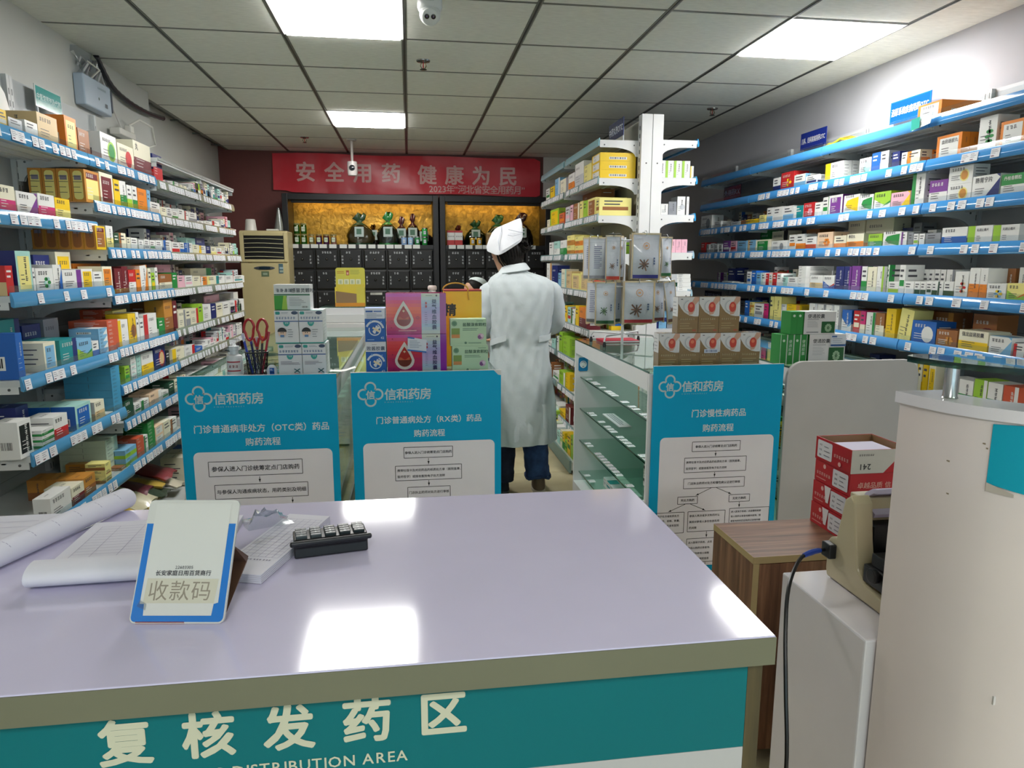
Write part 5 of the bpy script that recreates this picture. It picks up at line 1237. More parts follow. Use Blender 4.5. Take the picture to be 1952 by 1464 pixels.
stockrow('R6', [
    (2.390, 0.049, 0.061, 0.100, 0.00, 1, 1, 'rband', 'WR', '', 0, 0),
    (2.451, 0.109, 0.080, 0.100, 0.00, 1, 1, 'diag', 'Wbb', '', 0, 1),
    (2.568, 0.156, 0.091, 0.100, 0.00, 1, 1, 'split', 'wYn', '强龙益肾胶囊', 0, 1),
    (2.660, 0.130, 0.153, 0.100, 0.12, 1, 1, 'leaf', 'nmm', '', 0, 1),
    (2.734, 0.122, 0.081, 0.100, 0.00, 1, 1, 'leaf', 'nAA', '', 0, 1),
    (2.862, 0.154, 0.109, 0.100, 0.00, 1, 1, 'circle', 'BWW', '', 0, 1),
    (2.908, 0.120, 0.147, 0.100, 0.12, 1, 1, 'rband', 'nA', '', 0, 1),
    (3.027, 0.089, 0.162, 0.100, 0.00, 1, 1, 'plain', 'yy', '', 0.12, 1),
    (3.031, 0.100, 0.145, 0.100, 0.12, 1, 1, 'plain', 'An', '', 0, 1),
    (3.134, 0.070, 0.151, 0.100, 0.00, 1, 1, 'plain', 'YY', '', 0, 1),
    (3.217, 0.065, 0.125, 0.100, 0.00, 1, 1, 'split', 'nw', '', 0, 1),
    (3.290, 0.068, 0.123, 0.100, 0.00, 1, 1, 'rband', 'WG', '', 0, 1),
    (3.367, 0.040, 0.125, 0.100, 0.00, 1, 1, 'circle', 'MwP', '', 0, 0),
    (3.411, 0.054, 0.124, 0.100, 0.00, 1, 1, 'circle', 'RwO', '', 0, 0),
    (3.483, 0.085, 0.123, 0.100, 0.00, 1, 1, 'wave', 'BWb', '', 0, 1),
    (3.583, 0.064, 0.142, 0.100, 0.00, 1, 1, 'rband', 'Wk', '', 0, 1),
    (3.652, 0.072, 0.140, 0.100, 0.00, 1, 1, 'rband', 'WS', '', 0, 1),
    (3.729, 0.080, 0.139, 0.100, 0.00, 1, 1, 'rband', 'Wk', '', 0, 1),
    (3.814, 0.083, 0.140, 0.100, 0.00, 1, 1, 'rband', 'WS', '', 0, 1),
    (4.002, 0.147, 0.120, 0.100, 0.00, 1, 3, 'rband', 'YA', '', 0, 1),
    (4.156, 0.058, 0.116, 0.100, 0.00, 1, 3, 'rband', 'WS', '', 0, 0),
    (4.220, 0.087, 0.162, 0.100, 0.00, 1, 1, 'plain', 'y', '', 0, 1),
    (4.313, 0.062, 0.159, 0.100, 0.00, 1, 1, 'rband', 'yD', '', 0, 0),
    (4.382, 0.057, 0.107, 0.100, 0.00, 1, 1, 'plain', 'M', '', 0, 0),
    (4.446, 0.125, 0.103, 0.100, 0.00, 1, 1, 'rband', 'Wk', '', 0, 0),
    (4.579, 0.062, 0.107, 0.100, 0.00, 1, 3, 'rband', 'yA', '', 0, 0),
    (4.649, 0.063, 0.114, 0.100, 0.00, 1, 1, 'plain', 'B', '', 0, 0),
])
stockrow('R7', [
    (2.391, 0.070, 0.136, 0.100, 0.00, 1, 1, 'rband', 'rW', '', 0, 1),
    (2.467, 0.072, 0.136, 0.100, 0.00, 1, 1, 'split', 'WG', '', 0, 1),
    (2.544, 0.067, 0.138, 0.100, 0.00, 1, 1, 'rband', 'gW', '', 0, 1),
    (2.616, 0.076, 0.124, 0.100, 0.00, 1, 1, 'split', 'WG', '', 0, 1),
    (2.699, 0.068, 0.122, 0.100, 0.00, 1, 1, 'rband', 'WG', '', 0, 1),
    (2.837, 0.040, 0.163, 0.100, 0.00, 1, 1, 'label', 'wY', '', 0, 1),
    (2.884, 0.031, 0.162, 0.100, 0.00, 1, 1, 'plain', 'Y', '', 0, 0),
    (2.922, 0.028, 0.163, 0.100, 0.00, 1, 1, 'rband', 'wY', '', 0, 0),
    (2.960, 0.061, 0.153, 0.100, 0.00, 1, 1, 'plain', 'W', '', 0, 1),
])
# ---------- things on the counters ----------
def facing(w, d, h, x, y, z, draw, name, label, cat, group=None, body='W', side=None, rz=0, mat='card'):
    """a carton that faces the viewer, printed by draw(front, right side, left side, top)"""
    m = MB(mat, body); sd = side or body
    m.add([(0, 0, 0), (w, 0, 0), (w, d, 0), (0, d, 0), (0, 0, h), (w, 0, h), (w, d, h), (0, d, h)], [(0, 3, 2, 1), (4, 5, 6, 7), (0, 1, 5, 4), (2, 3, 7, 6)], body)
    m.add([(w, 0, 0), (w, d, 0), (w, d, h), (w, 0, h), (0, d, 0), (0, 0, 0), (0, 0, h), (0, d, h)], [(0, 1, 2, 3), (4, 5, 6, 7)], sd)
    draw(Face(m, (0, 0, 0), (1, 0, 0), (0, 0, 1), w, h), Face(m, (w, 0, 0), (0, 1, 0), (0, 0, 1), d, h), Face(m, (0, d, 0), (0, -1, 0), (0, 0, 1), d, h), Face(m, (0, 0, h), (1, 0, 0), (0, 1, 0), w, d))
    o = m.build(name, None, label, cat, group, loc=(x, y, z), rz=rz); return o
r0 = random.Random(3)
# white boxes with teal seals, left counter
def d_kang(face):
    def d(f, r, l, t):
        f.rect(0, .0, 1, .035, '#3f9f98'); f.rect(0, .66, 1, .69, '#3d5f9a'); f.scrawl(.06, .74, 7, .0095, '#4a6a9a', r0)
        f.rrect(.05, .88, .24, .97, .004, '#2f9a92'); f.disc(.85, .93, .007, '#3a4a66', sx=1.8); f.lines(.3, .7, .9, .96, 2, .0014, '#8f9aa4', r0)
        f.poly([(.5 + .14 * math.cos(a), .655 - .13 * math.sin(a)) for a in [PI * k / 10 for k in range(11)]][::-1], '#3aa29a')
        f.scrawl(.44, .6, 2, .006, '#e4e8e8', r0)
        if face:
            f.disc(.3, .33, .016, '#e9c9b4'); f.poly([(.3 + .018 * math.cos(a) / .092, .36 + .017 * math.sin(a) / .13) for a in [PI * k / 8 for k in range(9)]], '#1d1a1c'); f.rect(.22, .20, .38, .27, '#5a86b8'); f.disc(.26, .33, .0022, '#222222', f.L + 1, 8); f.disc(.34, .33, .0022, '#222222', f.L, 8)
            f.lines(.55, .8, .18, .46, 4, .0018, '#6a6f7a', r0)
        else:
            f.lines(.1, .92, .36, .48, 3, .0018, '#7d7384', r0); f.line(.66, .12, .9, .24, .004, '#2c5f66'); f.line(.66, .24, .9, .12, .004, '#2c5f66'); f.rect(.66, .06, .8, .1, '#d0616a'); f.rect(.8, .06, .92, .1, '#4aa2b0')
        r.lines(.1, .9, .2, .8, 6, .0015, '#9fb4b0', r0); r.rect(.0, 0, 1, .035, '#3f9f98'); t.rect(0, .0, 1, .2, '#3f9f98')
    return d
for (x, z, fc, lb) in ((-.528, 1.0008, 0, 'white capsule box with teal seal, bottom left of the four, beside the glue bottle'), (-.434, 1.0008, 0, 'white capsule box with teal seal, bottom right of the four'),
                       (-.535, 1.1345, 1, 'white capsule box with a masked child, top left of the four'), (-.441, 1.1345, 1, 'white capsule box with a masked child, top right of the four')):
    facing(.092, .13, .132, x, 2.90, z, d_kang(fc), 'medicine_box', lb, 'medicine box', 'white boxes with teal seals on the left counter', '#dfe0e4', '#d3dcda')
def d_green(f, r, l, t):
    f.rect(0, .57, 1, .62, '#1f6f4c'); f.poly([(0, 0), (.36, 0), (.33, .3), (.36, .56), (0, .56)], '#3f9f3a'); f.poly([(.2, .0), (.36, 0), (.34, .56), (.26, .56)], '#a4cc4a'); f.text(.48, .7, '感冒灵颗粒', .0185, '#33363c', .012, align='l'); f.scrawl(.06, .7, 4, .014, '#3f4a54', r0); f.lines(.42, .92, .14, .5, 6, .0016, '#8d9298', r0); f.bars(.76, .06, .95, .16, r0)
facing(.14, .07, .10, -.537, 2.93, 1.2682, d_green, 'medicine_box', 'white and green granule box lying on top of the four white boxes', 'medicine box', None, '#dfe2e2', rz=-.05)
# blue capsule boxes
def d_blue(sticker):
    def d(f, r, l, t):
        f.rect(0, .70, 1, 1, '#d8dae2'); f.text(.5, .75, '败酱胶囊', .0185, '#33405f', .012); f.lines(.3, .7, .89, .95, 1, .0016, '#8f7f8f', r0)
        f.arc(.48, .36, .021, .025, '#d6deea', -200, 60); f.arc(.48, .36, .030, .038, '#d9dfe9', 10, 160); f.scrawl(.2, .66, 5, .005, '#3f6fb0', r0)
        for a, c in ((.6, '#e8e4da'), (1.2, '#d8dde6'), (-.5, '#e6d6b4')): f.poly([(.5 + (.016 * math.cos(a + q) + .004 * math.cos(a)) / .082, .36 + (.016 * math.sin(a + q)) / .125) for q in (.25, -.25, PI + .25, PI - .25)], c)
        f.text(.84, .08, '42', .013, '#d3dfee', .012); f.lines(.1, .6, .03, .09, 1, .003, '#8fb4e0', r0); f.disc(.3, .62, .004, '#6fa0dc', None, 8); f.disc(.8, .6, .003, '#6fa0dc', None, 8)
        if sticker: f.rect(.0, .69, .98, .97, '#dfe3ee'); f.rect(.06, .88, .4, .93, '#3f66b0'); f.lines(.45, .9, .86, .95, 1, .005, '#5f7fc0', r0); f.lines(.1, .9, .71, .85, 4, .0016, '#7f8aa6', r0)
        r.lines(.1, .9, .2, .8, 5, .002, '#9fbfe8', r0)
    return d
for z, s, lb in ((1.0008, 0, 'blue and white capsule box at the bottom, left of the pink gift boxes'), (1.1378, 1, 'blue capsule box with a price sticker, on the other blue box')):
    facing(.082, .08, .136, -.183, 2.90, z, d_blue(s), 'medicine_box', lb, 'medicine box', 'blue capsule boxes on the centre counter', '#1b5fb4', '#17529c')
# pink gift boxes
def drop(f, u, v, r, col, s=1.0):
    P = []
    for k in range(25):
        a = 2 * PI * k / 24 - PI / 2
        q = 1.0 if math.sin(a) < .2 else 1 - .0 
        x = r * math.cos(a); y = r * math.sin(a)
        if y > 0: x *= (1 - (y / r)) ** .55 if y < r * .999 else 0; y *= 1.9
        P.append((u + x * s / f.w, v + y * s / f.h))
    f.poly(P, col)
def d_pink(dark, tag_):
    def d(f, r, l, t):
        n = 12; top = ('#d05cc8', '#e0487a', '#f0642e', '#d8302f', '#c82a5e', '#a82a7a') if not dark else ('#c84aa8', '#e04a4e', '#d83a40', '#b82858', '#b02a62', '#8a2a6a')
        stops = [lin3(c) for c in top]; f.L += 1
        for k in range(n):
            a = 1 - k / n; b = 1 - (k + 1) / n; q = (k + .5) / n * (len(stops) - 1); i = int(q); u = q - i; cc = tuple(stops[i][j] * (1 - u) + stops[min(i + 1, len(stops) - 1)][j] * u for j in range(3))
            f.rect(0, b, .585, a, cc, f.L)
        st = [lin3(c) for c in ('#d6d9c0', '#b9c9da', '#a9a6d8', '#c0a8d8', '#a9c0d8', '#c6cfc8')]; f.L += 1
        for k in range(n):
            a = 1 - k / n; b = 1 - (k + 1) / n; q = (k + .5) / n * 5; i = int(q); u = q - i; f.rect(.585, b, .895, a, tuple(st[i][j] * (1 - u) + st[min(i + 1, 5)][j] * u for j in range(3)), f.L)
        f.rect(.895, 0, 1, 1, '#a02a8a' if not dark else '#8a2aa0')
        drop(f, .29, .36, .040, '#d9d2cc'); drop(f, .29, .365, .029, '#a8251c'); f.poly([(.29 + .028 * math.cos(a) / f.w, .365 + .028 * math.sin(a) / f.h) for a in [PI + PI * k / 10 for k in range(11)]], '#8a2418' if not dark else '#6a2a1c')
        f.poly([(.18 + .022 * k, .40 + .03 * math.sin(k * .9)) for k in range(1, 10)] + [(.37, .36), (.2, .36)], '#c05a3a'); f.rect(.27, .56, .31, .58, '#e8d8b0'); f.rect(.285, .54, .295, .60, '#e8d8b0')
        for q in range(16):
            x, y = r0.uniform(.03, .55), r0.uniform(.06, .95)
            if abs(x - .29) > .17 or y < .15: f.arc(x, y, .005, .0065, '#8a2a5a', seg=10) if q % 2 else f.disc(x, y, .003, '#9a2448', None, 8)
        f.rect(.2, .07, .5, .1, '#d88a9a'); f.text(.80, .76, '益气维血胶囊', .0195, '#3a3560', .02, vertical=True, sp=1.0)
        f.disc(.665, .76, .004, '#b0303a', None, 8, 1, 1.4); f.disc(.665, .68, .004, '#b0303a', None, 8, 1, 1.4); f.lines(.64, .69, .2, .56, 7, .0016, '#7f789a', r0); f.lines(.66, .8, .93, .96, 1, .0014, '#7a8a8a', r0); f.disc(.84, .945, .004, '#5a4a5a', None, 6)
        if tag_:
            f.L += 2; f.poly([(.34, .60), (.655, .54), (.665, .86), (.35, .95)], '#d7deea'); f.poly([(.34, .60), (.655, .54), (.656, .575), (.341, .635)], '#3a72c0'); f.poly([(.349, .91), (.46, .885), (.461, .92), (.35, .95)], '#3a72c0'); f.lines(.38, .6, .66, .86, 5, .002, '#8f9cb4', r0)
    return d
def lin3(h): return C(h)
for z, dk, lb in ((1.0008, 1, 'pink gift box of blood tonic capsules with a price tag, lower one'), (1.1675, 0, 'pink gift box of blood tonic capsules, upper one')):
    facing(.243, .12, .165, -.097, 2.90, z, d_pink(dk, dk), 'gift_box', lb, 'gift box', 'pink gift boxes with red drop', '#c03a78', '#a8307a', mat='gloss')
# yellow gift bag with rope handle
t = thing('gift_bag', 'yellow paper gift bag with rope handle behind the pale green boxes', 'gift bag', (.148, 3.10, 1.0))
m = MB('card', '#ffca1c'); m.box(0, .165, 0, .11, 0.001, .332); m.box(0.0, .165, 0, .11, .3325, .339, '#a82a22'); m.build('bag_body', t)
m = MB('card', '#2a2018'); f = Face(m, (0, 0, 0), (1, 0, 0), (0, 0, 1), .165, .33); f.text(.155, .70, '精', .056, '#2a2018', .03); m.build('lettering', t)
m = MB('fabric', '#cfa24a'); m.tube([(.05 + .055 * math.cos(a) , -.004, .339 + .03 * math.sin(a)) for a in [PI * k / 12 for k in range(13)]], .0035, 6); m.tube([(.105, -.006, .345), (.104, -.008, .32), (.108, -.008, .295)], .003, 6); m.build('rope_handle', t, smooth=True)
# pale green boxes
def d_pg(f, r, l, t):
    f.rect(.03, .3, .26, .66, '#7f9a4a'); f.rect(.03, .3, .26, .43, '#d08a4a'); f.text(.34, .74, '盐酸溴索颗粒', .0165, '#31563f', .014, align='l'); f.lines(.34, .85, .56, .68, 2, .0022, '#6a8a74', r0); f.disc(.11, .84, .008, '#5f8a6a'); f.arc(.11, .84, .009, .011, '#4a7a5a'); f.disc(.84, .35, .013, '#c9a0bc'); f.disc(.81, .33, .008, '#7a4a80'); f.disc(.88, .38, .007, '#d8c0d0'); f.disc(.42, .12, .005, '#5a8068'); f.lines(.5, .95, .08, .15, 1, .003, '#7f9f88', r0); f.lines(.72, .97, .9, .96, 1, .002, '#5f8a6a', r0)
for z, x, lb in ((1.0008, .170, 'pale green granule box, lower one at the right end of the centre counter'), (1.1135, .163, 'pale green granule box, upper one under the yellow bag character')):
    facing(.150, .07, .112, x, 2.91, z, d_pg, 'medicine_box', lb, 'medicine box', 'pale green boxes on the centre counter', '#b7d4b0', '#a5c6a4')
# knee joint medicine boxes
def d_knee(stick):
    def d(f, r, l, t):
        f.rect(0, 0, 1, 1, '#8a6f45'); P = [(0, 1), (0, .74)] + [(.02 + .98 * k / 10, .74 - .30 * math.sin(PI / 2 * k / 10) ** .9) for k in range(11)] + [(1, 1)]
        f.poly([(0, .82), (.15, .68), (.3, .58), (.55, .49), (.8, .46), (1, .46), (1, 1), (0, 1)], '#d9d9da')
        f.arc(.55, .74, .024, .026, '#7f8f98', 100, 330); f.arc(.55, .74, .029, .030, '#9aa6ae', 110, 320); f.poly([(.78, 1), (1, 1), (1, .9), (.82, .78), (.8, .62), (.7, .52), (.52, .5), (.5, .62), (.6, .8)], '#c9a08a'); f.disc(.63, .72, .016, '#c8402e', None, 12, 1, 1.4); f.disc(.62, .76, .008, '#e07a58', None, 10); f.poly([(.9, .8), (1, .78), (1, .5), (.93, .5)], '#e4e4e6')
        f.scrawl(.1, .36, 7, .0085, '#c9b98f', r0); f.lines(.1, .9, .1, .3, 3, .003, '#b8a272', r0); f.rect(.1, .93, .2, .95, '#4a4a50'); f.rect(.72, .05, .9, .09, '#b0543a')
        if stick: f.L += 2; f.rect(.2, .44, .88, .55, '#cfd6e6'); f.bars(.22, .45, .86, .54, r0, bg='#d9dfec', fg='#3a4a7a')
        l.rect(0, 0, 1, .46, '#7d6440'); l.rect(0, .46, 1, 1, '#cfcfd0'); r.rect(0, 0, 1, .46, '#7d6440'); r.rect(0, .46, 1, 1, '#cfcfd0'); l.lines(.1, .9, .5, .9, 4, .003, '#8f9096', r0); t.rect(.0, 0, 1, 1, '#a08a60')
    return d
od = ('leftmost', 'second', 'middle', 'fourth', 'rightmost')
for k in range(5): facing(.0925, .06, .155, 1.062 + .0935 * k, 2.90, 1.0008, d_knee(k == 2), 'medicine_box', 'brown and white knee joint medicine box, %s of the bottom row of five' % od[k], 'medicine box', 'knee joint medicine boxes', '#d4d4d4', '#7d6440', mat='gloss')
for k in range(3): facing(.0925, .06, .155, 1.144 + .0945 * k, 2.903, 1.1572, d_knee(False), 'medicine_box', 'brown and white knee joint medicine box, %s of the top row of three' % ('left', 'middle', 'right')[k], 'medicine box', 'knee joint medicine boxes', '#d4d4d4', '#7d6440', mat='gloss')
# green and white capsule boxes on the right counter
def d_bt(tag_):
    def d(f, r, l, t):
        f.text(.10, .72, '便通胶囊', .021, '#3a3a3e', .014, align='l'); f.line(.1, .65, .46, .65, .0018, '#6a6a6e'); f.lines(.1, .5, .3, .6, 6, .0013, '#9a9a9e', r0); f.rect(.55, .05, .97, .56, '#1f5a2c'); f.lines(.08, .5, .06, .12, 1, .0036, '#7a7a80', r0)
        for q in range(10): f.disc(.76 + .075 * math.cos(q * .628) , .28 + .13 * math.sin(q * .628), .006, '#9fc09a', f.L + 1, 8)
        f.L += 1; f.arc(.76, .28, .007, .0095, '#b6d0b0'); f.disc(.76, .28, .003, '#8fb48a')
        if tag_: f.L += 2; f.rect(.58, .68, 1.0, .96, '#d6dae2'); f.rect(.58, .60, 1.0, .66, '#3a5f94'); f.rect(.6, .9, .74, .95, '#4a6aa0'); f.lines(.62, .95, .7, .88, 3, .002, '#8f98a8', r0)
        l.rect(0, 0, 1, 1, '#2a8a3a'); t.rect(0, 0, 1, 1, '#d9ddd8')
    return d
for k in range(4):
    def d_sp(f, r, l, t): f.text(.5, .72, '便通胶囊', .017, '#cfe2cc', .0, vertical=True) if k % 2 else f.disc(.5, .8, .006, '#cfe2cc'); f.rect(.0, 0, .06, 1, '#dfe6dc'); f.rect(.94, 0, 1, 1, '#dfe6dc')
    facing(.031, .085, .136, 1.662 + .0325 * k, 2.965, 1.0008, d_sp, 'medicine_box', 'green capsule carton spine, %s of the four below the upper box' % ('leftmost', 'second', 'third', 'rightmost')[k], 'medicine box', 'green and white capsule cartons', '#2b8a3c')
facing(.178, .085, .137, 1.796, 2.955, 1.0008, d_bt(True), 'medicine_box', 'white and green capsule carton with a price tag, lower one', 'medicine box', 'green and white capsule cartons', '#dcd8d8', '#cfd2cc')
facing(.060, .085, .102, 1.705, 2.965, 1.1386, lambda f, r, l, t: (f.line(.5, 0, .5, 1, .0012, '#1c6a2c'), f.disc(.25, .82, .006, '#cfe2cc'), f.disc(.72, .82, .006, '#cfe2cc')), 'medicine_box', 'pair of green carton ends beside the upper white capsule box', 'medicine box', 'green and white capsule cartons', '#2b8a3c')
facing(.155, .085, .102, 1.767, 2.96, 1.1386, d_bt(False), 'medicine_box', 'white and green capsule carton without a tag, upper one', 'medicine box', 'green and white capsule cartons', '#dcd8d8', '#cfd2cc')
# foam pump bottle
t = thing('foam_bottle', 'white foam pump bottle with clear cap and red bordered label', 'bottle', (-.708, 2.95, 1.0))
MB('plastic', '#dcdcde').lathe([(.026, .001), (.031, .006), (.031, .075), (.028, .084), (.016, .090)], 24).build('bottle_body', t, smooth=True)
MB('plastic', '#e4e4e6').lathe([(.016, .090), (.016, .104), (.02, .106), (.02, .122), (.009, .124), (.008, .132)], 20).build('pump', t, smooth=True)
MB('clear_plastic').lathe([(.025, .09), (.025, .146), (.022, .150)], 20).build('clear_cap', t, smooth=True)
m = MB('paper', '#d9cfd0')
for k in range(12):
    a0, a1 = -PI / 2 - .95 + 1.9 * k / 12, -PI / 2 - .95 + 1.9 * (k + 1) / 12
    for z0, z1, c in ((.022, .027, '#b03a44'), (.027, .058, '#d9cfd0'), (.058, .063, '#b03a44')): m.add([(.0314 * math.cos(a0), .0314 * math.sin(a0), z0), (.0314 * math.cos(a1), .0314 * math.sin(a1), z0), (.0314 * math.cos(a1), .0314 * math.sin(a1), z1), (.0314 * math.cos(a0), .0314 * math.sin(a0), z1)], [(0, 1, 2, 3)], c)
f = Face(m, (-.02, -.0335, .03), (1, 0, 0), (0, 0, 1), .04, .03); f.scrawl(.1, .25, 3, .011, '#8a3a40', r0); m.build('label_band', t)
# mesh pen cup, its pens and scissors
t = thing('pen_cup', 'black wire mesh pen cup beside the foam bottle', 'pen cup', (-.622, 2.955, 1.0))
m = MB('plastic', '#17171a')
for k in range(30):
    a = 2 * PI * k / 30
    for s in (-1, 1): m.tube([(.037 * math.cos(a), .037 * math.sin(a), .004), (.04 * math.cos(a + s * .28), .04 * math.sin(a + s * .28), .05), (.045 * math.cos(a + s * .56), .045 * math.sin(a + s * .56), .096)], .0009, 4)
m.build('wire_mesh', t)
m = MB('plastic', '#141416'); m.lathe([(.038, 0), (.039, .006), (.002, .007)], 24); m.build('cup_base', t)
m = MB('plastic', '#1b1b1e'); m.tube([(.0455 * math.cos(2 * PI * k / 24), .0455 * math.sin(2 * PI * k / 24), .097) for k in range(25)], .003, 8); m.build('rim', t, smooth=True)
def pen(lb, x, y, lean, c1, c2, ln=.15):
    p = thing('pen', lb, 'pen', (-.622 + x, 2.955 + y, 1.008), group='pens in the mesh cup')
    a = V(0, 0, 0); b = V(*lean, ln)
    MB('plastic', c1).tube([a, a.lerp(b, .82)], .0048, 8).build('barrel', p, smooth=True); MB('plastic', c2).tube([a.lerp(b, .82), b], .0052, 8).build('cap', p, smooth=True)
    MB('plastic', c2).tube([a.lerp(b, .8) + V(0, -.007, 0), a.lerp(b, .98) + V(0, -.007, 0)], .0015, 6).build('clip', p)
pen('blue ballpoint pen leaning left in the mesh cup', -.018, -.008, (-.030, -.008), '#2a3fae', '#c6cbe4', .165)
pen('dark blue pen standing in the mesh cup behind the scissors', -.006, .012, (-.02, .01), '#20295e', '#2a3a9a', .145)
pen('orange topped pen in the mesh cup', .01, .012, (.012, .012), '#3a3a3e', '#e0873a', .15)
pen('white pen in the middle of the mesh cup', .002, -.004, (.002, .006), '#d6d6da', '#c9ced6', .15)
pen('red pen leaning right in the mesh cup', .018, .0, (.034, .004), '#b8344a', '#cf5a6a', .17)
t = thing('scissors', 'scissors with large dark red handles standing in the mesh cup', 'scissors', (-.615, 2.945, 1.01))
for s in (-1, 1):
    m = MB('plastic', '#a81f2c'); pts = []
    for k in range(21):
        a = 2 * PI * k / 20; pts.append((s * .021 + .0195 * math.cos(a) * (1.05 if math.sin(a) > 0 else .8) + s * .004, -.012 + s * .003, .178 + .042 * math.sin(a)))
    m.tube(pts, .0052, 8); m.tube([(s * .010, -.012 + s * .003, .145), (s * .003, -.01, .115), (0, -.008, .10)], .005, 8); m.build('handle', t, smooth=True)
    m = MB('metal', '#8f9298'); m.add([(-.004, -.01 + s * .001, .105), (.004, -.01 + s * .001, .105), (s * .004, -.006, .005), (s * .002, -.006, .005)], [(0, 1, 2, 3)]); m.add([(-.004, -.0095 + s * .001, .105), (.004, -.0095 + s * .001, .105), (s * .004, -.0055, .005), (s * .002, -.0055, .005)], [(3, 2, 1, 0)]); m.build('blade', t)
MB('metal', '#6f7278').lathe([(.0045, -.014), (.0045, -.006)], 10, o=(0, 0, .108), ax='y').build('pivot', t)
# small glue bottle
t = thing('glue_bottle', 'small white glue bottle with blue label between pen cup and white boxes', 'bottle', (-.556, 2.905, 1.0))
MB('plastic', '#d6dbe2').lathe([(.012, .001), (.02, .005), (.021, .03), (.015, .042), (.009, .048)], 18).build('bottle_body', t, smooth=True)
MB('clear_plastic').lathe([(.0095, .046), (.0085, .07), (.003, .078)], 12).build('nozzle_cap', t, smooth=True)
m = MB('paper', '#2a5aa4'); f = Face(m, (-.005, -.0222, .008), (1, 0, 0), (0, 0, 1), .018, .032); f.rect(0, 0, 1, 1, '#2f62b0'); f.rect(0, .3, 1, .55, '#163a78'); f.lines(.1, .9, .65, .9, 2, .002, '#cfd9ea', r0); m.build('label_band', t)
# receipts on the glass
for lb, x, y, w, d, rz in (('white slip of paper lying on the glass behind the white boxes', -.30, 3.02, .13, .05, .15), ('folded white slip by the glue bottle', -.60, 3.05, .10, .06, -.2)):
    m = MB('paper', '#d9dad6'); g = [[(-w / 2 + w * j / 8, -d / 2 + d * i / 3, .003 + .012 * (j / 8) ** 3 + .002 * math.sin(j)) for j in range(9)] for i in range(4)]; m.sheet(g, thick=.0006); m.build('paper_slip', None, lb, 'paper', 'paper slips on the left counter', loc=(x, y, 1.0), rz=rz, smooth=True)
# yellow display carton on the back counter
t = thing('display_carton', 'yellow display carton with rounded header, torn open, on the back counter', 'carton', (-.578, 5.66, 1.1205))
m = MB('card', '#d8c94a'); w = .228; m.box(0, w, 0, .10, 0, .012); m.box(0, w, .094, .10, .012, .17); m.box(0, .004, .0, .094, .012, .15); m.box(w - .004, w, 0, .094, .012, .15); m.build('tray', t)
m = MB('card', '#8f7350'); m.add([(.006, -.001, .012), (.165, -.001, .012), (.165, -.001, .098), (.10, -.001, .088), (.06, -.001, .100), (.02, -.001, .106), (.006, -.001, .12)], [(0, 1, 2, 3, 4, 5, 6)]); m.add([(.006, .001, .012), (.165, .001, .012), (.165, .001, .098), (.006, .001, .12)], [(3, 2, 1, 0)]); m.build('torn_front', t)
m = MB('card', '#d9902a'); m.box(0, w, -.003, -.0015, 0, .028); m.box(.165, w - .004, -.002, 0, .028, .15, '#d3c84e'); m.build('front_band', t)
pts = [(0, .15), (w, .15)] + [(w - .02 + .02 * math.cos(a), .30 - .02 + .02 * math.sin(a)) for a in [PI / 2 * k / 5 for k in range(6)]] + [(.02 + .02 * math.cos(a), .28 + .02 * math.sin(a)) for a in [PI / 2 + PI / 2 * k / 5 for k in range(6)]]
m = MB('card', '#d6d052'); n = len(pts); m.add([(x, .10, z) for x, z in pts] + [(x, .104, z) for x, z in pts], [tuple(range(n)), tuple(range(2 * n - 1, n - 1, -1))] + [(i, n + i, n + (i + 1) % n, (i + 1) % n) for i in range(n)])
f = Face(m, (0, .0995, 0), (1, 0, 0), (0, 0, 1), w, .30); f.rect(.36, .80, .46, .93, '#b0583a'); f.rect(.38, .82, .44, .88, '#e0b0a0'); f.lines(.05, .35, .84, .92, 2, .004, '#b8622a', r0); f.lines(.5, .95, .82, .95, 4, .0025, '#8f9a5a', r0)
for q in range(4): f.rect(.08 + .2 * q, .56, .25 + .2 * q, .70, '#dfe3c8'); f.rect(.12 + .2 * q, .58, .2 + .2 * q, .67, '#b9c6a0')
m.build('header_card', t)
# stock inside the glass counters and mug on the back counter
t = thing('white_jar', 'white jar with a pinkish lid on the back counter left of the seated nurse', 'jar', (.18, 5.72, 1.1205))
MB('plastic', '#cfc8c4').lathe([(.03, .0), (.036, .01), (.036, .09), (.03, .11), (.026, .125)], 20).build('jar_body', t, smooth=True); MB('plastic', '#d9c6c2').lathe([(.034, .125), (.036, .13), (.036, .15), (.028, .16)], 20).build('lid', t, smooth=True)
# ---------- front counter things ----------
t = thing('payment_stand', 'blue framed payment code stand with white card, code area left blank', 'sign stand', (-.302, .876, 1.0), rz=-.14)
th = math.radians(30)
Mx = Matrix.Rotation(-th, 4, 'X')
w, h = .120, .158
def slab(m, x0, x1, z0, z1, y0, y1, r, col, mat=None):
    P = [(x1 - r + r * math.cos(a), z0 + r - r * math.cos(a) * 0 + r * math.sin(a) ) for a in [-PI / 2 + PI / 2 * k / 5 for k in range(6)]] + [(x1 - r + r * math.cos(a), z1 - r + r * math.sin(a)) for a in [PI / 2 * k / 5 for k in range(6)]] + [(x0 + r + r * math.cos(a), z1 - r + r * math.sin(a)) for a in [PI / 2 + PI / 2 * k / 5 for k in range(6)]] + [(x0 + r + r * math.cos(a), z0 + r + r * math.sin(a)) for a in [PI + PI / 2 * k / 5 for k in range(6)]]
    n = len(P); m.add([(x, y0, z) for x, z in P] + [(x, y1, z) for x, z in P], [tuple(range(n)), tuple(range(2 * n - 1, n - 1, -1))] + [(i, n + i, n + (i + 1) % n, (i + 1) % n) for i in range(n)], col, mat)
m = MB('gloss', '#c6c6c2'); m.X = Mx; slab(m, -w / 2, w / 2, .001, h, 0, .004, .007, '#c9c9c4'); m.build('face_plate', t)
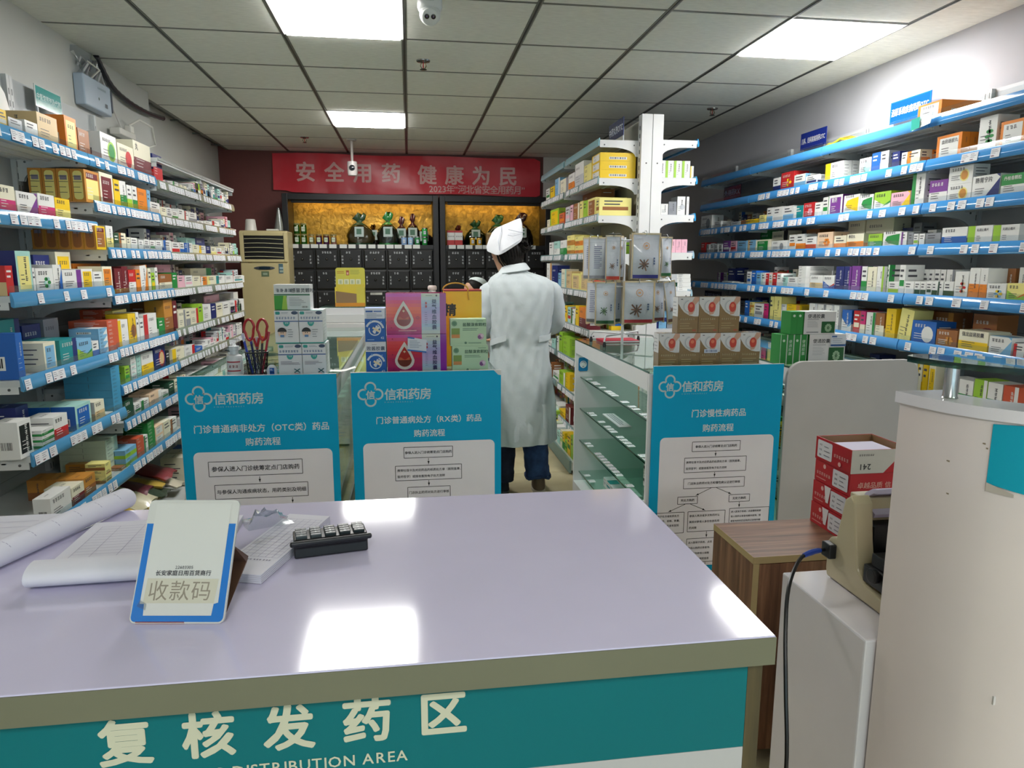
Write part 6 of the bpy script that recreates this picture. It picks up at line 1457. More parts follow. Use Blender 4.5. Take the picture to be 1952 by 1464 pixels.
m = MB('gloss', '#1a6fc0'); m.X = Mx; f = Face(m, (-w / 2, 0, .001), (1, 0, 0), (0, 0, 1), w, h - .001); f.rrect(.012, .012, .988, .80, .006, '#1a70c2', corners=(1, 0, 0, 1)); m.build('blue_frame', t)
m = MB('gloss', '#cfcfcb'); m.X = Mx; f = Face(m, (-w / 2, -.0006, .001), (1, 0, 0), (0, 0, 1), w, h); f.poly([(.085, .15), (.13, .15), (.14, .06), (.86, .06), (.87, .15), (.915, .16), (.915, .965), (.085, .965)], '#cdcdc8')
f.poly([(.12, .155), (.87, .155), (.89, .345), (.125, .35)], '#c6c2b0'); m.build('white_card', t)
m = MB('paper', '#33333a'); m.X = Mx; f = Face(m, (-w / 2, -.0012, .001), (1, 0, 0), (0, 0, 1), w, h); f.text(.5, .425, '22603305', .0056, '#33333a', .0, l=1); f.text(.5, .375, '长安家庭日用百货商行', .0072, '#33333a', .015, l=1)
m.build('lettering', t)
for k, ch in enumerate('收款码'):
    m = MB('paper', '#8f8778'); m.X = Mx; Face(m, (-w / 2, -.0012, .001), (1, 0, 0), (0, 0, 1), w, h).text(.26 + .23 * k, .19, ch, .0265, '#8f8778', 0, l=1); m.build('character', t)
m = MB('milky_plastic'); m.X = Mx; f = Face(m, (-w / 2, -.0016, .001), (1, 0, 0), (0, 0, 1), w, h); f.poly([(.06, .13), (.16, .10), (.16, .15), (.08, .18)], '#dddddd'); m.build('clear_tape', t)
m = MB('plastic', '#5f4638'); a = Mx @ V(0, 0, h * .62); 
m.add([(-w / 2 + .004, .005, .002), (w / 2 - .004, .005, .002), (w / 2 - .004, a.y + .004, a.z), (-w / 2 + .004, a.y + .004, a.z), (-w / 2 + .004, .105, .046), (w / 2 - .004, .105, .046), (w / 2 - .004, .098, .04), (-w / 2 + .004, .098, .04), (w / 2 - .004, .012, .0015), (-w / 2 + .004, .012, .0015)],
      [(2, 5, 4, 3), (2, 3, 7, 6), (5, 8, 9, 4), (6, 7, 9, 8), (2, 6, 5), (3, 4, 7), (5, 6, 8), (4, 9, 7)]); m.build('folding_back', t)
m = MB('plastic', '#7a2a34'); m.box(-w / 2 + .008, w / 2 - .05, .001, .012, 0, .003); m.build('base_strip', t)
# calculator
t = thing('calculator', 'black desk calculator with rows of dark keys lying on the lilac counter', 'calculator', (-.130, 1.070, 1.0), rz=.19)
m = MB('plastic', '#101116'); hw = .056
prof = [(-.004, .002), (.004, .0), (.045, .0), (.050, .006), (.052, .022), (.046, .029), (.002, .030), (-.006, .026), (-.007, .021), (-.003, .018)]
m.add([(-hw, y, z) for y, z in prof] + [(hw, y, z) for y, z in prof], [tuple(range(len(prof))), tuple(range(2 * len(prof) - 1, len(prof) - 1, -1))] + [(i, len(prof) + i, len(prof) + (i + 1) % len(prof), (i + 1) % len(prof)) for i in range(len(prof))]); m.build('calculator_body', t, bevel=.002)
m = MB('plastic', '#14151b'); m.box(-hw - .006, hw + .006, -.0095, -.002, .022, .0305); m.build('front_lip', t, bevel=.003)
for i in range(5):
    for j in range(4):
        x, y = -.044 + .022 * i, .008 + .0108 * j; m = MB('plastic', '#3a4347' if i < 2 else '#1e2629'); z = .0302 - .0006 * j
        m.box(x - .0085, x + .0085, y - .0042, y + .0042, z - .002, z + .0045); f = Face(m, (x - .0085, y - .0042, z + .0046), (1, 0, 0), (0, 1, 0), .017, .0084); f.text(.5, .2, '789÷4 456×C 123-+ 0.00=+'.replace(' ', '')[(3 - j) * 5 + i], .007, '#b9c4c6'); m.build('key', t, bevel=.0012)
# notepads of ruled forms
def pad(name, label, loc, rz, w, d, h, roll, group, rows=14, curl='near'):
    t = thing(name, label, 'form pad', loc, rz, group)
    m = MB('paper', '#d4d3de')
    m.box(0, w, .03 if curl == 'near' else 0, d, 0.0005, h); 
    for k in range(5): m.box(-.0006, w + .0006, (.03 if curl == 'near' else 0) - .0003, d + .0006, h * (k + .3) / 5, h * (k + .4) / 5, '#a9a8b4')
    m.build('paper_stack', t)
    m = MB('paper', '#d9d8e2'); pr = []
    if curl == 'near':
        for k in range(14):
            a = -PI / 2 + 2 * PI * .82 * k / 13; pr.append((.024 - .022 * math.cos(a) * 1.0 if False else .026 + .019 * math.cos(PI / 2 + a + PI / 2) * 1.3, .017 + .0165 * math.sin(PI / 2 + a + PI / 2 - PI / 2 * 0)))
        pr = [(.034 + .024 * math.cos(a) * 1.25, .0185 + .0165 * math.sin(a)) for a in [PI * .42 + 1.62 * PI * k / 15 for k in range(16)]]
        g = [[(0, y, z) for y, z in pr], [(w, y + .002, z) for y, z in pr]]; m.sheet(g, thick=.0025); m.build('rolled_sheets', t, smooth=True)
    m = MB('paper', '#8f8aa8'); f = Face(m, (0, 0, h + .0004), (1, 0, 0), (0, 1, 0), w, d)
    for k in range(rows + 1): v = .24 + .66 * k / rows; f.line(.08, v, .95, v, .0006, '#a09cb6', 1)
    for u in (.08, .2, .36, .52, .68, .82, .95): f.line(u, .24, u, .90, .0006, '#a09cb6', 1)
    for k in range(4): f.scrawl(.1 + .2 * k, .19, 3, .004, '#6a6684', r0, 1)
    m.build('ruled_lines', t); return t
pad('form_pad', 'white ruled form pad with rolled front edge behind the payment stand', (-.535, .985, 1.0), .02, .24, .25, .012, 1, 'form pads on the lilac counter')
pad('form_pad', 'white ruled form pad with worn edge, right of the payment stand', (-.290, 1.00, 1.0), -.30, .075, .24, .014, 0, 'form pads on the lilac counter', curl='')
t = thing('rolled_pad', 'ruled form pad rolled over at its right edge in the far left corner', 'form pad', (-.80, 1.10, 1.0), .0)
m = MB('paper', '#d6d5e0'); m.box(0, .17, -.06, .21, .0005, .006); m.build('paper_stack', t)
m = MB('paper', '#d9d8e4'); g = []
for k in range(18):
    a = -PI / 2 + 1.7 * PI * k / 17; g.append([(.185 + .02 * math.cos(a) + yy * .36, yy, .021 + .0195 * math.sin(a)) for yy in (-.075, 0.0, .08, .16, .235)])
m.sheet(g, thick=.0015); m.build('rolled_sheets', t, smooth=True)
m = MB('paper', '#2a3058'); m.tube([(.158 - .0, -.0755, .021), (.158, -.066, .021)], .0185, 14); m.build('dark_back', t)
m = MB('paper', '#a8a4ba')
for k in range(9): f = Face(m, (.0, -.05 + .028 * k, .0065), (1, 0, 0), (0, 1, 0), .15, .001); f.rect(0, 0, 1, 1, '#a09cb6', 1)
for k in range(7):
    for q in range(3):
        a = .5 + .28 * q; yy = -.05 + .042 * k; m.add([(.185 + .0202 * math.cos(a) + yy * .36, yy, .021 + .0197 * math.sin(a)), (.185 + .0202 * math.cos(a + .2) + yy * .36, yy, .021 + .0197 * math.sin(a + .2)), (.185 + .0202 * math.cos(a + .2) + (yy + .001) * .36, yy + .0012, .021 + .0197 * math.sin(a + .2)), (.185 + .0202 * math.cos(a) + (yy + .001) * .36, yy + .0012, .021 + .0197 * math.sin(a))], [(0, 1, 2, 3)])
m.build('ruled_lines', t)
for lb, x, y, s in (('crumpled clear plastic bag leaning behind the payment stand', -.245, 1.16, 1.0), ('small clear wrapper lying on the ruled form pad', -.37, 1.09, .6)):
    m = MB('milky_plastic'); r2 = random.Random(int(x * 100)); g = [[(-.035 * s + .07 * s * j / 7 + r2.uniform(-.004, .004), -.03 * s + .06 * s * i / 5, (.014 + r2.uniform(.0, .03) * math.sin(PI * j / 7) * math.sin(PI * i / 5)) * s) for j in range(8)] for i in range(6)]
    m.sheet(g); m.build('plastic_bag', None, lb, 'bag', 'clear plastic wrappers on the counter', loc=(x, y, 1.013), rz=.4, smooth=True)
# ---------- red cartons on the wood cabinet ----------
def d_red(flip, k):
    def d(f, r, l, t):
        # l: the side towards the left; f: the front
        l.L = 0
        if not flip:
            l.scrawl(.06, .32, 6, .0105, '#d9b0ac', r0); l.disc(.28, .78, .007, '#d9a8a4'); l.lines(.06, .42, .12, .22, 1, .003, '#d08a86', r0)
        s = (.53, .95) if not flip else (.06, .48)
        l.rrect(s[0], .12, s[1], .9, .005, '#d2d0d4'); l.scrawl(s[0] + .06, .66, 2, .006, '#5a5a62', r0); l.scrawl(s[0] + .06, .44, 2, .006, '#5a5a62', r0); l.scrawl(s[0] + .06, .22, 2, .006, '#5a5a62', r0); l.lines(s[0] + .2, s[1] - .04, .2, .78, 3, .003, '#8a8a92', r0)
        if flip: l.scrawl(.55, .42, 6, .0105, '#d9b0ac', r0); l.disc(.72, .2, .007, '#d9a8a4'); f.poly([(0, 0), (.55, 0), (.92, 1), (0, 1)], '#b9b9b2'); f.text(.24, .40, '241', .024, '#26262a', .02, flip=True); f.scrawl(.12, .74, 7, .006, '#55555a', r0); f.text(.86, .5, '信', .017, '#d8b4b0', flip=True)
        else:
            f.text(.12, .36, '卓越品质 信', .02, '#cfa89e', .01, align='l') if k == 2 else None
            f.line(.12, .2, .9, .2, .0018, '#b87a70')
    return d
ly = (('lowest red paper carton in the stack on the wooden cabinet', 0, 0), ('second red paper carton from the bottom of the stack', 0, 1), ('third red paper carton from the bottom, lettered on its front', 0, 2))
for k, (lb, fl, q) in enumerate(ly):
    o = facing(.187, .179, .067, 1.242 + .003 * k, 1.787 + .0015 * k, .6508 + .0685 * k, d_red(False, q), 'paper_carton', lb, 'carton', 'red printer paper cartons', '#a81824', '#b01e28')
    if k < 2: m = MB('paper', '#d8d4d4'); m.add([(-.0015, .107, .015), (-.0015, .095, .015), (-.0015, .085, .066), (-.0015, .118, .066)], [(3, 2, 1, 0)]); m.build('torn_seam', o)
t = thing('paper_carton', 'open red carton with upside down number 241, on top of the stack', 'carton', (1.243, 1.787, .8565), group='red printer paper cartons')
w, d, h = .187, .179, .070
m = MB('card', '#a81824'); m.box(0, w, 0, .003, 0, h); m.box(0, .003, .0031, d, 0, h); m.box(w - .003, w, .0031, d, 0, h); m.box(.0031, w - .0031, d - .003, d, 0, h); m.box(.003, w - .003, .003, d - .003, 0, .004)
l_ = Face(m, (-.0002, d, 0), (0, -1, 0), (0, 0, 1), d, h); f_ = Face(m, (0, -.0002, 0), (1, 0, 0), (0, 0, 1), w, h); d_red(True, 3)(f_, None, l_, None); m.build('carton_wall', t)
m = MB('card', '#8a6a4c'); m.box(.0035, .0045, .004, d - .004, .004, h - .001); m.box(w - .0045, w - .0035, .004, d - .004, .004, h - .001); m.box(.0046, w - .0046, d - .0045, d - .0035, .004, h - .001); m.box(.0046, w - .0046, .0035, .0045, .004, h - .001); m.build('carton_lining', t)
t = thing('paper_stack', 'stack of lilac white printer paper inside the open red carton', 'paper', (1.275, 1.80, .861))
m = MB('paper', '#cfcbe0'); m.box(0, .135, 0, .135, 0, .050)
for k in range(10): m.box(-.0006, .1356, -.0006, .1356, .004 + .0045 * k, .0052 + .0045 * k, '#aaa6bc')
m.build('sheets', t)
# ---------- dot matrix printer on the work table ----------
t = thing('receipt_printer', 'beige receipt printer with black platen on the low white work table', 'printer', (.925, 1.235, .75))
W = .30
def sideprof(x0, x1, prof, col, m):
    n = len(prof); m.add([(x0, y, z) for y, z in prof] + [(x1, y, z) for y, z in prof], [tuple(range(n - 1, -1, -1)), tuple(range(n, 2 * n))] + [(i, (i + 1) % n, n + (i + 1) % n, n + i) for i in range(n)], col)
m = MB('plastic', '#b9ad8e'); sideprof(.0, .042, [(-.10, .004), (.15, .004), (.155, .02), (.155, .085), (.145, .098), (.125, .104), (.105, .2), (.085, .215), (.07, .2), (.058, .12), (.045, .062), (.02, .042), (-.05, .033), (-.10, .028)][::-1], '#b9ad8e', m); m.build('side_cover', t, bevel=.004)
m = MB('plastic', '#b9ad8e'); sideprof(W - .03, W, [(-.10, .004), (.15, .004), (.155, .085), (.125, .104), (.105, .2), (.06, .2), (.04, .13), (-.05, .035), (-.10, .028)][::-1], '#b9ad8e', m); m.build('side_cover', t, bevel=.004)
m = MB('plastic', '#b9ad8e'); m.box(.042, W - .03, -.10, .15, .004, .03); m.box(.042, W - .03, .10, .15, .03, .20); m.build('printer_body', t, bevel=.003)
m = MB('plastic', '#101116'); m.tube([(.042, .03, .07), (W - .03, .03, .07)], .026, 14); m.box(.042, W - .03, .058, .098, .03, .15); m.build('platen', t)
m = MB('plastic', '#17181c'); m.box(.003, .10, -.055, .03, .046, .085); m.box(.012, .09, -.04, .02, .085, .112); m.lathe([(.016, -.012), (.016, 0)], 14, o=(.003, -.01, .075), ax='x'); m.build('ribbon_unit', t, bevel=.003)
m = MB('plastic', '#14151a'); m.box(-.018, .0, .118, .150, .055, .088); m.build('power_plug', t, bevel=.003)
m = MB('paper', '#c6bfda'); g = [[(.06 + .18 * j, .085 + .03 * math.sin(i * .9) + .006 * i, .168 + .010 * i + .005 * math.sin(i * 2.1)) for j in range(2)] for i in range(6)]; m.sheet(g, thick=.010); m.build('fanfold_paper', t)
t = thing('power_cable', 'black power cable with blue tape running from the printer down behind the counter', 'cable', (.925, 1.235, .75))
pp = [(-.02, .134, .072), (-.06, .12, .074), (-.10, .10, .066), (-.15, .05, .03), (-.18, .0, -.04), (-.20, -.05, -.14), (-.205, -.08, -.3), (-.2, -.06, -.6), (-.19, .05, -.735)]
cv = [Vector(pp[0])]
for i in range(len(pp) - 1):
    p0, p1, p2, p3 = [Vector(pp[max(0, min(len(pp) - 1, i + k))]) for k in (-1, 0, 1, 2)]
    for q in range(1, 6):
        s = q / 5; cv.append(.5 * ((2 * p1) + (p2 - p0) * s + (2 * p0 - 5 * p1 + 4 * p2 - p3) * s * s + (3 * p1 - p0 - 3 * p2 + p3) * s ** 3))
MB('plastic', '#101014').tube(cv, .0042, 8).build('cable', t, smooth=True)
MB('plastic', '#1d3f9a').tube(cv[2:9], [.0052, .0062, .006, .0066, .006, .0056, .005], 8).build('blue_tape', t, smooth=True)
# ---------- herb drawer cabinets at the back ----------
r6 = random.Random(66)
YC = 7.30
def herb_cabinet(label, x0, x1, n, first):
    t = thing('herb_cabinet', label, 'cabinet', (0, 0, 0), group='black herb drawer cabinets')
    zt = 2.13
    for a, b, c, d, nm in ((x0, x0 + .055, 0, zt, 'side_post'), (x1 - .055, x1, 0, zt, 'side_post'), (x0 + .055, x1 - .055, zt - .06, zt, 'top_rail')):
        m = MB('paint', '#0f0e12'); m.box(a, b, YC, YB - .02, c, d); m.build(nm, t, bevel=.004)
    m = MB('gold_leaf'); m.box(x0 + .056, x1 - .056, YB - .1, YB - .08, 1.62, zt - .06); m.build('gold_back', t)
    m = MB('paint', '#0c0c0e'); m.box(x0 + .056, x1 - .056, YC + .012, YB - .101, .02, 1.63); m.build('drawer_case', t)
    m = MB('paint', '#121215'); m.box(x0 + .056, x1 - .056, YC, YC + .011, 1.60, 1.64); m.build('ledge', t)
    w = (x1 - x0 - .112) / n
    for j in range(7):
        for i in range(n):
            a = x0 + .056 + w * i + .006; z = 1.60 - .205 * (j + 1) + .006
            m = MB('paint', '#060608'); ww = w - .012; hh = .192
            m.add([(0, -.004, 0), (ww, -.004, 0), (ww, -.004, hh), (0, -.004, hh), (.012, -.012, .012), (ww - .012, -.012, .012), (ww - .012, -.012, hh - .012), (.012, -.012, hh - .012)], [(0, 1, 5, 4), (1, 2, 6, 5), (2, 3, 7, 6), (3, 0, 4, 7), (4, 5, 6, 7)])
            m.box(0, ww, -.0039, .012, 0, hh)
            f = Face(m, (0, -.0125, 0), (1, 0, 0), (0, 0, 1), ww, hh)
            if j < 5:
                f.scrawl(.28, .78, r6.randint(2, 4), .022, '#aeb0b4', r6, 1); f.scrawl(.08, .58, r6.randint(2, 3), .021, '#aeb0b4', r6, 1, vertical=True, sp=1.5); f.scrawl(.80, .58, r6.randint(2, 3), .021, '#aeb0b4', r6, 1, vertical=True, sp=1.5)
                if r6.random() < .07: f.rect(.3, .78, .7, .9, '#b5b3a0')
            if (i, j) == (3, 2) and first: f.rect(.25, .78, .78, .9, '#b8b8b0')
            dr = m.build('drawer', t, loc=(a, YC, z))
            if j < 5: MB('metal', '#8f8a84').lathe([(.012, -.012), (.013, -.018), (.006, -.03), (.003, -.032)], 10, o=(ww / 2, 0, hh * .5), ax='y').build('knob', dr, smooth=True)
    # row of paper tags along the ledge
    for k in range(int((x1 - x0 - .15) / .092)):
        m = MB('paper', '#c3c5c2'); q = r6.uniform(-.012, .012); m.box(x0 + .075 + .092 * k + q, x0 + .145 + .092 * k + q, YC - .003, YC - .0012, 1.604, 1.642); m.build('paper_tag', t)
    return t
herb_cabinet('black herb drawer cabinet with gold back panel, left one beside the air conditioner', -1.218, .305, 6, True)
herb_cabinet('black herb drawer cabinet with gold back panel, right one behind the standing nurse', .318, 1.46, 5, False)
for a, b, zz, yy in ((-1.15, .24, 2.06, 7.62), (.38, 1.40, 2.06, 7.62)):
    m = MB('led_strip' if 'led_strip' in MATS else 'paint', '#e8c890')
mk_emit('led_strip', (1.0, .72, .32), 5.0)
for a, b, lb in ((-1.14, .23, 'warm light strip under the top rail of the left herb cabinet'), (.40, 1.38, 'warm light strip under the top rail of the right herb cabinet')):
    t = thing('light_strip', lb, 'light', (0, 0, 0)); m = MB('paint', '#2a2622'); m.box(a, b, 7.36, 7.385, 2.045, 2.068); m.build('strip_housing', t); m = MB('led_strip'); m.box(a + .01, b - .01, 7.386, 7.392, 2.047, 2.06); m.build('diffuser', t)
ZL = 1.641
def jar(x, y, z, col, lid, lb, grp='herb jars on the cabinet ledge', r=.031, h=.10, body='green_jar', fill='#4f7a38'):
    t = thing('herb_jar', lb, 'jar', (x, y, z), group=grp)
    MB('card', fill).lathe([(r * .86, .004), (r * .86, h * .72), (.004, h * .74)], 14).build('contents', t, smooth=True)
    MB(body).lathe([(r * .9, 0), (r, .008), (r, h * .84), (r * .9, h * .9)], 16).build('jar_glass', t, smooth=True)
    MB('plastic', lid).lathe([(r * .93, h * .88), (r * .95, h * .9), (r * .95, h * 1.02), (r * .85, h * 1.03)], 16).build('lid', t, smooth=True)
    m = MB('paper', '#c9d0be'); f = Face(m, (-r * .55, -r - .0005, h * .25), (1, 0, 0), (0, 0, 1), r * 1.1, h * .45); f.rrect(0, 0, 1, 1, .006, '#c3ccb4'); f.scrawl(.2, .4, 2, .012, '#5a6a4a', r6); m.build('paper_label', t)
for k in range(2):
    jar(-1.105 + .066 * k, 7.42, ZL, 0, '#8a8a5a', 'green herb jar with pale lid, %s bottom of the four stacked green jars' % ('left', 'right')[k])
    jar(-1.105 + .066 * k, 7.42, ZL + .1045, 0, '#8a8a5a', 'green herb jar with pale lid, %s top of the four stacked green jars' % ('left', 'right')[k])
for k, (b, f, lb) in enumerate((('clear_plastic', '#7a6a3a', 'herb jar with brown contents, third from the left cabinet post'), ('violet_jar', '#6a5a8a', 'purple herb jar, fourth from the left cabinet post'), ('violet_jar', '#7a4a6a', 'purple herb jar, fifth from the left cabinet post'), ('clear_plastic', '#8a5a4a', 'red brown herb jar, sixth from the left cabinet post'))):
    jar(-.965 + .072 * k, 7.42, ZL, 0, '#8a7a4a', lb, body=b, fill=f)
for k, (x, z, c, lb) in enumerate(((-.045, ZL, '#7f9cc0', 'silver blue tin, left of the pair right of the tied bags'), (.02, ZL, '#8fb0d0', 'silver blue tin, right of the pair right of the tied bags'), (.09, ZL, '#2f7a44', 'green tin beside the silver blue tins'), (.165, ZL, '#1f7a34', 'lower green tin stacked by the right cabinet post'), (.165, ZL + .088, '#2a9a44', 'upper green tin stacked by the right cabinet post'),
                                   (.655, ZL, '#b8902a', 'gold tin with dark lid, left of the pair in the right cabinet'), (.725, ZL, '#b8902a', 'gold tin with dark lid, right of the pair in the right cabinet'))):
    t = thing('herb_tin', lb, 'tin', (x, 7.38, z), group='small tins on the cabinet ledge'); MB('gloss', c).lathe([(.027, 0), (.028, .004), (.028, .074), (.026, .078)], 18).build('tin_body', t, smooth=True); MB('metal', '#b8bcc0' if k < 5 else '#3a3326').lathe([(.0285, .074), (.0285, .084), (.026, .086)], 18).build('lid', t, smooth=True)
    m = MB('paper', '#aeb8c4'); f = Face(m, (-.012, -.0285, .02), (1, 0, 0), (0, 0, 1), .024, .034); f.rect(0, 0, 1, 1, '#b8c0c8'); f.scrawl(.15, .4, 2, .008, '#4a5a6a', r6); m.build('paper_label', t)
def tied_bag(x, y, w, h, body, fill, tie, lb, seed, green=None):
    t = thing('herb_bag', lb, 'herb bag', (x, y, ZL), group='tied herb bags on the cabinet ledge'); r2 = random.Random(seed)
    R = []
    for z, k in ((0, .92), (.1, 1), (.3, .98), (.5, .82), (.66, .5), (.74, .2), (.78, .15), (.84, .28), (.93, .36), (1, .2)):
        ring = []
        for i in range(20):
            a = 2 * PI * i / 20; q = 1 + .10 * math.sin(3 * a + seed + z * 4) + .07 * math.sin(7 * a + z * 9) + r2.uniform(-.04, .04); q2 = q if z < .75 else 1 + .5 * math.sin(2 * a + seed)
            ring.append((w / 2 * k * q2 * math.cos(a), w * .32 * k * q2 * math.sin(a), h * z * (1 + (.08 * math.sin(3 * a + seed) if z > .9 else 0))))
        R.append(ring)
    m = MB(body); m.loft(R); m.build('bag_film', t, smooth=True, ang=60)
    m = MB('fabric', fill); m.loft([[(p[0] * .9, p[1] * .9, p[2] * .9 + .004) for p in q] for q in R[:5]]); m.build('dried_herbs', t, smooth=True)
    if green:
        m = MB('foil', green); m.loft([[(p[0] * 1.02, p[1] * 1.02, p[2]) for p in q] for q in R[4:]]); m.build('coloured_film', t, smooth=True, ang=60); m = MB('foil', green); m.loft([[(p[0] * 1.01, p[1] * 1.02, p[2] + dz) for p in R[0]] for dz in (.0, .02)]); m.build('bottom_band', t, smooth=True, ang=60)
    m = MB('paper', '#a9b4b0'); f = Face(m, (-.045, -w * .345, h * .26), (1, 0, .0), (0, .12, 1), .09, .10); f.rect(0, 0, 1, 1, '#a3b0ac'); f.rect(.2, .25, .75, .8, '#4a6a5a'); m.build('paper_label', t)
    MB('plastic', tie).lathe([(w * .085, h * .75), (w * .085, h * .79)], 12, sy=.7).build('tie', t)
tied_bag(-.49, 7.45, .27, .30, 'herb_bag_plastic', '#6a5036', '#2a5a3a', 'large tied clear bag of herbs with green knot, beside the herb jars', 1, '#24442c')
tied_bag(-.205, 7.43, .21, .31, 'herb_bag_plastic', '#1e1a16', '#3a2a20', 'herb bag with bright green top and dark herbs, in the middle of the ledge', 2, '#1f7a34')
tied_bag(-.09 + .02, 7.50, .15, .27, 'smoky_plastic', '#4a3a2e', '#4a2020', 'smaller maroon knotted herb bag next to the green topped bag', 3, '#4a2226')
tied_bag(.045, 7.52, .17, .30, 'smoky_plastic', '#3a2a24', '#4a2020', 'maroon knotted herb bag behind the silver blue tins', 4, '#4a2226')
tied_bag(-.36, 7.54, .2, .2, 'smoky_plastic', '#3a3028', '#333333', 'low dark herb bag between the two large tied bags', 5)
tied_bag(.16, 7.56, .2, .17, 'smoky_plastic', '#2f241e', '#333333', 'low dark herb bag behind the stacked green tins', 6)
tied_bag(.70, 7.56, .24, .25, 'herb_bag_plastic', '#2a3a24', '#1f4a2a', 'green herb bag behind the gold tins', 7, '#1f4a2a')
tied_bag(.93, 7.50, .24, .30, 'herb_bag_plastic', '#2f3a28', '#1f4a2a', 'green herb bag above the brown box, behind the nurse cap', 8, '#245a30')
tied_bag(1.18, 7.50, .26, .32, 'smoky_plastic', '#2a1e1a', '#4a2020', 'large dark maroon herb bag right of the nurse cap', 9, '#33191c')
tied_bag(.52, 7.60, .16, .2, 'smoky_plastic', '#4a2a20', '#4a2020', 'small maroon herb bag behind the red and white boxes', 10, '#52221c')
for k in range(2):
    facing(.078, .05, .148, .39 + .082 * k, 7.36, ZL, lambda f, r, l, t: (f.rect(0, .35, 1, .86, '#c8c8c4'), f.scrawl(.15, .55, 4, .014, '#4a4a52', r6)), 'herb_box', 'red and white herb box, %s of the pair in the right herb cabinet' % ('left', 'right')[k], 'box', 'red and white herb boxes', '#a8282a')
facing(.17, .10, .13, .80, 7.36, ZL, lambda f, r, l, t: (f.rect(.05, .1, .95, .9, '#8a6a42'), f.scrawl(.15, .4, 4, .03, '#5a4024', r6), f.rect(0, .86, 1, 1, '#b89a5a')), 'herb_box', 'brown wooden looking herb box left of the nurse cap', 'box', None, '#9a7a4a')
facing(.10, .08, .07, 1.06, 7.38, ZL, lambda f, r, l, t: f.rect(.1, .2, .9, .8, '#7a5a3a'), 'herb_box', 'small brown herb box right of the nurse cap', 'box', None, '#7a5a38')
# ---------- floor standing air conditioner ----------
t = thing('air_conditioner', 'beige floor standing air conditioner beside the left herb cabinet', 'air conditioner', (-1.562, 6.95, 0))
m = MB('plastic', '#b8ab80'); m.box(0, .435, .02, .33, 0, 1.755); m.build('housing', t, bevel=.012)
m = MB('plastic', '#b4a77c'); m.box(.004, .431, 0, .019, .05, 1.455); m.build('lower_front', t, bevel=.006)
m = MB('plastic', '#b8ab80'); m.box(.004, .04, .0, .019, 1.465, 1.742); m.box(.40, .431, 0, .019, 1.465, 1.742); m.box(.0405, .3995, 0, .019, 1.465, 1.49); m.box(.0405, .3995, 0, .019, 1.708, 1.742); m.build('outlet_frame', t, bevel=.004)
m = MB('plastic', '#0f0f10'); m.box(.04, .40, .012, .019, 1.49, 1.708); m.build('outlet_cavity', t)
for k in range(5):
    m = MB('plastic', '#c3bb98'); z = 1.512 + .041 * k; g = [[(.046 + .348 * j / 6, -.003 + .010 * i, z + .003 * i + .006 * math.sin(PI * j / 6 + .4)) for j in range(7)] for i in range(2)]; m.sheet(g, thick=.0025); m.build('louver', t, smooth=True)
m = MB('gloss', '#3a4048'); m.lathe([(.055, 0), (.05, -.006), (.01, -.008)], 24, o=(.215, 0, 1.41), ax='y', sx=.32, sy=1.75); m.build('display', t, smooth=True)
m = MB('gloss', '#1a2a34'); m.box(.17, .27, -.009, -.007, 1.40, 1.422); m.build('display_window', t)
m = MB('paper', '#4a5a44'); m.box(.185, .255, -.002, 0, 1.33, 1.38, '#5a6a50'); m.box(.2, .24, -.003, -.0021, 1.345, 1.365, '#8a9a84'); m.build('energy_sticker', t)
m = MB('paper', '#3a5a6a'); m.box(.345, .385, -.002, 0, 1.36, 1.45, '#46606a'); m.box(.353, .387, -.003, -.0021, 1.40, 1.42, '#8aa0a8'); m.box(.353, .387, -.003, -.0021, 1.37, 1.39, '#8a9a90'); m.build('warning_sticker', t)
m = MB('plastic', '#7a6a4a'); f = Face(m, (.07, -.001, 1.457), (1, 0, 0), (0, 0, 1), .06, .008); f.lines(0, 1, .1, .9, 1, .004, '#6a5c3c', r6); m.build('maker_mark', t)
t = thing('paper_cup', 'upturned white cup standing on top of the air conditioner', 'cup', (-1.475, 7.08, 1.7555)); MB('plastic', '#cfccc6').lathe([(.055, 0), (.054, .004), (.044, .10), (.038, .108), (.006, .109)], 24).build('cup_body', t, smooth=True); MB('plastic', '#c4c0b8').tube([(.055 * math.cos(a), .055 * math.sin(a), .003) for a in [2 * PI * k / 24 for k in range(25)]], .002, 6).build('rim', t, smooth=True)
t = thing('plastic_bag', 'hanging clear plastic bag between the air conditioner and herb cabinet', 'bag', (-1.255, 7.32, 1.77)); m = MB('milky_plastic'); m.loft([[((.02 + .045 * k) * math.cos(a) * (1 + .2 * math.sin(3 * a)), .03 * (1 + k) * math.sin(a), .22 * (1 - k)) for a in [2 * PI * i / 14 for i in range(14)]] for k in (0, .25, .5, .75, 1)]); m.build('bag_film', t, smooth=True); m = MB('paper', '#b8b4a4'); m.loft([[((.012 + .035 * k) * math.cos(a), .02 * (1 + k) * math.sin(a), .20 * (1 - k) + .002) for a in [2 * PI * i / 10 for i in range(10)]] for k in (0, .5, 1)]); m.build('bag_contents', t, smooth=True)
t = thing('paper_roll', 'flat white packet lying on top of the air conditioner', 'packet', (-1.33, 7.04, 1.7555)); m = MB('paper', '#cfcdc4'); m.box(0, .11, 0, .07, 0, .018); m.build('packet_body', t, bevel=.006); m = MB('paper', '#8a9a8a'); m.box(.02, .09, .01, .06, .0181, .0186); m.build('print', t)
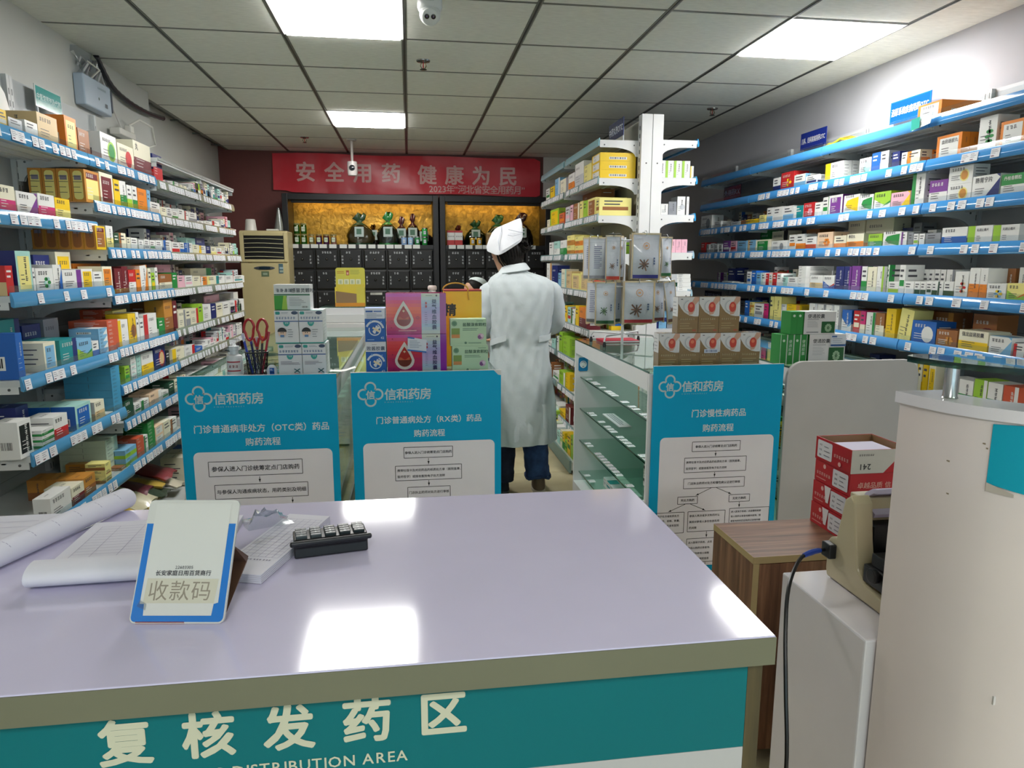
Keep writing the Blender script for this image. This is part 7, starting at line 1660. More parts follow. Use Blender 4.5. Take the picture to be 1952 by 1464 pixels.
# ---------- shelf signs ----------
def sign(name, label, p, x, w, h, body, txt, ts, tc='#e3e6ea', rim=None, side=1, bold=.02):
    # on the wall shelves: faces +x (side 1) or -x (side -1); p = (y centre, z bottom)
    t = thing(name, label, 'sign', (x, p[0], p[1]), rz=PI / 2 if side == 1 else -PI / 2)
    m = MB('gloss', rim or body); m.box(-w / 2, w / 2, 0, .004, 0, h); m.build('sign_plate', t)
    m = MB('gloss', body); f = Face(m, (-w / 2, 0, 0), (1, 0, 0), (0, 0, 1), w, h); f.rect(.03, .05, .97, .95, body); m.build('sign_face', t)
    m = MB('paper', tc); f = Face(m, (-w / 2, -.0006, 0), (1, 0, 0), (0, 0, 1), w, h); f.text(.5, .5 - ts * .38 / h, txt, ts, tc, bold, sx=.9 * w / max(.001, sum((1 if ord(c) > 255 else .66) for c in txt) * ts)); m.build('lettering', t)
    m = MB('plastic', '#b8bcc0'); m.box(-w / 2 + .02, -w / 2 + .03, .0045, .012, -.03, h * .4); m.box(w / 2 - .03, w / 2 - .02, .0045, .012, -.03, h * .4); m.build('clip', t)
sign('shelf_sign', 'teal shelf sign standing on the top left wall shelf', (3.72, 2.15), -1.645, .25, .095, '#12908e', '中医馆煎剂及代煎', .03, '#cfe2e0', '#cfd6d4')
sign('shelf_sign', 'large bright blue shelf sign behind the tilted orange box', (3.585, 2.215), 2.655, .31, .115, '#1453b4', '泌尿系统疾病用药OTC', .042, side=-1, rim='#1d66cf')
sign('shelf_sign', 'medium blue shelf sign on top of the right wall shelving', (4.50, 2.215), 2.655, .30, .108, '#1b2f8a', '儿科、妇科疾病用药OTC', .04, side=-1)
sign('shelf_sign', 'dark navy shelf sign on the second shelf at the far right bay', (5.33, 1.955), 2.50, .29, .10, '#161d4e', '外用药RX', .05, side=-1, tc='#b9bcd0')
sign('shelf_sign', 'navy shelf sign on the top left shelf of the gondola', (4.80, 2.283), 1.40, .34, .115, '#1d2f6c', '中药丸剂OTC', .055, side=-1)
sign('shelf_sign', 'dark navy shelf sign hanging low below the fifth right shelf', (5.28, 1.175), 2.36, .30, .07, '#15193c', '外用贴剂OTC', .04, side=-1, tc='#8f93ac')
t = thing('paper_packet', 'long yellow packet lying on the top right shelf beside the medium sign', 'packet', (2.40, 3.94, 2.1155), rz=-PI / 2); m = MB('foil', '#d8c81a'); m.sheet([[(.0 + .30 * j / 8, .0 + .06 * i / 3, .012 + .018 * math.sin(PI * j / 8) + .006 * math.sin(j * 2 + i)) for j in range(9)] for i in range(4)], thick=.01); m.build('packet_body', t, smooth=True); m = MB('card', '#b8a010'); m.box(.10, .2, .02, .04, .036, .0375); m.build('printed_band', t)
t = thing('white_bag', 'bright white plastic bag on the top left shelf at the frame edge', 'bag', (-1.61, 3.17, 1.916)); m = MB('paper', '#f2f2f0'); m.loft([[(.05 * k * math.cos(a) * (1 + .15 * math.sin(3 * a)), .085 * k * math.sin(a) * (1 + .1 * math.sin(2 * a)), z) for a in [2 * PI * i / 16 for i in range(16)]] for z, k in ((0, .9), (.06, 1), (.13, .9), (.2, .7), (.25, .35))]); m.build('bag_film', t, smooth=True); m = MB('paper', '#dcdcd8'); m.tube([(0, -.06, .22), (.01, -.02, .29), (0, .04, .22)], .006, 6); m.build('handle', t, smooth=True)
# price card hanging on the right top shelf joint
t = thing('price_card', 'teal and white folded card hanging at the right top shelf joint', 'card', (2.372, 3.17, 2.075), rz=-PI / 2); m = MB('card', '#d9e2e2'); m.sheet([[(0, -.002, 0), (.13, -.012, .012)], [(0, -.006, .05), (.13, -.004, .062)]], thick=.002); m.build('card_body', t); m = MB('card', '#1fa090'); f = Face(m, (0, -.0085, .0), (1, -.03, .08), (0, .0, 1), .06, .05); f.rect(0, 0, 1, 1, '#1fa090'); m.build('teal_print', t)
# ---------- rotating rack of herb pouches on the right counter ----------
t = thing('pouch_rack', 'white wire rack for hanging herb pouches on the open glass counter', 'rack', (1.20, 3.88, 1.0))
m = MB('paint', '#d6d8da'); m.tube([(0, 0, .0), (0, 0, .60)], .008, 8); m.build('pole', t, smooth=True)
for k in range(4):
    m = MB('paint', '#cfd2d4'); a = PI / 4 + PI / 2 * k; c, s = math.cos(a), math.sin(a); m.tube([(.02 * c, .02 * s, .06), (.19 * c, .19 * s, .06), (.205 * c, .205 * s, .04), (.205 * c, .205 * s, .012)], .005, 8); m.build('foot', t, smooth=True)
    m = MB('plastic', '#1a1a1c'); m.lathe([(.009, 0), (.010, .012), (.006, .03)], 10, o=(.205 * c, .205 * s, 0)); m.build('rubber_foot', t, smooth=True)
for z in (.58, .33):
    m = MB('paint', '#cfd2d4'); m.tube([(.14 * math.cos(2 * PI * k / 20), .14 * math.sin(2 * PI * k / 20), z) for k in range(21)], .004, 6); m.tube([(-.14, 0, z), (.14, 0, z)], .004, 6); m.tube([(0, -.14, z), (0, .14, z)], .004, 6); m.build('hanging_ring', t, smooth=True)
def pouch(x, y, z, w, h, rz, band, lb, seed, lean=0, art='#7a5a48', plain=False):
    """hung from its top middle at z"""
    t = thing('herb_pouch', lb, 'pouch', (x, y, z), group='hanging herb pouches'); t.rotation_euler = (lean, 0, rz); r2 = random.Random(seed)
    def pt(u, v, s): b = math.sin(PI * u) * math.sin(PI * min(1, v * 1.15)) ** .6; return ((u - .5) * w, s * (.002 + .011 * b) + .003 * math.sin(seed + 6 * v + 3 * u), -h * (1 - v) + (.006 * math.sin(9 * u + seed) if v < .02 else 0))
    m = MB('foil', '#b8bcc4'); N, Mh = 9, 11
    for s in (-1, 1):
        g = [[pt(i / (N - 1), j / (Mh - 1), s) for i in range(N)] for j in range(Mh)]
        if s > 0: g = [r[::-1] for r in g]
        m.sheet(g)
    if seed % 3 == 0: m.cc = C('#c2c5cc')
    m.build('pouch_body', t, smooth=True, ang=60)
    m = MB('foil', '#c3b08c')
    def strip(u0, u1, v0, v1, col, k=3, kk=2):
        g = [[(lambda p: (p[0], p[1] - .0012, p[2]))(pt(u0 + (u1 - u0) * i / k, v0 + (v1 - v0) * j / kk, -1)) for i in range(k + 1)] for j in range(kk + 1)]; m.sheet(g, col)
    strip(0.005, .06, 0, 1, '#c0ab86', 1, 10); strip(.94, .995, 0, 1, '#c0ab86', 1, 10); strip(.06, .94, 0, .035, '#c3b08c', 6, 1); strip(.06, .94, .965, 1, '#c8b896', 6, 1); strip(.06, .94, .87, .875, '#9aa0a8', 6, 1)
    strip(.07, .93, .035, .11, band, 6, 1); m.build('printed_border', t, smooth=True)
    m = MB('card', art)
    def P(u, v): p = pt(u, v, -1); return (p[0], p[1] - .0022, p[2])
    if not plain:
        for k in range(9):
            a = PI * k / 9 * 2 + .2; L = .16 + .06 * (k % 2); c = ('#6a4a3a', '#8a6a58', '#5a5048')[k % 3] if art != 'g' else ('#3f5a3a', '#5a7a50', '#2f4a34')[k % 3]
            u0, v0 = .42, .33; du, dv = math.cos(a) * L, math.sin(a) * L * w / h; nu, nv = -math.sin(a) * .022, math.cos(a) * .022 * w / h
            m.add([P(u0 - nu, v0 - nv), P(u0 + du - nu, v0 + dv - nv), P(u0 + du + nu, v0 + dv + nv), P(u0 + nu, v0 + nv)], [(0, 1, 2, 3)], c); 
        m.build('herb_picture', t); m = MB('card', '#b98a5a')
        for k in range(14):
            a0, a1 = 2 * PI * k / 14, 2 * PI * (k + 1) / 14
            m.add([P(.5 + q * math.cos(a), .73 + q * w / h * math.sin(a)) for q, a in ((.09, a0), (.11, a0), (.11, a1), (.09, a1))], [(0, 1, 2, 3)], '#b98a5a')
        m.add([P(.46, .71), P(.54, .71), P(.54, .75), P(.46, .75)], [(0, 1, 2, 3)], '#b98a5a')
        m.build('seal', t); m = MB('card', '#4a5a7a')
        for k in range(3): m.add([P(.74, .44 - .055 * k), P(.80, .44 - .055 * k), P(.80, .48 - .055 * k), P(.74, .48 - .055 * k)], [(0, 1, 2, 3)], '#4a5a7a')
    else:
        for k in range(12): m.add([P(.3, .28 + .045 * k), P(.72 - .1 * (k % 3 == 0), .28 + .045 * k), P(.72 - .1 * (k % 3 == 0), .295 + .045 * k), P(.3, .295 + .045 * k)], [(0, 1, 2, 3)], '#6a6a8a')
    m.build('printed_name', t)
    m = MB('metal', '#a8acb0'); m.tube([(0, 0, -.012), (0, -.012, 0), (0, .0, .012), (0, .03, .012)], .0018, 6); m.build('hook', t, smooth=True)
YP = 3.74
zt, zb = 1.605, 1.358
for i, a in enumerate(((1.27, YP - .02, zt + .012, .165, .25, 0, '#2a2a8a', 'silver herb pouch with dark blue band facing the viewer, top row', 0), (1.272, YP + .02, zt + .006, .165, .25, 0, '#5a2a22', 'silver herb pouch right behind the dark blue banded pouch', 0),
                       (1.09, YP - .01, zt, .085, .245, .0, '#c8402e', 'narrow cream herb pouch with orange-red band, top row', .06), (1.012, YP + .02, zt - .01, .10, .23, -.15, '#8a8a92', 'silver pouch seen from behind with lines of print, top left', 1),
                       (.985, YP + .07, zt - .01, .085, .23, -.6, '#7a7a80', 'silver pouch turned sideways at the far top left', 1), (1.145, YP + .05, zt, .08, .25, .75, '#4a2422', 'silver pouch turned edge on between the cream and blue banded pouches', 0), (1.125, YP + .09, zt, .09, .24, .9, '#4a2422', 'dark edged pouch deepest in the top row', 0),
                       (1.40, YP + .02, zt - .005, .075, .22, .35, '#2a6a34', 'narrow pouch with green band at the top right of the rack', 0),
                       (1.05, YP - .02, zb, .115, .235, -.05, '#24552f', 'silver herb pouch with dark green band, bottom row left', 0), (1.00, YP + .04, zb, .09, .23, -.8, '#5a5a5a', 'pouch turned sideways at the bottom left corner', 1), (1.11, YP + .03, zb, .10, .23, .2, '#3a4a3a', 'silver pouch behind the dark green banded pouch', 0),
                       (1.235, YP - .03, zb + .004, .185, .235, 0, '#a82430', 'wide silver herb pouch with red band facing the viewer, bottom row', 0), (1.24, YP + .02, zb, .18, .235, .0, '#8a2a2a', 'silver pouch behind the red banded pouch', 0),
                       (1.36, YP + .03, zb, .10, .225, .25, '#7a2a2a', 'silver pouch with dark red band, bottom row right of the red banded one', 0), (1.41, YP - .01, zb + .004, .075, .235, .3, '#6a4436', 'tilted narrow pouch with brown band at the bottom right', 0))):
    x, y, z, w, h, rz, bd, lb, pl = a
    pouch(x, y, z, w, h, rz, bd, lb, i + 1, 0, 'g' if 'green' in lb else '#7a5a48', pl == 1)
COL.objects['herb_pouch'].name
[setattr(o, 'rotation_euler', (0, -.16, .3)) for o in COL.objects if o.get('label') == 'tilted narrow pouch with brown band at the bottom right']
t = thing('red_folder', 'flat red booklet lying on the glass under the pouch rack', 'booklet', (1.10, 3.93, 1.0005)); m = MB('card', '#a8203a'); m.box(0, .22, 0, .15, 0, .014); m.build('cover', t, bevel=.002); m = MB('paper', '#cfcfd0'); m.box(.003, .2202, -.0004, .1504, .003, .011); m.build('pages', t)
# ---------- goods on the right face of the gondola, ends towards the viewer ----------
def gbox(x, w, h, z, cs, sty, lb, y=4.70, d=.12, dz=0, grp='boxes on the right hand gondola shelves'):
    put_carton(w, d, h, sty, cs, '', int(x * 1000) % 83, (x, y, z + .0108 + dz), 0, lb, grp)
for k in range(4): gbox(1.665 + .058 * k, .056, .118 if k < 3 else .118, 2.01, 'WgW', 'vband', 'white box with lime green stripe, %s on the second right gondola shelf' % lab_ord(k))
gbox(1.899, .022, .085, 2.01, 'WY', 'vband', 'small white and yellow box at the tip of the second right gondola shelf')
for k, (x, w, h, cs, sty, n) in enumerate(((1.662, .032, .06, 'Kk', 'plain', 'dark box'), (1.70, .05, .075, 'WS', 'plain', 'white upright box'), (1.755, .055, .09, 'kS', 'plain', 'grey box'), (1.815, .055, .125, 'WS', 'circle', 'tall white box'), (1.873, .026, .125, 'WK', 'vband', 'thin white box with black marks'))): gbox(x, w, h, 1.77, cs, sty, n + ' on the third right gondola shelf')
for k, (x, w, h, cs, sty, n) in enumerate(((1.662, .045, .085, 'KN', 'plain', 'black box'), (1.71, .06, .08, 'WS', 'plain', 'white box'))): gbox(x, w, h, 1.52, cs, sty, n + ' on the fourth right gondola shelf')
for k in range(3): gbox(1.774 + .042 * k, .04, .09, 1.52, 'PV', 'plain', 'pale pink box, %s of three on the fourth right gondola shelf' % lab_ord(k))
for k in range(4): gbox(1.80 - .003 * k, .14, .028, 1.26, 'WS' if k != 1 else 'WD', 'vband', 'flat white box, %s up the stack on the fifth right gondola shelf' % lab_ord(k), dz=.0288 * k)
for k, (x, w, h, cs, sty, n) in enumerate(((1.66, .03, .07, 'OA', 'plain', 'orange box at the post'), (1.70, .08, .032, 'WS', 'plain', 'small flat white box'), (1.70, .08, .032, 'kS', 'plain', 'small flat grey box'))): gbox(x, w, h, 1.26, cs, sty, n + ' on the fifth right gondola shelf', dz=.033 * (k == 2))
gbox(1.70, .08, .045, 1.26, 'WS', 'band', 'white box at the top of the small stack on the fifth right gondola shelf', dz=.068)
gbox(1.68, .12, .03, 1.26, 'WS', 'band', 'flat white box bridging the stacks on the fifth right gondola shelf', dz=.119, y=4.72)
for k, (x, w, h, cs) in enumerate(((1.66, .05, .11, 'NB'), (1.715, .055, .12, 'bN'), (1.775, .06, .10, 'kN'), (1.84, .055, .09, 'BW'))): gbox(x, w, h, 1.0, cs, 'band', 'bluish box, %s from the post on the sixth right gondola shelf' % lab_ord(k))
# ---------- goods inside the open glass counter ----------
def cbox(x, y, z, w, d, h, cs, sty, lb): put_carton(w, d, h, sty, cs, '', int(y * 1000) % 71, (x, y + w, z + .0008), -PI / 2, lb, 'boxes inside the open glass counter')
for j in range(3):
    for k in range(3): cbox(1.24 + .001 * j, 3.50 + .062 * k, .766 + .036 * j, .06, .13, .035, ('WO', 'WS', 'WO')[k], 'vband' if k else 'rband', 'small white and orange box, tier %s, column %s, upper glass shelf of the open counter' % (('one', 'two', 'three')[j], ('one', 'two', 'three')[k]))
for j in range(2):
    for k in range(2): cbox(1.24, 3.22 + .066 * k, .766 + .05 * j, .063, .12, .048, 'WS', 'band', 'plain white box, tier %s, column %s, nearer end of upper glass shelf' % (('one', 'two')[j], ('one', 'two')[k]))
for j in range(2): cbox(1.13, 3.15, .366 + .064 * j, .085, .14, .062, 'WK', 'band', 'white box with black marks, %s on the third glass shelf of the open counter' % ('lower', 'upper')[j])
for k in range(5): cbox(1.10 + .002 * k, 3.50 + .075 * k, .163, .07, .12, .05, 'WT' if k % 2 else 'WS', 'band', 'small white box, %s on the lowest glass shelf of the open counter' % lab_ord(k))
t = thing('price_label_card', 'long white printed card lying on the second glass shelf of the open counter', 'card', (1.12, 3.62, .5695)); m = MB('paper', '#c9ccce'); m.box(0, .07, 0, .35, 0, .004); m.build('card_body', t); m = MB('paper', '#7a8088'); f = Face(m, (0, .35, .0042), (0, -1, 0), (1, 0, 0), .35, .07); f.lines(.05, .9, .2, .8, 3, .008, '#8a9098', r6); m.build('print', t)
# white cartons standing between the teal board and the rounded panel
for k in range(6): put_carton(.05, .10, .09, 'vband', 'tT' if k % 2 else 'WS', '', k, (1.612, 2.95 + .0 * k, .15 + .115 * k), 0, 'narrow pale carton, %s up the column between teal board and rounded panel' % lab_ord(k), 'column of cartons beside the right board')
t = thing('carton_column_rack', 'slim white rack behind the right teal board holding the pale carton column', 'rack', (1.608, 2.94, .13))
for k in range(7): m = MB('shelf', '#c6caca'); m.box(0, .06, 0, .14, -.006 + .115 * k - .0, -.002 + .115 * k); m.build('shelf', t)
m = MB('shelf', '#c6caca'); m.box(0, .06, .1402, .145, -.12, .70); m.build('rear_panel', t)
# ---------- pouches and booklets piled on the left base deck ----------
pc = [('#5a2a30', 'dark red'), ('#c8a838', 'yellow'), ('#d0c8a8', 'cream'), ('#6a2a38', 'maroon'), ('#b8923a', 'gold'), ('#3a4a3a', 'dark green'), ('#d0b050', 'pale gold'), ('#8a3038', 'red'), ('#d8d0b8', 'ivory')]
for k, (c, n) in enumerate(pc):
    r2 = random.Random(k + 5); y = 3.50 + .082 * k; m = MB('foil', c); z = .16 + .028 * (k % 4) + .02
    g = [[(-.20 + .22 * i / 5 + .01 * math.sin(j), -.08 + .16 * j / 6, .02 * math.sin(PI * j / 6) * math.sin(PI * i / 5) + r2.uniform(-.004, .004)) for j in range(7)] for i in range(6)]
    t = thing('herb_packet', '%s foil packet in the pile on the left base shelf' % n, 'packet', (-1.40 + .02 * (k % 3), y, z), group='foil packets on the base shelf'); m.sheet(g, thick=.012); m.build('packet_body', t, smooth=True)
    m = MB('card', '#d8d2b8' if k % 2 else '#c8a030'); m.sheet([[(p[0] + .0, p[1], p[2] + .003) for p in row[1:5]] for row in g[2:5]]); m.build('printed_label', t, smooth=True); t.rotation_euler = (r2.uniform(-.2, .2), .25 + r2.uniform(-.1, .15), r2.uniform(-.4, .4))
for k, (y, c, n) in enumerate(((4.32, 'wD', 'cream carton with dark disc'), (4.44, 'wm', 'cream and maroon carton'), (4.55, 'Bb', 'blue carton'))): put_carton(.10, .14, .17, 'circle' if k == 0 else 'split', c, '', k, (-1.36, y, .1305), PI / 2, n + ' on the left base shelf beside the teal board', 'cartons on the left base shelf')
# ---------- people ----------
def ell(cx, cyy, z, a, b, n=28, tilt=0, wob=0, ph=0, pw=2.2):
    R = []
    for k in range(n):
        t = 2 * PI * k / n; c, s = math.cos(t), math.sin(t)
        x = a * math.copysign(abs(c) ** (2 / pw), c); y = b * math.copysign(abs(s) ** (2 / pw), s)
        q = 1 + wob * (math.sin(5 * t + ph) + .6 * math.sin(9 * t - ph * 1.7))
        R.append((cx + x * q, cyy + y * q, z + tilt * x))
    return R
def limb(m, pts, rs, n=14, wob=0, seed=0, col=None, flat=1.0):
    pts = [Vector(p) for p in pts]; P = []; Rr = []
    for i in range(len(pts) - 1):
        p0, p1, p2, p3 = pts[max(i - 1, 0)], pts[i], pts[i + 1], pts[min(i + 2, len(pts) - 1)]
        for q in range(6):
            s = q / 6; P.append(.5 * ((2 * p1) + (p2 - p0) * s + (2 * p0 - 5 * p1 + 4 * p2 - p3) * s * s + (3 * p1 - p0 - 3 * p2 + p3) * s ** 3)); Rr.append(rs[i] + (rs[i + 1] - rs[i]) * s)
    P.append(pts[-1]); Rr.append(rs[-1]); rings = []; up = None
    for i, p in enumerate(P):
        d = (P[min(i + 1, len(P) - 1)] - P[max(i - 1, 0)]).normalized()
        if up is None: up = V(0, 1, 0) if abs(d.y) < .8 else V(0, 0, 1)
        u = d.cross(up).normalized(); up = u.cross(d).normalized(); ring = []
        for k in range(n):
            a = 2 * PI * k / n; q = Rr[i] * (1 + wob * math.sin(3 * a + i * 1.1 + seed) + wob * .8 * math.sin(i * 2.3 + a + seed)); ring.append(p + u * math.cos(a) * q + up * math.sin(a) * q * flat)
        rings.append(ring)
    m.loft(rings, col); return P
def body(t, neck, head, hr, hands, skin='#b98a6c', legs=None, yaw=0):
    """one continuous skinned figure: torso, neck, arms and hands"""
    vs, es, rs = [], [], []
    def a(p, r, par=None):
        vs.append(tuple(p)); rs.append(r)
        if par is not None: es.append((par, len(vs) - 1))
        return len(vs) - 1
    pel = a((neck.x + .03, neck.y, neck.z - .56), (.11, .085)); ch = a((neck.x + .02, neck.y, neck.z - .30), (.11, .08), pel); up = a((neck.x + .01, neck.y, neck.z - .10), (.10, .07), ch); nk = a(neck, (.046, .048), up); hd = a(neck.lerp(head, .5), (.044, .05), nk)
    a(head + V(0, 0, -.02), (.062, .072), hd)
    for s, (sh, el, wr, grip) in hands.items():
        i = a(sh, (.05, .05), up); i = a(el, (.038, .038), i); i = a(wr, (.026, .022), i); d = (wr - el).normalized(); sd = V(-d.y, d.x, 0).normalized() if abs(d.z) < .95 else V(1, 0, 0); dn = d.cross(sd)
        pm = a(wr + d * .045, (.036, .017), i); kn = a(wr + d * .085, (.036, .014), pm)
        for k in range(4):
            L = (.062, .072, .068, .054)[k]; o = wr + d * .085 + sd * (.024 - .016 * k); f1 = a(o + d * .012, (.0085, .0085), kn); f2 = a(o + d * (.012 + L * .45) + dn * .006 * grip, (.008, .008), f1); a(o + d * (.012 + L * .72) + dn * L * .4 * grip, (.0075, .0075), f2)
        th = a(wr + d * .035 + sd * s * .036, (.0105, .0105), pm); th2 = a(wr + d * .07 + sd * s * .05 + dn * .01, (.0095, .0095), th); a(wr + d * .098 + sd * s * .048 + dn * .022, (.0085, .0085), th2)
    if legs:
        for pts in legs:
            i = pel
            for p, r in pts: i = a(p, (r, r), i)
    me = bpy.data.meshes.new('body'); me.from_pydata(vs, es, []); o = mkobj('body', me, t)
    at = me.color_attributes.new('Col', 'FLOAT_COLOR', 'POINT')
    for k in range(len(vs)): at.data[k].color = (*C(skin), 1)
    md = o.modifiers.new('skin', 'SKIN'); md.use_smooth_shade = True
    for k, q in enumerate(rs): me.skin_vertices[0].data[k].radius = q
    me.skin_vertices[0].data[0].use_root = True
    sb = o.modifiers.new('smooth', 'SUBSURF'); sb.levels = 1; sb.render_levels = 2
    me.materials.append(MATS['skin_solid'])
    return o
def mk_skin():
    m, t, b = nt('skin_solid'); b.inputs['Base Color'].default_value = (*C('#b88a70'), 1); b.inputs['Roughness'].default_value = .5; b.inputs['Subsurface Weight'].default_value = .1; noise_bump(t, b, 200, .08, .001); MATS['skin_solid'] = m
mk_skin()
def headmesh(t, c, yaw, pitch, roll, s=1.0):
    """face, ears and skull; +y local is where the face looks"""
    X = Matrix.Translation(c) @ Matrix.Rotation(yaw, 4, 'Z') @ Matrix.Rotation(pitch, 4, 'X') @ Matrix.Rotation(roll, 4, 'Y') @ Matrix.Scale(s, 4)
    m = MB('skin_solid', '#b88a70'); m.X = X; R = []
    for z, a, b, off in ((-.115, .018, .02, .055), (-.105, .04, .042, .045), (-.085, .055, .066, .026), (-.05, .066, .085, .008), (-.01, .073, .096, 0), (.03, .076, .099, -.003), (.07, .07, .09, -.006), (.10, .05, .064, -.008), (.115, .02, .026, -.008)):
        ring = []
        for k in range(24):
            q = 2 * PI * k / 24; x, y = a * math.cos(q), b * math.sin(q) + off
            if abs(q - PI / 2) < .16 and -.06 < z < .0: y += .022 * (1 - abs(z + .03) / .06)
            if abs(abs(q - PI / 2) - .42) < .14 and 0 <= z < .02: y -= .006
            ring.append((x, y, z))
        R.append(ring)
    m.loft(R)
    for sx in (-1, 1): m.lathe([(.004, -.006), (.018, -.004), (.021, .002), (.012, .006)], 12, o=(sx * .078, -.008, -.01), ax='x', sx=1, sy=.62)
    m.build('head', t, smooth=True, ang=70)
    e = MB('gloss', '#e0dcd8'); e.X = X
    for sx in (-1, 1): e.lathe([(.012, 0), (.010, .004), (.004, .006)], 10, o=(sx * .031, .086, .004), ax='y', sy=1, sx=.6); e.lathe([(.005, .0062), (.003, .0072)], 8, o=(sx * .031, .086, .004), ax='y', col='#1a1412')
    e.build('eyes', t, smooth=True)
    l = MB('skin', '#a0564e'); l.X = X; l.lathe([(.018, 0), (.014, .004), (.004, .006)], 12, o=(0, .088, -.062), ax='y', sx=.35, sy=1); l.build('mouth', t, smooth=True)
    b = MB('hair', '#15110f'); b.X = X
    for sx in (-1, 1): b.tube([(sx * .017, .098, .022), (sx * .033, .096, .027), (sx * .047, .084, .022)], .003, 6)
    b.build('eyebrows', t, smooth=True)
    return X
# the nurse in the aisle, seen from behind, looking down to her left
PX, PY = .675, 4.28
t = thing('person', 'standing nurse seen from behind in white coat, folded white cap and blue jeans', 'person', (0, 0, 0))
neck = V(.628, PY + .01, 1.40); hc = V(.588, PY + .05, 1.515)
body(t, neck, hc, .1, {-1: (V(.50, PY + .02, 1.33), V(.45, PY + .02, 1.08), V(.50, PY + .26, 1.03), 1.0), 1: (V(.85, PY + .02, 1.32), V(.895, PY + .04, 1.10), V(.82, PY + .27, 1.05), 1.0)},
     legs=[[(V(.60, PY, .72), .075), (V(.575, PY + .03, .42), .05), (V(.57, PY + .06, .10), .034), (V(.57, PY + .14, .045), .028)], [(V(.76, PY, .72), .075), (V(.765, PY - .01, .42), .05), (V(.785, PY + .04, .10), .034), (V(.80, PY + .13, .045), .028)]])
X = headmesh(t, hc, .55, -.40, -.08)
# hair: full cap low on the neck with a loose bun
m = MB('hair', '#17120f'); m.X = X; R = []
for z, a, b, off, f0 in ((.122, .012, .015, -.012, 9), (.108, .052, .066, -.014, 9), (.08, .076, .096, -.012, 9), (.04, .084, .106, -.008, .55), (.0, .085, .107, -.010, .30), (-.04, .080, .098, -.014, .22), (-.075, .066, .078, -.02, .15), (-.10, .05, .055, -.032, .1), (-.118, .024, .026, -.045, 0)):
    ring = []
    for k in range(28):
        q = 2 * PI * k / 28; y = b * math.sin(q) + off; x = a * math.cos(q)
        if f0 < 9 and math.sin(q) > f0 - .35: y = min(y, b * (f0 - .35) + off); x *= .98
        w = 1 + .02 * math.sin(11 * q + z * 40); ring.append((x * w, y * w, z))
    R.append(ring)
m.loft(R); m.build('hair', t, smooth=True, ang=80)
m = MB('hair', '#17120f'); m.X = X; r7 = random.Random(5)
for k in range(60):
    a, b = r7.uniform(0, 2 * PI), r7.uniform(-1, 1); c0 = V(.062, -.085, .0); d = V(math.cos(a), .6 * math.sin(a) - .2, b).normalized(); p = c0 + d * .040; q = p + V(-d.z, d.x * .4 - .2, d.x).normalized() * .03
    m.tube([c0 + d * .012, p, q, q + V(r7.uniform(-.02, .03), r7.uniform(-.02, 0), r7.uniform(-.02, .02))], [.007, .008, .005, .001], 5)
for k in range(16):
    a = PI + PI * k / 15; p = V(.082 * math.cos(a), -.012 + .1 * math.sin(a), -.05); m.tube([p + V(0, 0, .05), p, V(p.x * .7, p.y * .7, -.095), V(p.x * .5, p.y * .55 - .01, -.125)], [.006, .006, .004, .001], 5)
m.build('hair_bun', t, smooth=True)
MB('gloss', '#3a2a2a').lathe([(.03, -.004), (.033, 0), (.03, .004)], 14, o=tuple(X @ V(.060, -.082, .0)), ax='y').build('hair_tie', t, smooth=True)
# folded cap: a stiff wedge, low at her left, ridge across the crown
m = MB('fabric', '#e4e5ea'); CX = Matrix.Translation((hc.x - .012, hc.y - .035, hc.z + .05)) @ Matrix.Rotation(.35, 4, 'Z'); m.X = CX
def capring(z, a, b, dx, dy, sl):
    return [(x + dx, y + dy, z + sl * x / .09 + .018 * y / .09) for x, y, _ in ell(0, 0, 0, a, b, 32, pw=4.5)]
m.loft([capring(.0, .086, .098, -.004, 0, .052), capring(.02, .090, .102, -.002, 0, .050), capring(.060, .089, .084, .004, -.006, .044), capring(.10, .087, .052, .008, -.016, .038), capring(.125, .083, .016, .012, -.024, .036), capring(.128, .080, .006, .013, -.026, .034)])
m.build('nurse_cap', t, smooth=True, ang=28)
m = MB('fabric', '#c9ccd6'); m.X = CX
m.tube([(-.080, -.085, -.035), (-.086, -.082, .02), (-.06, -.068, .075), (-.04, -.034, .108)], .0022, 6); m.tube([(.088, -.085, .075), (.04, -.098, .075), (-.02, -.085, .088)], .002, 6); m.tube([(.06, -.099, .065), (.0, -.1, .05), (-.03, -.098, .055)], .002, 6); m.build('cap_fold', t, smooth=True)
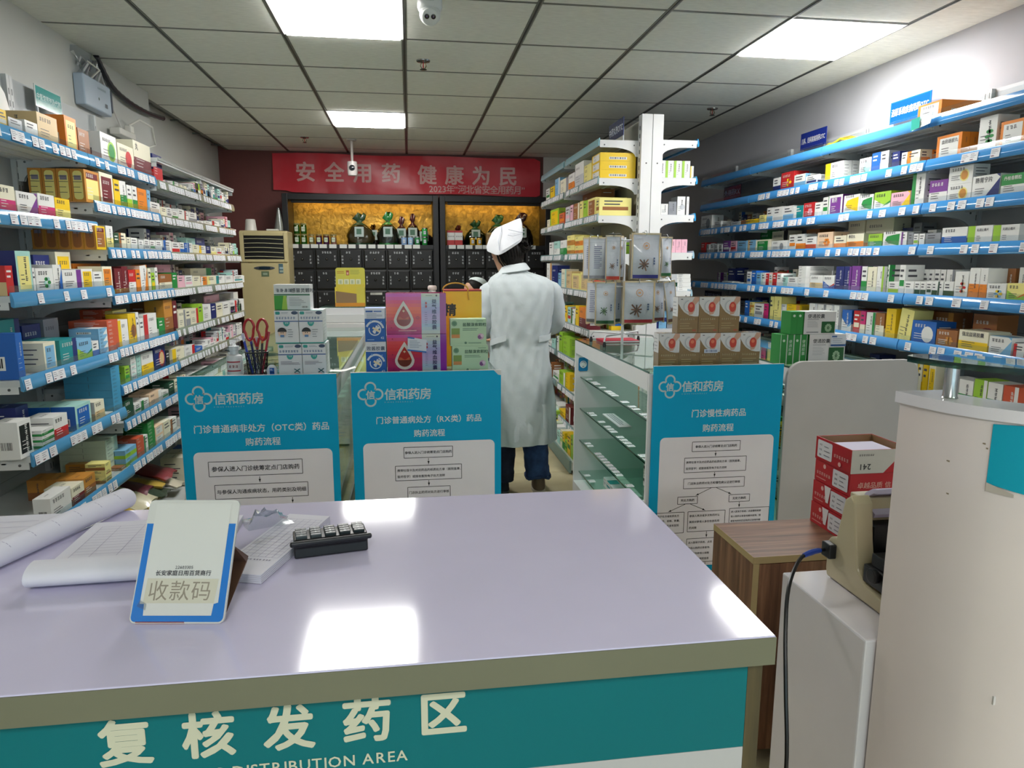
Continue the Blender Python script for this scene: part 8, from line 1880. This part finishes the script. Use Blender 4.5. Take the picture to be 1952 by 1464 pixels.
# white coat
def coat_ring(z, cx, a, b, cyo=0, pw=2.4):
    R = []
    for k in range(72):
        q = 2 * PI * k / 72; c, s = math.cos(q), math.sin(q); x = a * math.copysign(abs(c) ** (2 / pw), c); y = b * math.copysign(abs(s) ** (2 / pw), s)
        low = max(0, (1.0 - z)) ; fo = .010 * low * math.sin(7 * q + z * 6) + .006 * low * math.sin(13 * q - z * 9) + .004 * math.sin(9 * q + z * 16) * math.sin(z * 23 + q * 3) + .003 * math.sin(17 * q - z * 31)
        for sq in (-2.05, -1.09):
            dq = (q - 2 * PI if q > PI else q) - sq
            if abs(dq) < .09 and .5 < z < 1.32: fo -= .006 * (1 - abs(dq) / .09)
        R.append((cx + x * (1 + fo / max(a, .05) * 1.0), PY + cyo + y * (1 + fo / max(b, .05)), z + (.012 * c if z < .4 else 0)))
    return R
prof = [(1.425, .628, .064, .062, .01), (1.405, .634, .085, .075, .01), (1.39, .645, .125, .088, .01), (1.37, .662, .172, .098, .01), (1.345, .670, .198, .108, .005), (1.30, .676, .212, .118, 0), (1.22, .678, .205, .126, 0), (1.12, .674, .193, .125, 0), (1.04, .669, .186, .120, 0), (.97, .668, .178, .116, 0), (.90, .668, .180, .120, 0), (.80, .672, .190, .132, 0), (.70, .680, .197, .142, 0), (.58, .690, .199, .147, 0), (.46, .696, .200, .150, 0), (.38, .700, .201, .152, 0), (.345, .701, .202, .153, 0)]
m = MB('fabric', '#c2cacd'); rings = []
for i in range(len(prof) - 1):
    for q in range(3):
        s = q / 3; rings.append(coat_ring(*[prof[i][k] + (prof[i + 1][k] - prof[i][k]) * s for k in range(5)]))
rings.append(coat_ring(*prof[-1])); rings.append([(p[0] * .985 + .701 * .015, PY + (p[1] - PY) * .98, p[2] + .004) for p in rings[-1]]); rings.append([(.7 + (p[0] - .7) * .96, PY + (p[1] - PY) * .95, p[2] + .25) for p in rings[-1]])
m.loft(rings, cap=False); m.build('coat', t, smooth=True, ang=70)
m = MB('fabric', '#ccd3d6'); R = []
for z, a, b in ((1.395, .082, .078), (1.43, .066, .064), (1.452, .060, .060), (1.447, .072, .071), (1.408, .100, .094), (1.402, .094, .088)): R.append([(x, y + PY + .008, zz + .010 * (x - .63) / .07) for x, y, zz in ell(.632, 0, z, a, b, 28)])
m.loft(R, cap=False); m.build('collar', t, smooth=True, ang=60)
for sx, pts, rs in ((1, [(.790, PY + .01, 1.335), (.862, PY + .015, 1.275), (.888, PY + .02, 1.18), (.895, PY + .05, 1.09), (.875, PY + .15, 1.055), (.835, PY + .24, 1.045)], [.040, .072, .066, .064, .056, .052]), (-1, [(.555, PY + .01, 1.335), (.488, PY + .015, 1.275), (.462, PY + .01, 1.18), (.455, PY + .03, 1.08), (.475, PY + .14, 1.04), (.495, PY + .23, 1.03)], [.040, .070, .064, .062, .056, .052])):
    m = MB('fabric', '#c0c8cc'); limb(m, pts, rs, 18, .035, sx * 2); m.build('sleeve', t, smooth=True, ang=70)
for a0, a1, z0, z1 in ((-1.09, -.05, .985, 1.0), (-2.95, -2.05, .955, .995)):
    m = MB('fabric', '#cad1d4'); g = []
    for i in range(2):
        row = []
        for k in range(9):
            q = a0 + (a1 - a0) * k / 8; x = .192 * math.copysign(abs(math.cos(q)) ** .83, math.cos(q)); y = .134 * math.copysign(abs(math.sin(q)) ** .83, math.sin(q)); row.append((.668 + x, PY + y, z0 + (z1 - z0) * k / 8 + .036 * i))
        g.append(row)
    m.sheet(g, thick=.004); m.build('half_belt', t, smooth=True)
# jeans and shoes, shade on the left leg and shoe put into their colour
for nm, pts, rs, c in (('trouser_leg', [(.60, PY, .72), (.585, PY + .0, .55), (.572, PY + .02, .36), (.568, PY + .03, .2), (.565, PY + .035, .085)], [.10, .092, .080, .074, .072], '#1c2438'), ('trouser_leg', [(.765, PY, .72), (.765, PY - .01, .55), (.768, PY - .01, .36), (.778, PY + .0, .22), (.79, PY + .01, .115)], [.105, .096, .084, .078, .078], '#2f4a78')):
    m = MB('denim', c); limb(m, pts, rs, 20, .025, 3); m.build(nm, t, smooth=True, ang=80)
m = MB('denim', '#2a4068'); m.tube([(.79 + .078 * math.cos(a), PY + .01 + .078 * math.sin(a), .112 + .012 * math.sin(a * 3)) for a in [2 * PI * k / 20 for k in range(21)]], .010, 6); m.build('rolled_cuff', t, smooth=True)
for x, y, rz, c in ((.567, PY + .03, .05, '#23262e'), (.80, PY + .02, -.12, '#6a5c50')):
    sh = MB('fabric', c); sh.X = Matrix.Translation((x, y, 0)) @ Matrix.Rotation(rz, 4, 'Z')
    sh.loft([[(p[0], p[1], z) for p in ell(0, .06 + o, 0, a, b, 20)] for z, a, b, o in ((.022, .044, .125, 0), (.05, .044, .122, -.002), (.075, .040, .095, -.022), (.10, .036, .06, -.05), (.118, .034, .048, -.06))]); sh.build('shoe', t, smooth=True)
    so = MB('plastic', '#b8b0a4' if c != '#23262e' else '#3a3a40'); so.X = Matrix.Translation((x, y, 0)) @ Matrix.Rotation(rz, 4, 'Z'); so.loft([[(p[0], p[1], z) for p in ell(0, .06, 0, .047, .13, 20)] for z in (.0, .022)]); so.build('shoe_sole', t, smooth=True)
# seated nurse behind the back counter
QX, QY = .60, 6.45
t = thing('person', 'seated nurse with pale cap bending over the back counter, mostly hidden', 'person', (0, 0, 0))
neck = V(QX, QY, 1.07); hc = V(QX - .02, QY - .09, 1.20)
body(t, neck, hc, .1, {-1: (V(QX - .16, QY, 1.03), V(QX - .21, QY - .1, .82), V(QX - .12, QY - .28, .80), .6), 1: (V(QX + .16, QY, 1.03), V(QX + .21, QY - .1, .82), V(QX + .12, QY - .28, .80), .6)},
     legs=[[(V(QX - .1, QY - .25, .52), .07), (V(QX - .1, QY - .28, .28), .05), (V(QX - .1, QY - .26, .07), .035)], [(V(QX + .1, QY - .25, .52), .07), (V(QX + .1, QY - .28, .28), .05), (V(QX + .1, QY - .26, .07), .035)]])
X = headmesh(t, hc, PI / 2 + .45, -.28, 0)
m = MB('hair', '#15110f'); m.X = X; R = []
for z, a, b, off in ((.122, .012, .015, -.012), (.108, .052, .066, -.014), (.08, .078, .098, -.012), (.04, .086, .09, -.02), (.0, .086, .085, -.03), (-.05, .08, .075, -.035), (-.09, .06, .055, -.04), (-.11, .03, .03, -.045)): R.append([(x, min(y, .06) + off, zz) for x, y, zz in ell(0, 0, z, a, b, 24)])
m.loft(R); m.build('hair', t, smooth=True, ang=80)
m = MB('fabric', '#c2cccc'); m.X = X @ Matrix.Translation((0, -.052, .062)) @ Matrix.Rotation(.8, 4, 'X'); m.loft([ell(0, o, z, a, b, 24, pw=2.8) for z, a, b, o in ((.0, .085, .082, .0), (.025, .082, .076, -.004), (.045, .07, .056, -.008), (.056, .05, .03, -.01), (.06, .02, .012, -.01))]); m.build('nurse_cap', t, smooth=True, ang=45)
m = MB('fabric', '#c9d2d4'); m.loft([ell(QX + .0, QY + o, z, a, b, 30, wob=.012, ph=z * 9) for z, a, b, o in ((1.12, .06, .06, -.01), (1.09, .12, .08, 0), (1.05, .185, .10, 0), (.95, .20, .115, .02), (.75, .19, .12, .05), (.58, .19, .14, .06), (.50, .20, .19, .0))]); m.build('coat', t, smooth=True, ang=70)
for s in (-1, 1): m = MB('fabric', '#c7d0d2'); limb(m, [(QX + s * .15, QY, 1.05), (QX + s * .205, QY - .03, .95), (QX + s * .21, QY - .1, .83), (QX + s * .13, QY - .26, .805)], [.06, .064, .06, .05], 16, .03, s); m.build('sleeve', t, smooth=True, ang=70)
for s in (-1, 1): m = MB('denim', '#22304a'); limb(m, [(QX + s * .1, QY + .02, .52), (QX + s * .1, QY - .24, .52), (QX + s * .1, QY - .29, .46), (QX + s * .1, QY - .27, .09)], [.09, .08, .07, .06], 16, .02, s); m.build('trouser_leg', t, smooth=True, ang=80); sh = MB('plastic', '#2a2a2e'); sh.loft([[(p[0], p[1], z) for p in ell(QX + s * .1, QY - .31, 0, a, b, 16)] for z, a, b in ((0, .045, .12), (.04, .045, .12), (.08, .038, .08))]); sh.build('shoe', t, smooth=True)
t = thing('stool', 'round dark stool under the seated nurse behind the back counter', 'stool', (QX, QY + .03, 0)); MB('fabric', '#2a2a2e').lathe([(.15, .395), (.16, .40), (.16, .425), (.14, .435)], 24).build('seat', t, smooth=True)
for k in range(4): a = PI / 4 + PI / 2 * k; MB('metal', '#8a8a8e').tube([(.10 * math.cos(a), .10 * math.sin(a), .395), (.17 * math.cos(a), .17 * math.sin(a), .0)], .010, 8).build('leg', t, smooth=True)
# ---------- goods too small to tell apart, joined per bay ----------
fil = random.Random(99)
def filler(key, y0, y1, hmax, pal, key2=None, dmax=.14, bk=0):
    side, xf, z, ph = SHELF[key]; y = y0
    while y < y1 - .02:
        w = fil.uniform(.035, .085); h = fil.uniform(.45, 1) * hmax; c = fil.choice(pal); c2 = fil.choice('GBRTWONgkV'); d = fil.uniform(.08, dmax)
        if y + w > y1: break
        if fil.random() < .93:
            if side == 'L': stock_box(key2 or key[:2], w, d, h, C(c), C(c2), (xf - bk, y, z + .0008), PI / 2)
            else: stock_box(key2 or key[0], w, d, h, C(c), C(c2), (xf + bk, y + w, z + .0008), -PI / 2)
        y += w + .004
for k, a in (('LC1', 4.95), ('LC2', 5.65), ('LC3', 5.55), ('LC4', 5.7), ('LC5', 5.62), ('LC6', 4.95), ('LC7', 4.32), ('LC8', 4.32)): filler(k, a, 5.98, .11, 'WWWWwwSkPt', bk=.0)
for k, a in (('LC2', 4.4), ('LC3', 4.4), ('LC4', 4.4), ('LC5', 4.9), ('LC6', 4.35)): filler(k, a, 5.95, .15, 'WWkwSNPW', bk=.155, dmax=.12)
for k, b in (('G2', 6.6), ('G3', 6.6), ('G4', 6.6), ('G5', 6.6), ('G6', 6.6), ('G7', 6.6), ('G8', 6.6), ('G9', 6.6)): filler(k, 4.70 if k in ('G5', 'G6', 'G7', 'G8', 'G9') else 4.75, b, .12, 'yYwWgAOtnR', bk=.165, dmax=.10)
for k in ('G7', 'G8', 'G9'): filler(k, 4.7, 5.02, .12, 'yYwWgGtR')
for k, a, b in (('R3', 3.1, 5.6), ('R4', 3.2, 4.1), ('R5', 3.9, 5.6), ('R6', 3.2, 5.6), ('R7', 3.0, 5.6)): filler(k, a, b, .13, 'kNnWkSDw', bk=.17, dmax=.10)
filler('R7', 3.55, 5.6, .12, 'WWwykt')
side, xf, z, ph = SHELF['LB1']
# inside the two middle counters and the back counter
for (x0, x1, y0, y1, zs) in ((-.87, -.34, 2.90, 5.1, (.1, .45, .72)), (-.21, .33, 2.90, 4.5, (.1, .45, .72)), (1.72, 2.2, 2.95, 4.45, (.1, .35, .6, .8)), (-.66, .38, 5.68, 6.0, (.1, .7, .9))):
    for zz in zs:
        for (xa, rz) in ((x0, -PI / 2), (x1, PI / 2)):
            y = y0
            while y < y1 - .1:
                w = fil.uniform(.05, .10)
                if fil.random() < .8: stock_box('C', w, .12, fil.uniform(.04, .11), C(fil.choice('WWwYtGWb')), C(fil.choice('GBRTON')), (xa, y + (w if rz < 0 else 0), zz + .001), rz)
                y += w + .006
for x in (1.10, 1.14, 1.18): pass
yy = 4.68
while yy < 6.5:
    w = fil.uniform(.06, .11); h = fil.uniform(.08, .17); stock_box('G', w, .12, h, C(fil.choice('LWgYtw')), C(fil.choice('GDTg')), (1.115, yy + w, .0858), -PI / 2); yy += w + .012
NM = {'LA': ('small stock boxes at the back of the nearest left bay', 'stock'), 'LB': ('small stock boxes among the second left bay shelves', 'stock'), 'LC': ('many small white stock boxes on the far left bays', 'stock'), 'R': ('dark small stock boxes behind the front rows of the right wall', 'stock'), 'G': ('small stock boxes behind the front rows of the gondola', 'stock'), 'C': ('small stock boxes inside the glass counters', 'stock')}
for k, m in STOCK.items(): m.build('stock_boxes', None, NM[k][0], NM[k][1], None, 'stuff')
# ---------- every label singles out one thing ----------
for lb, names in list(LABELS.items()):
    if len(names) > 1 and not bpy.data.objects[names[0]].parent:
        for i, n in enumerate(names): bpy.data.objects[n]['label'] = lb + ', ' + lab_ord(i) + ' such'
bpy.data.objects.remove(_go)
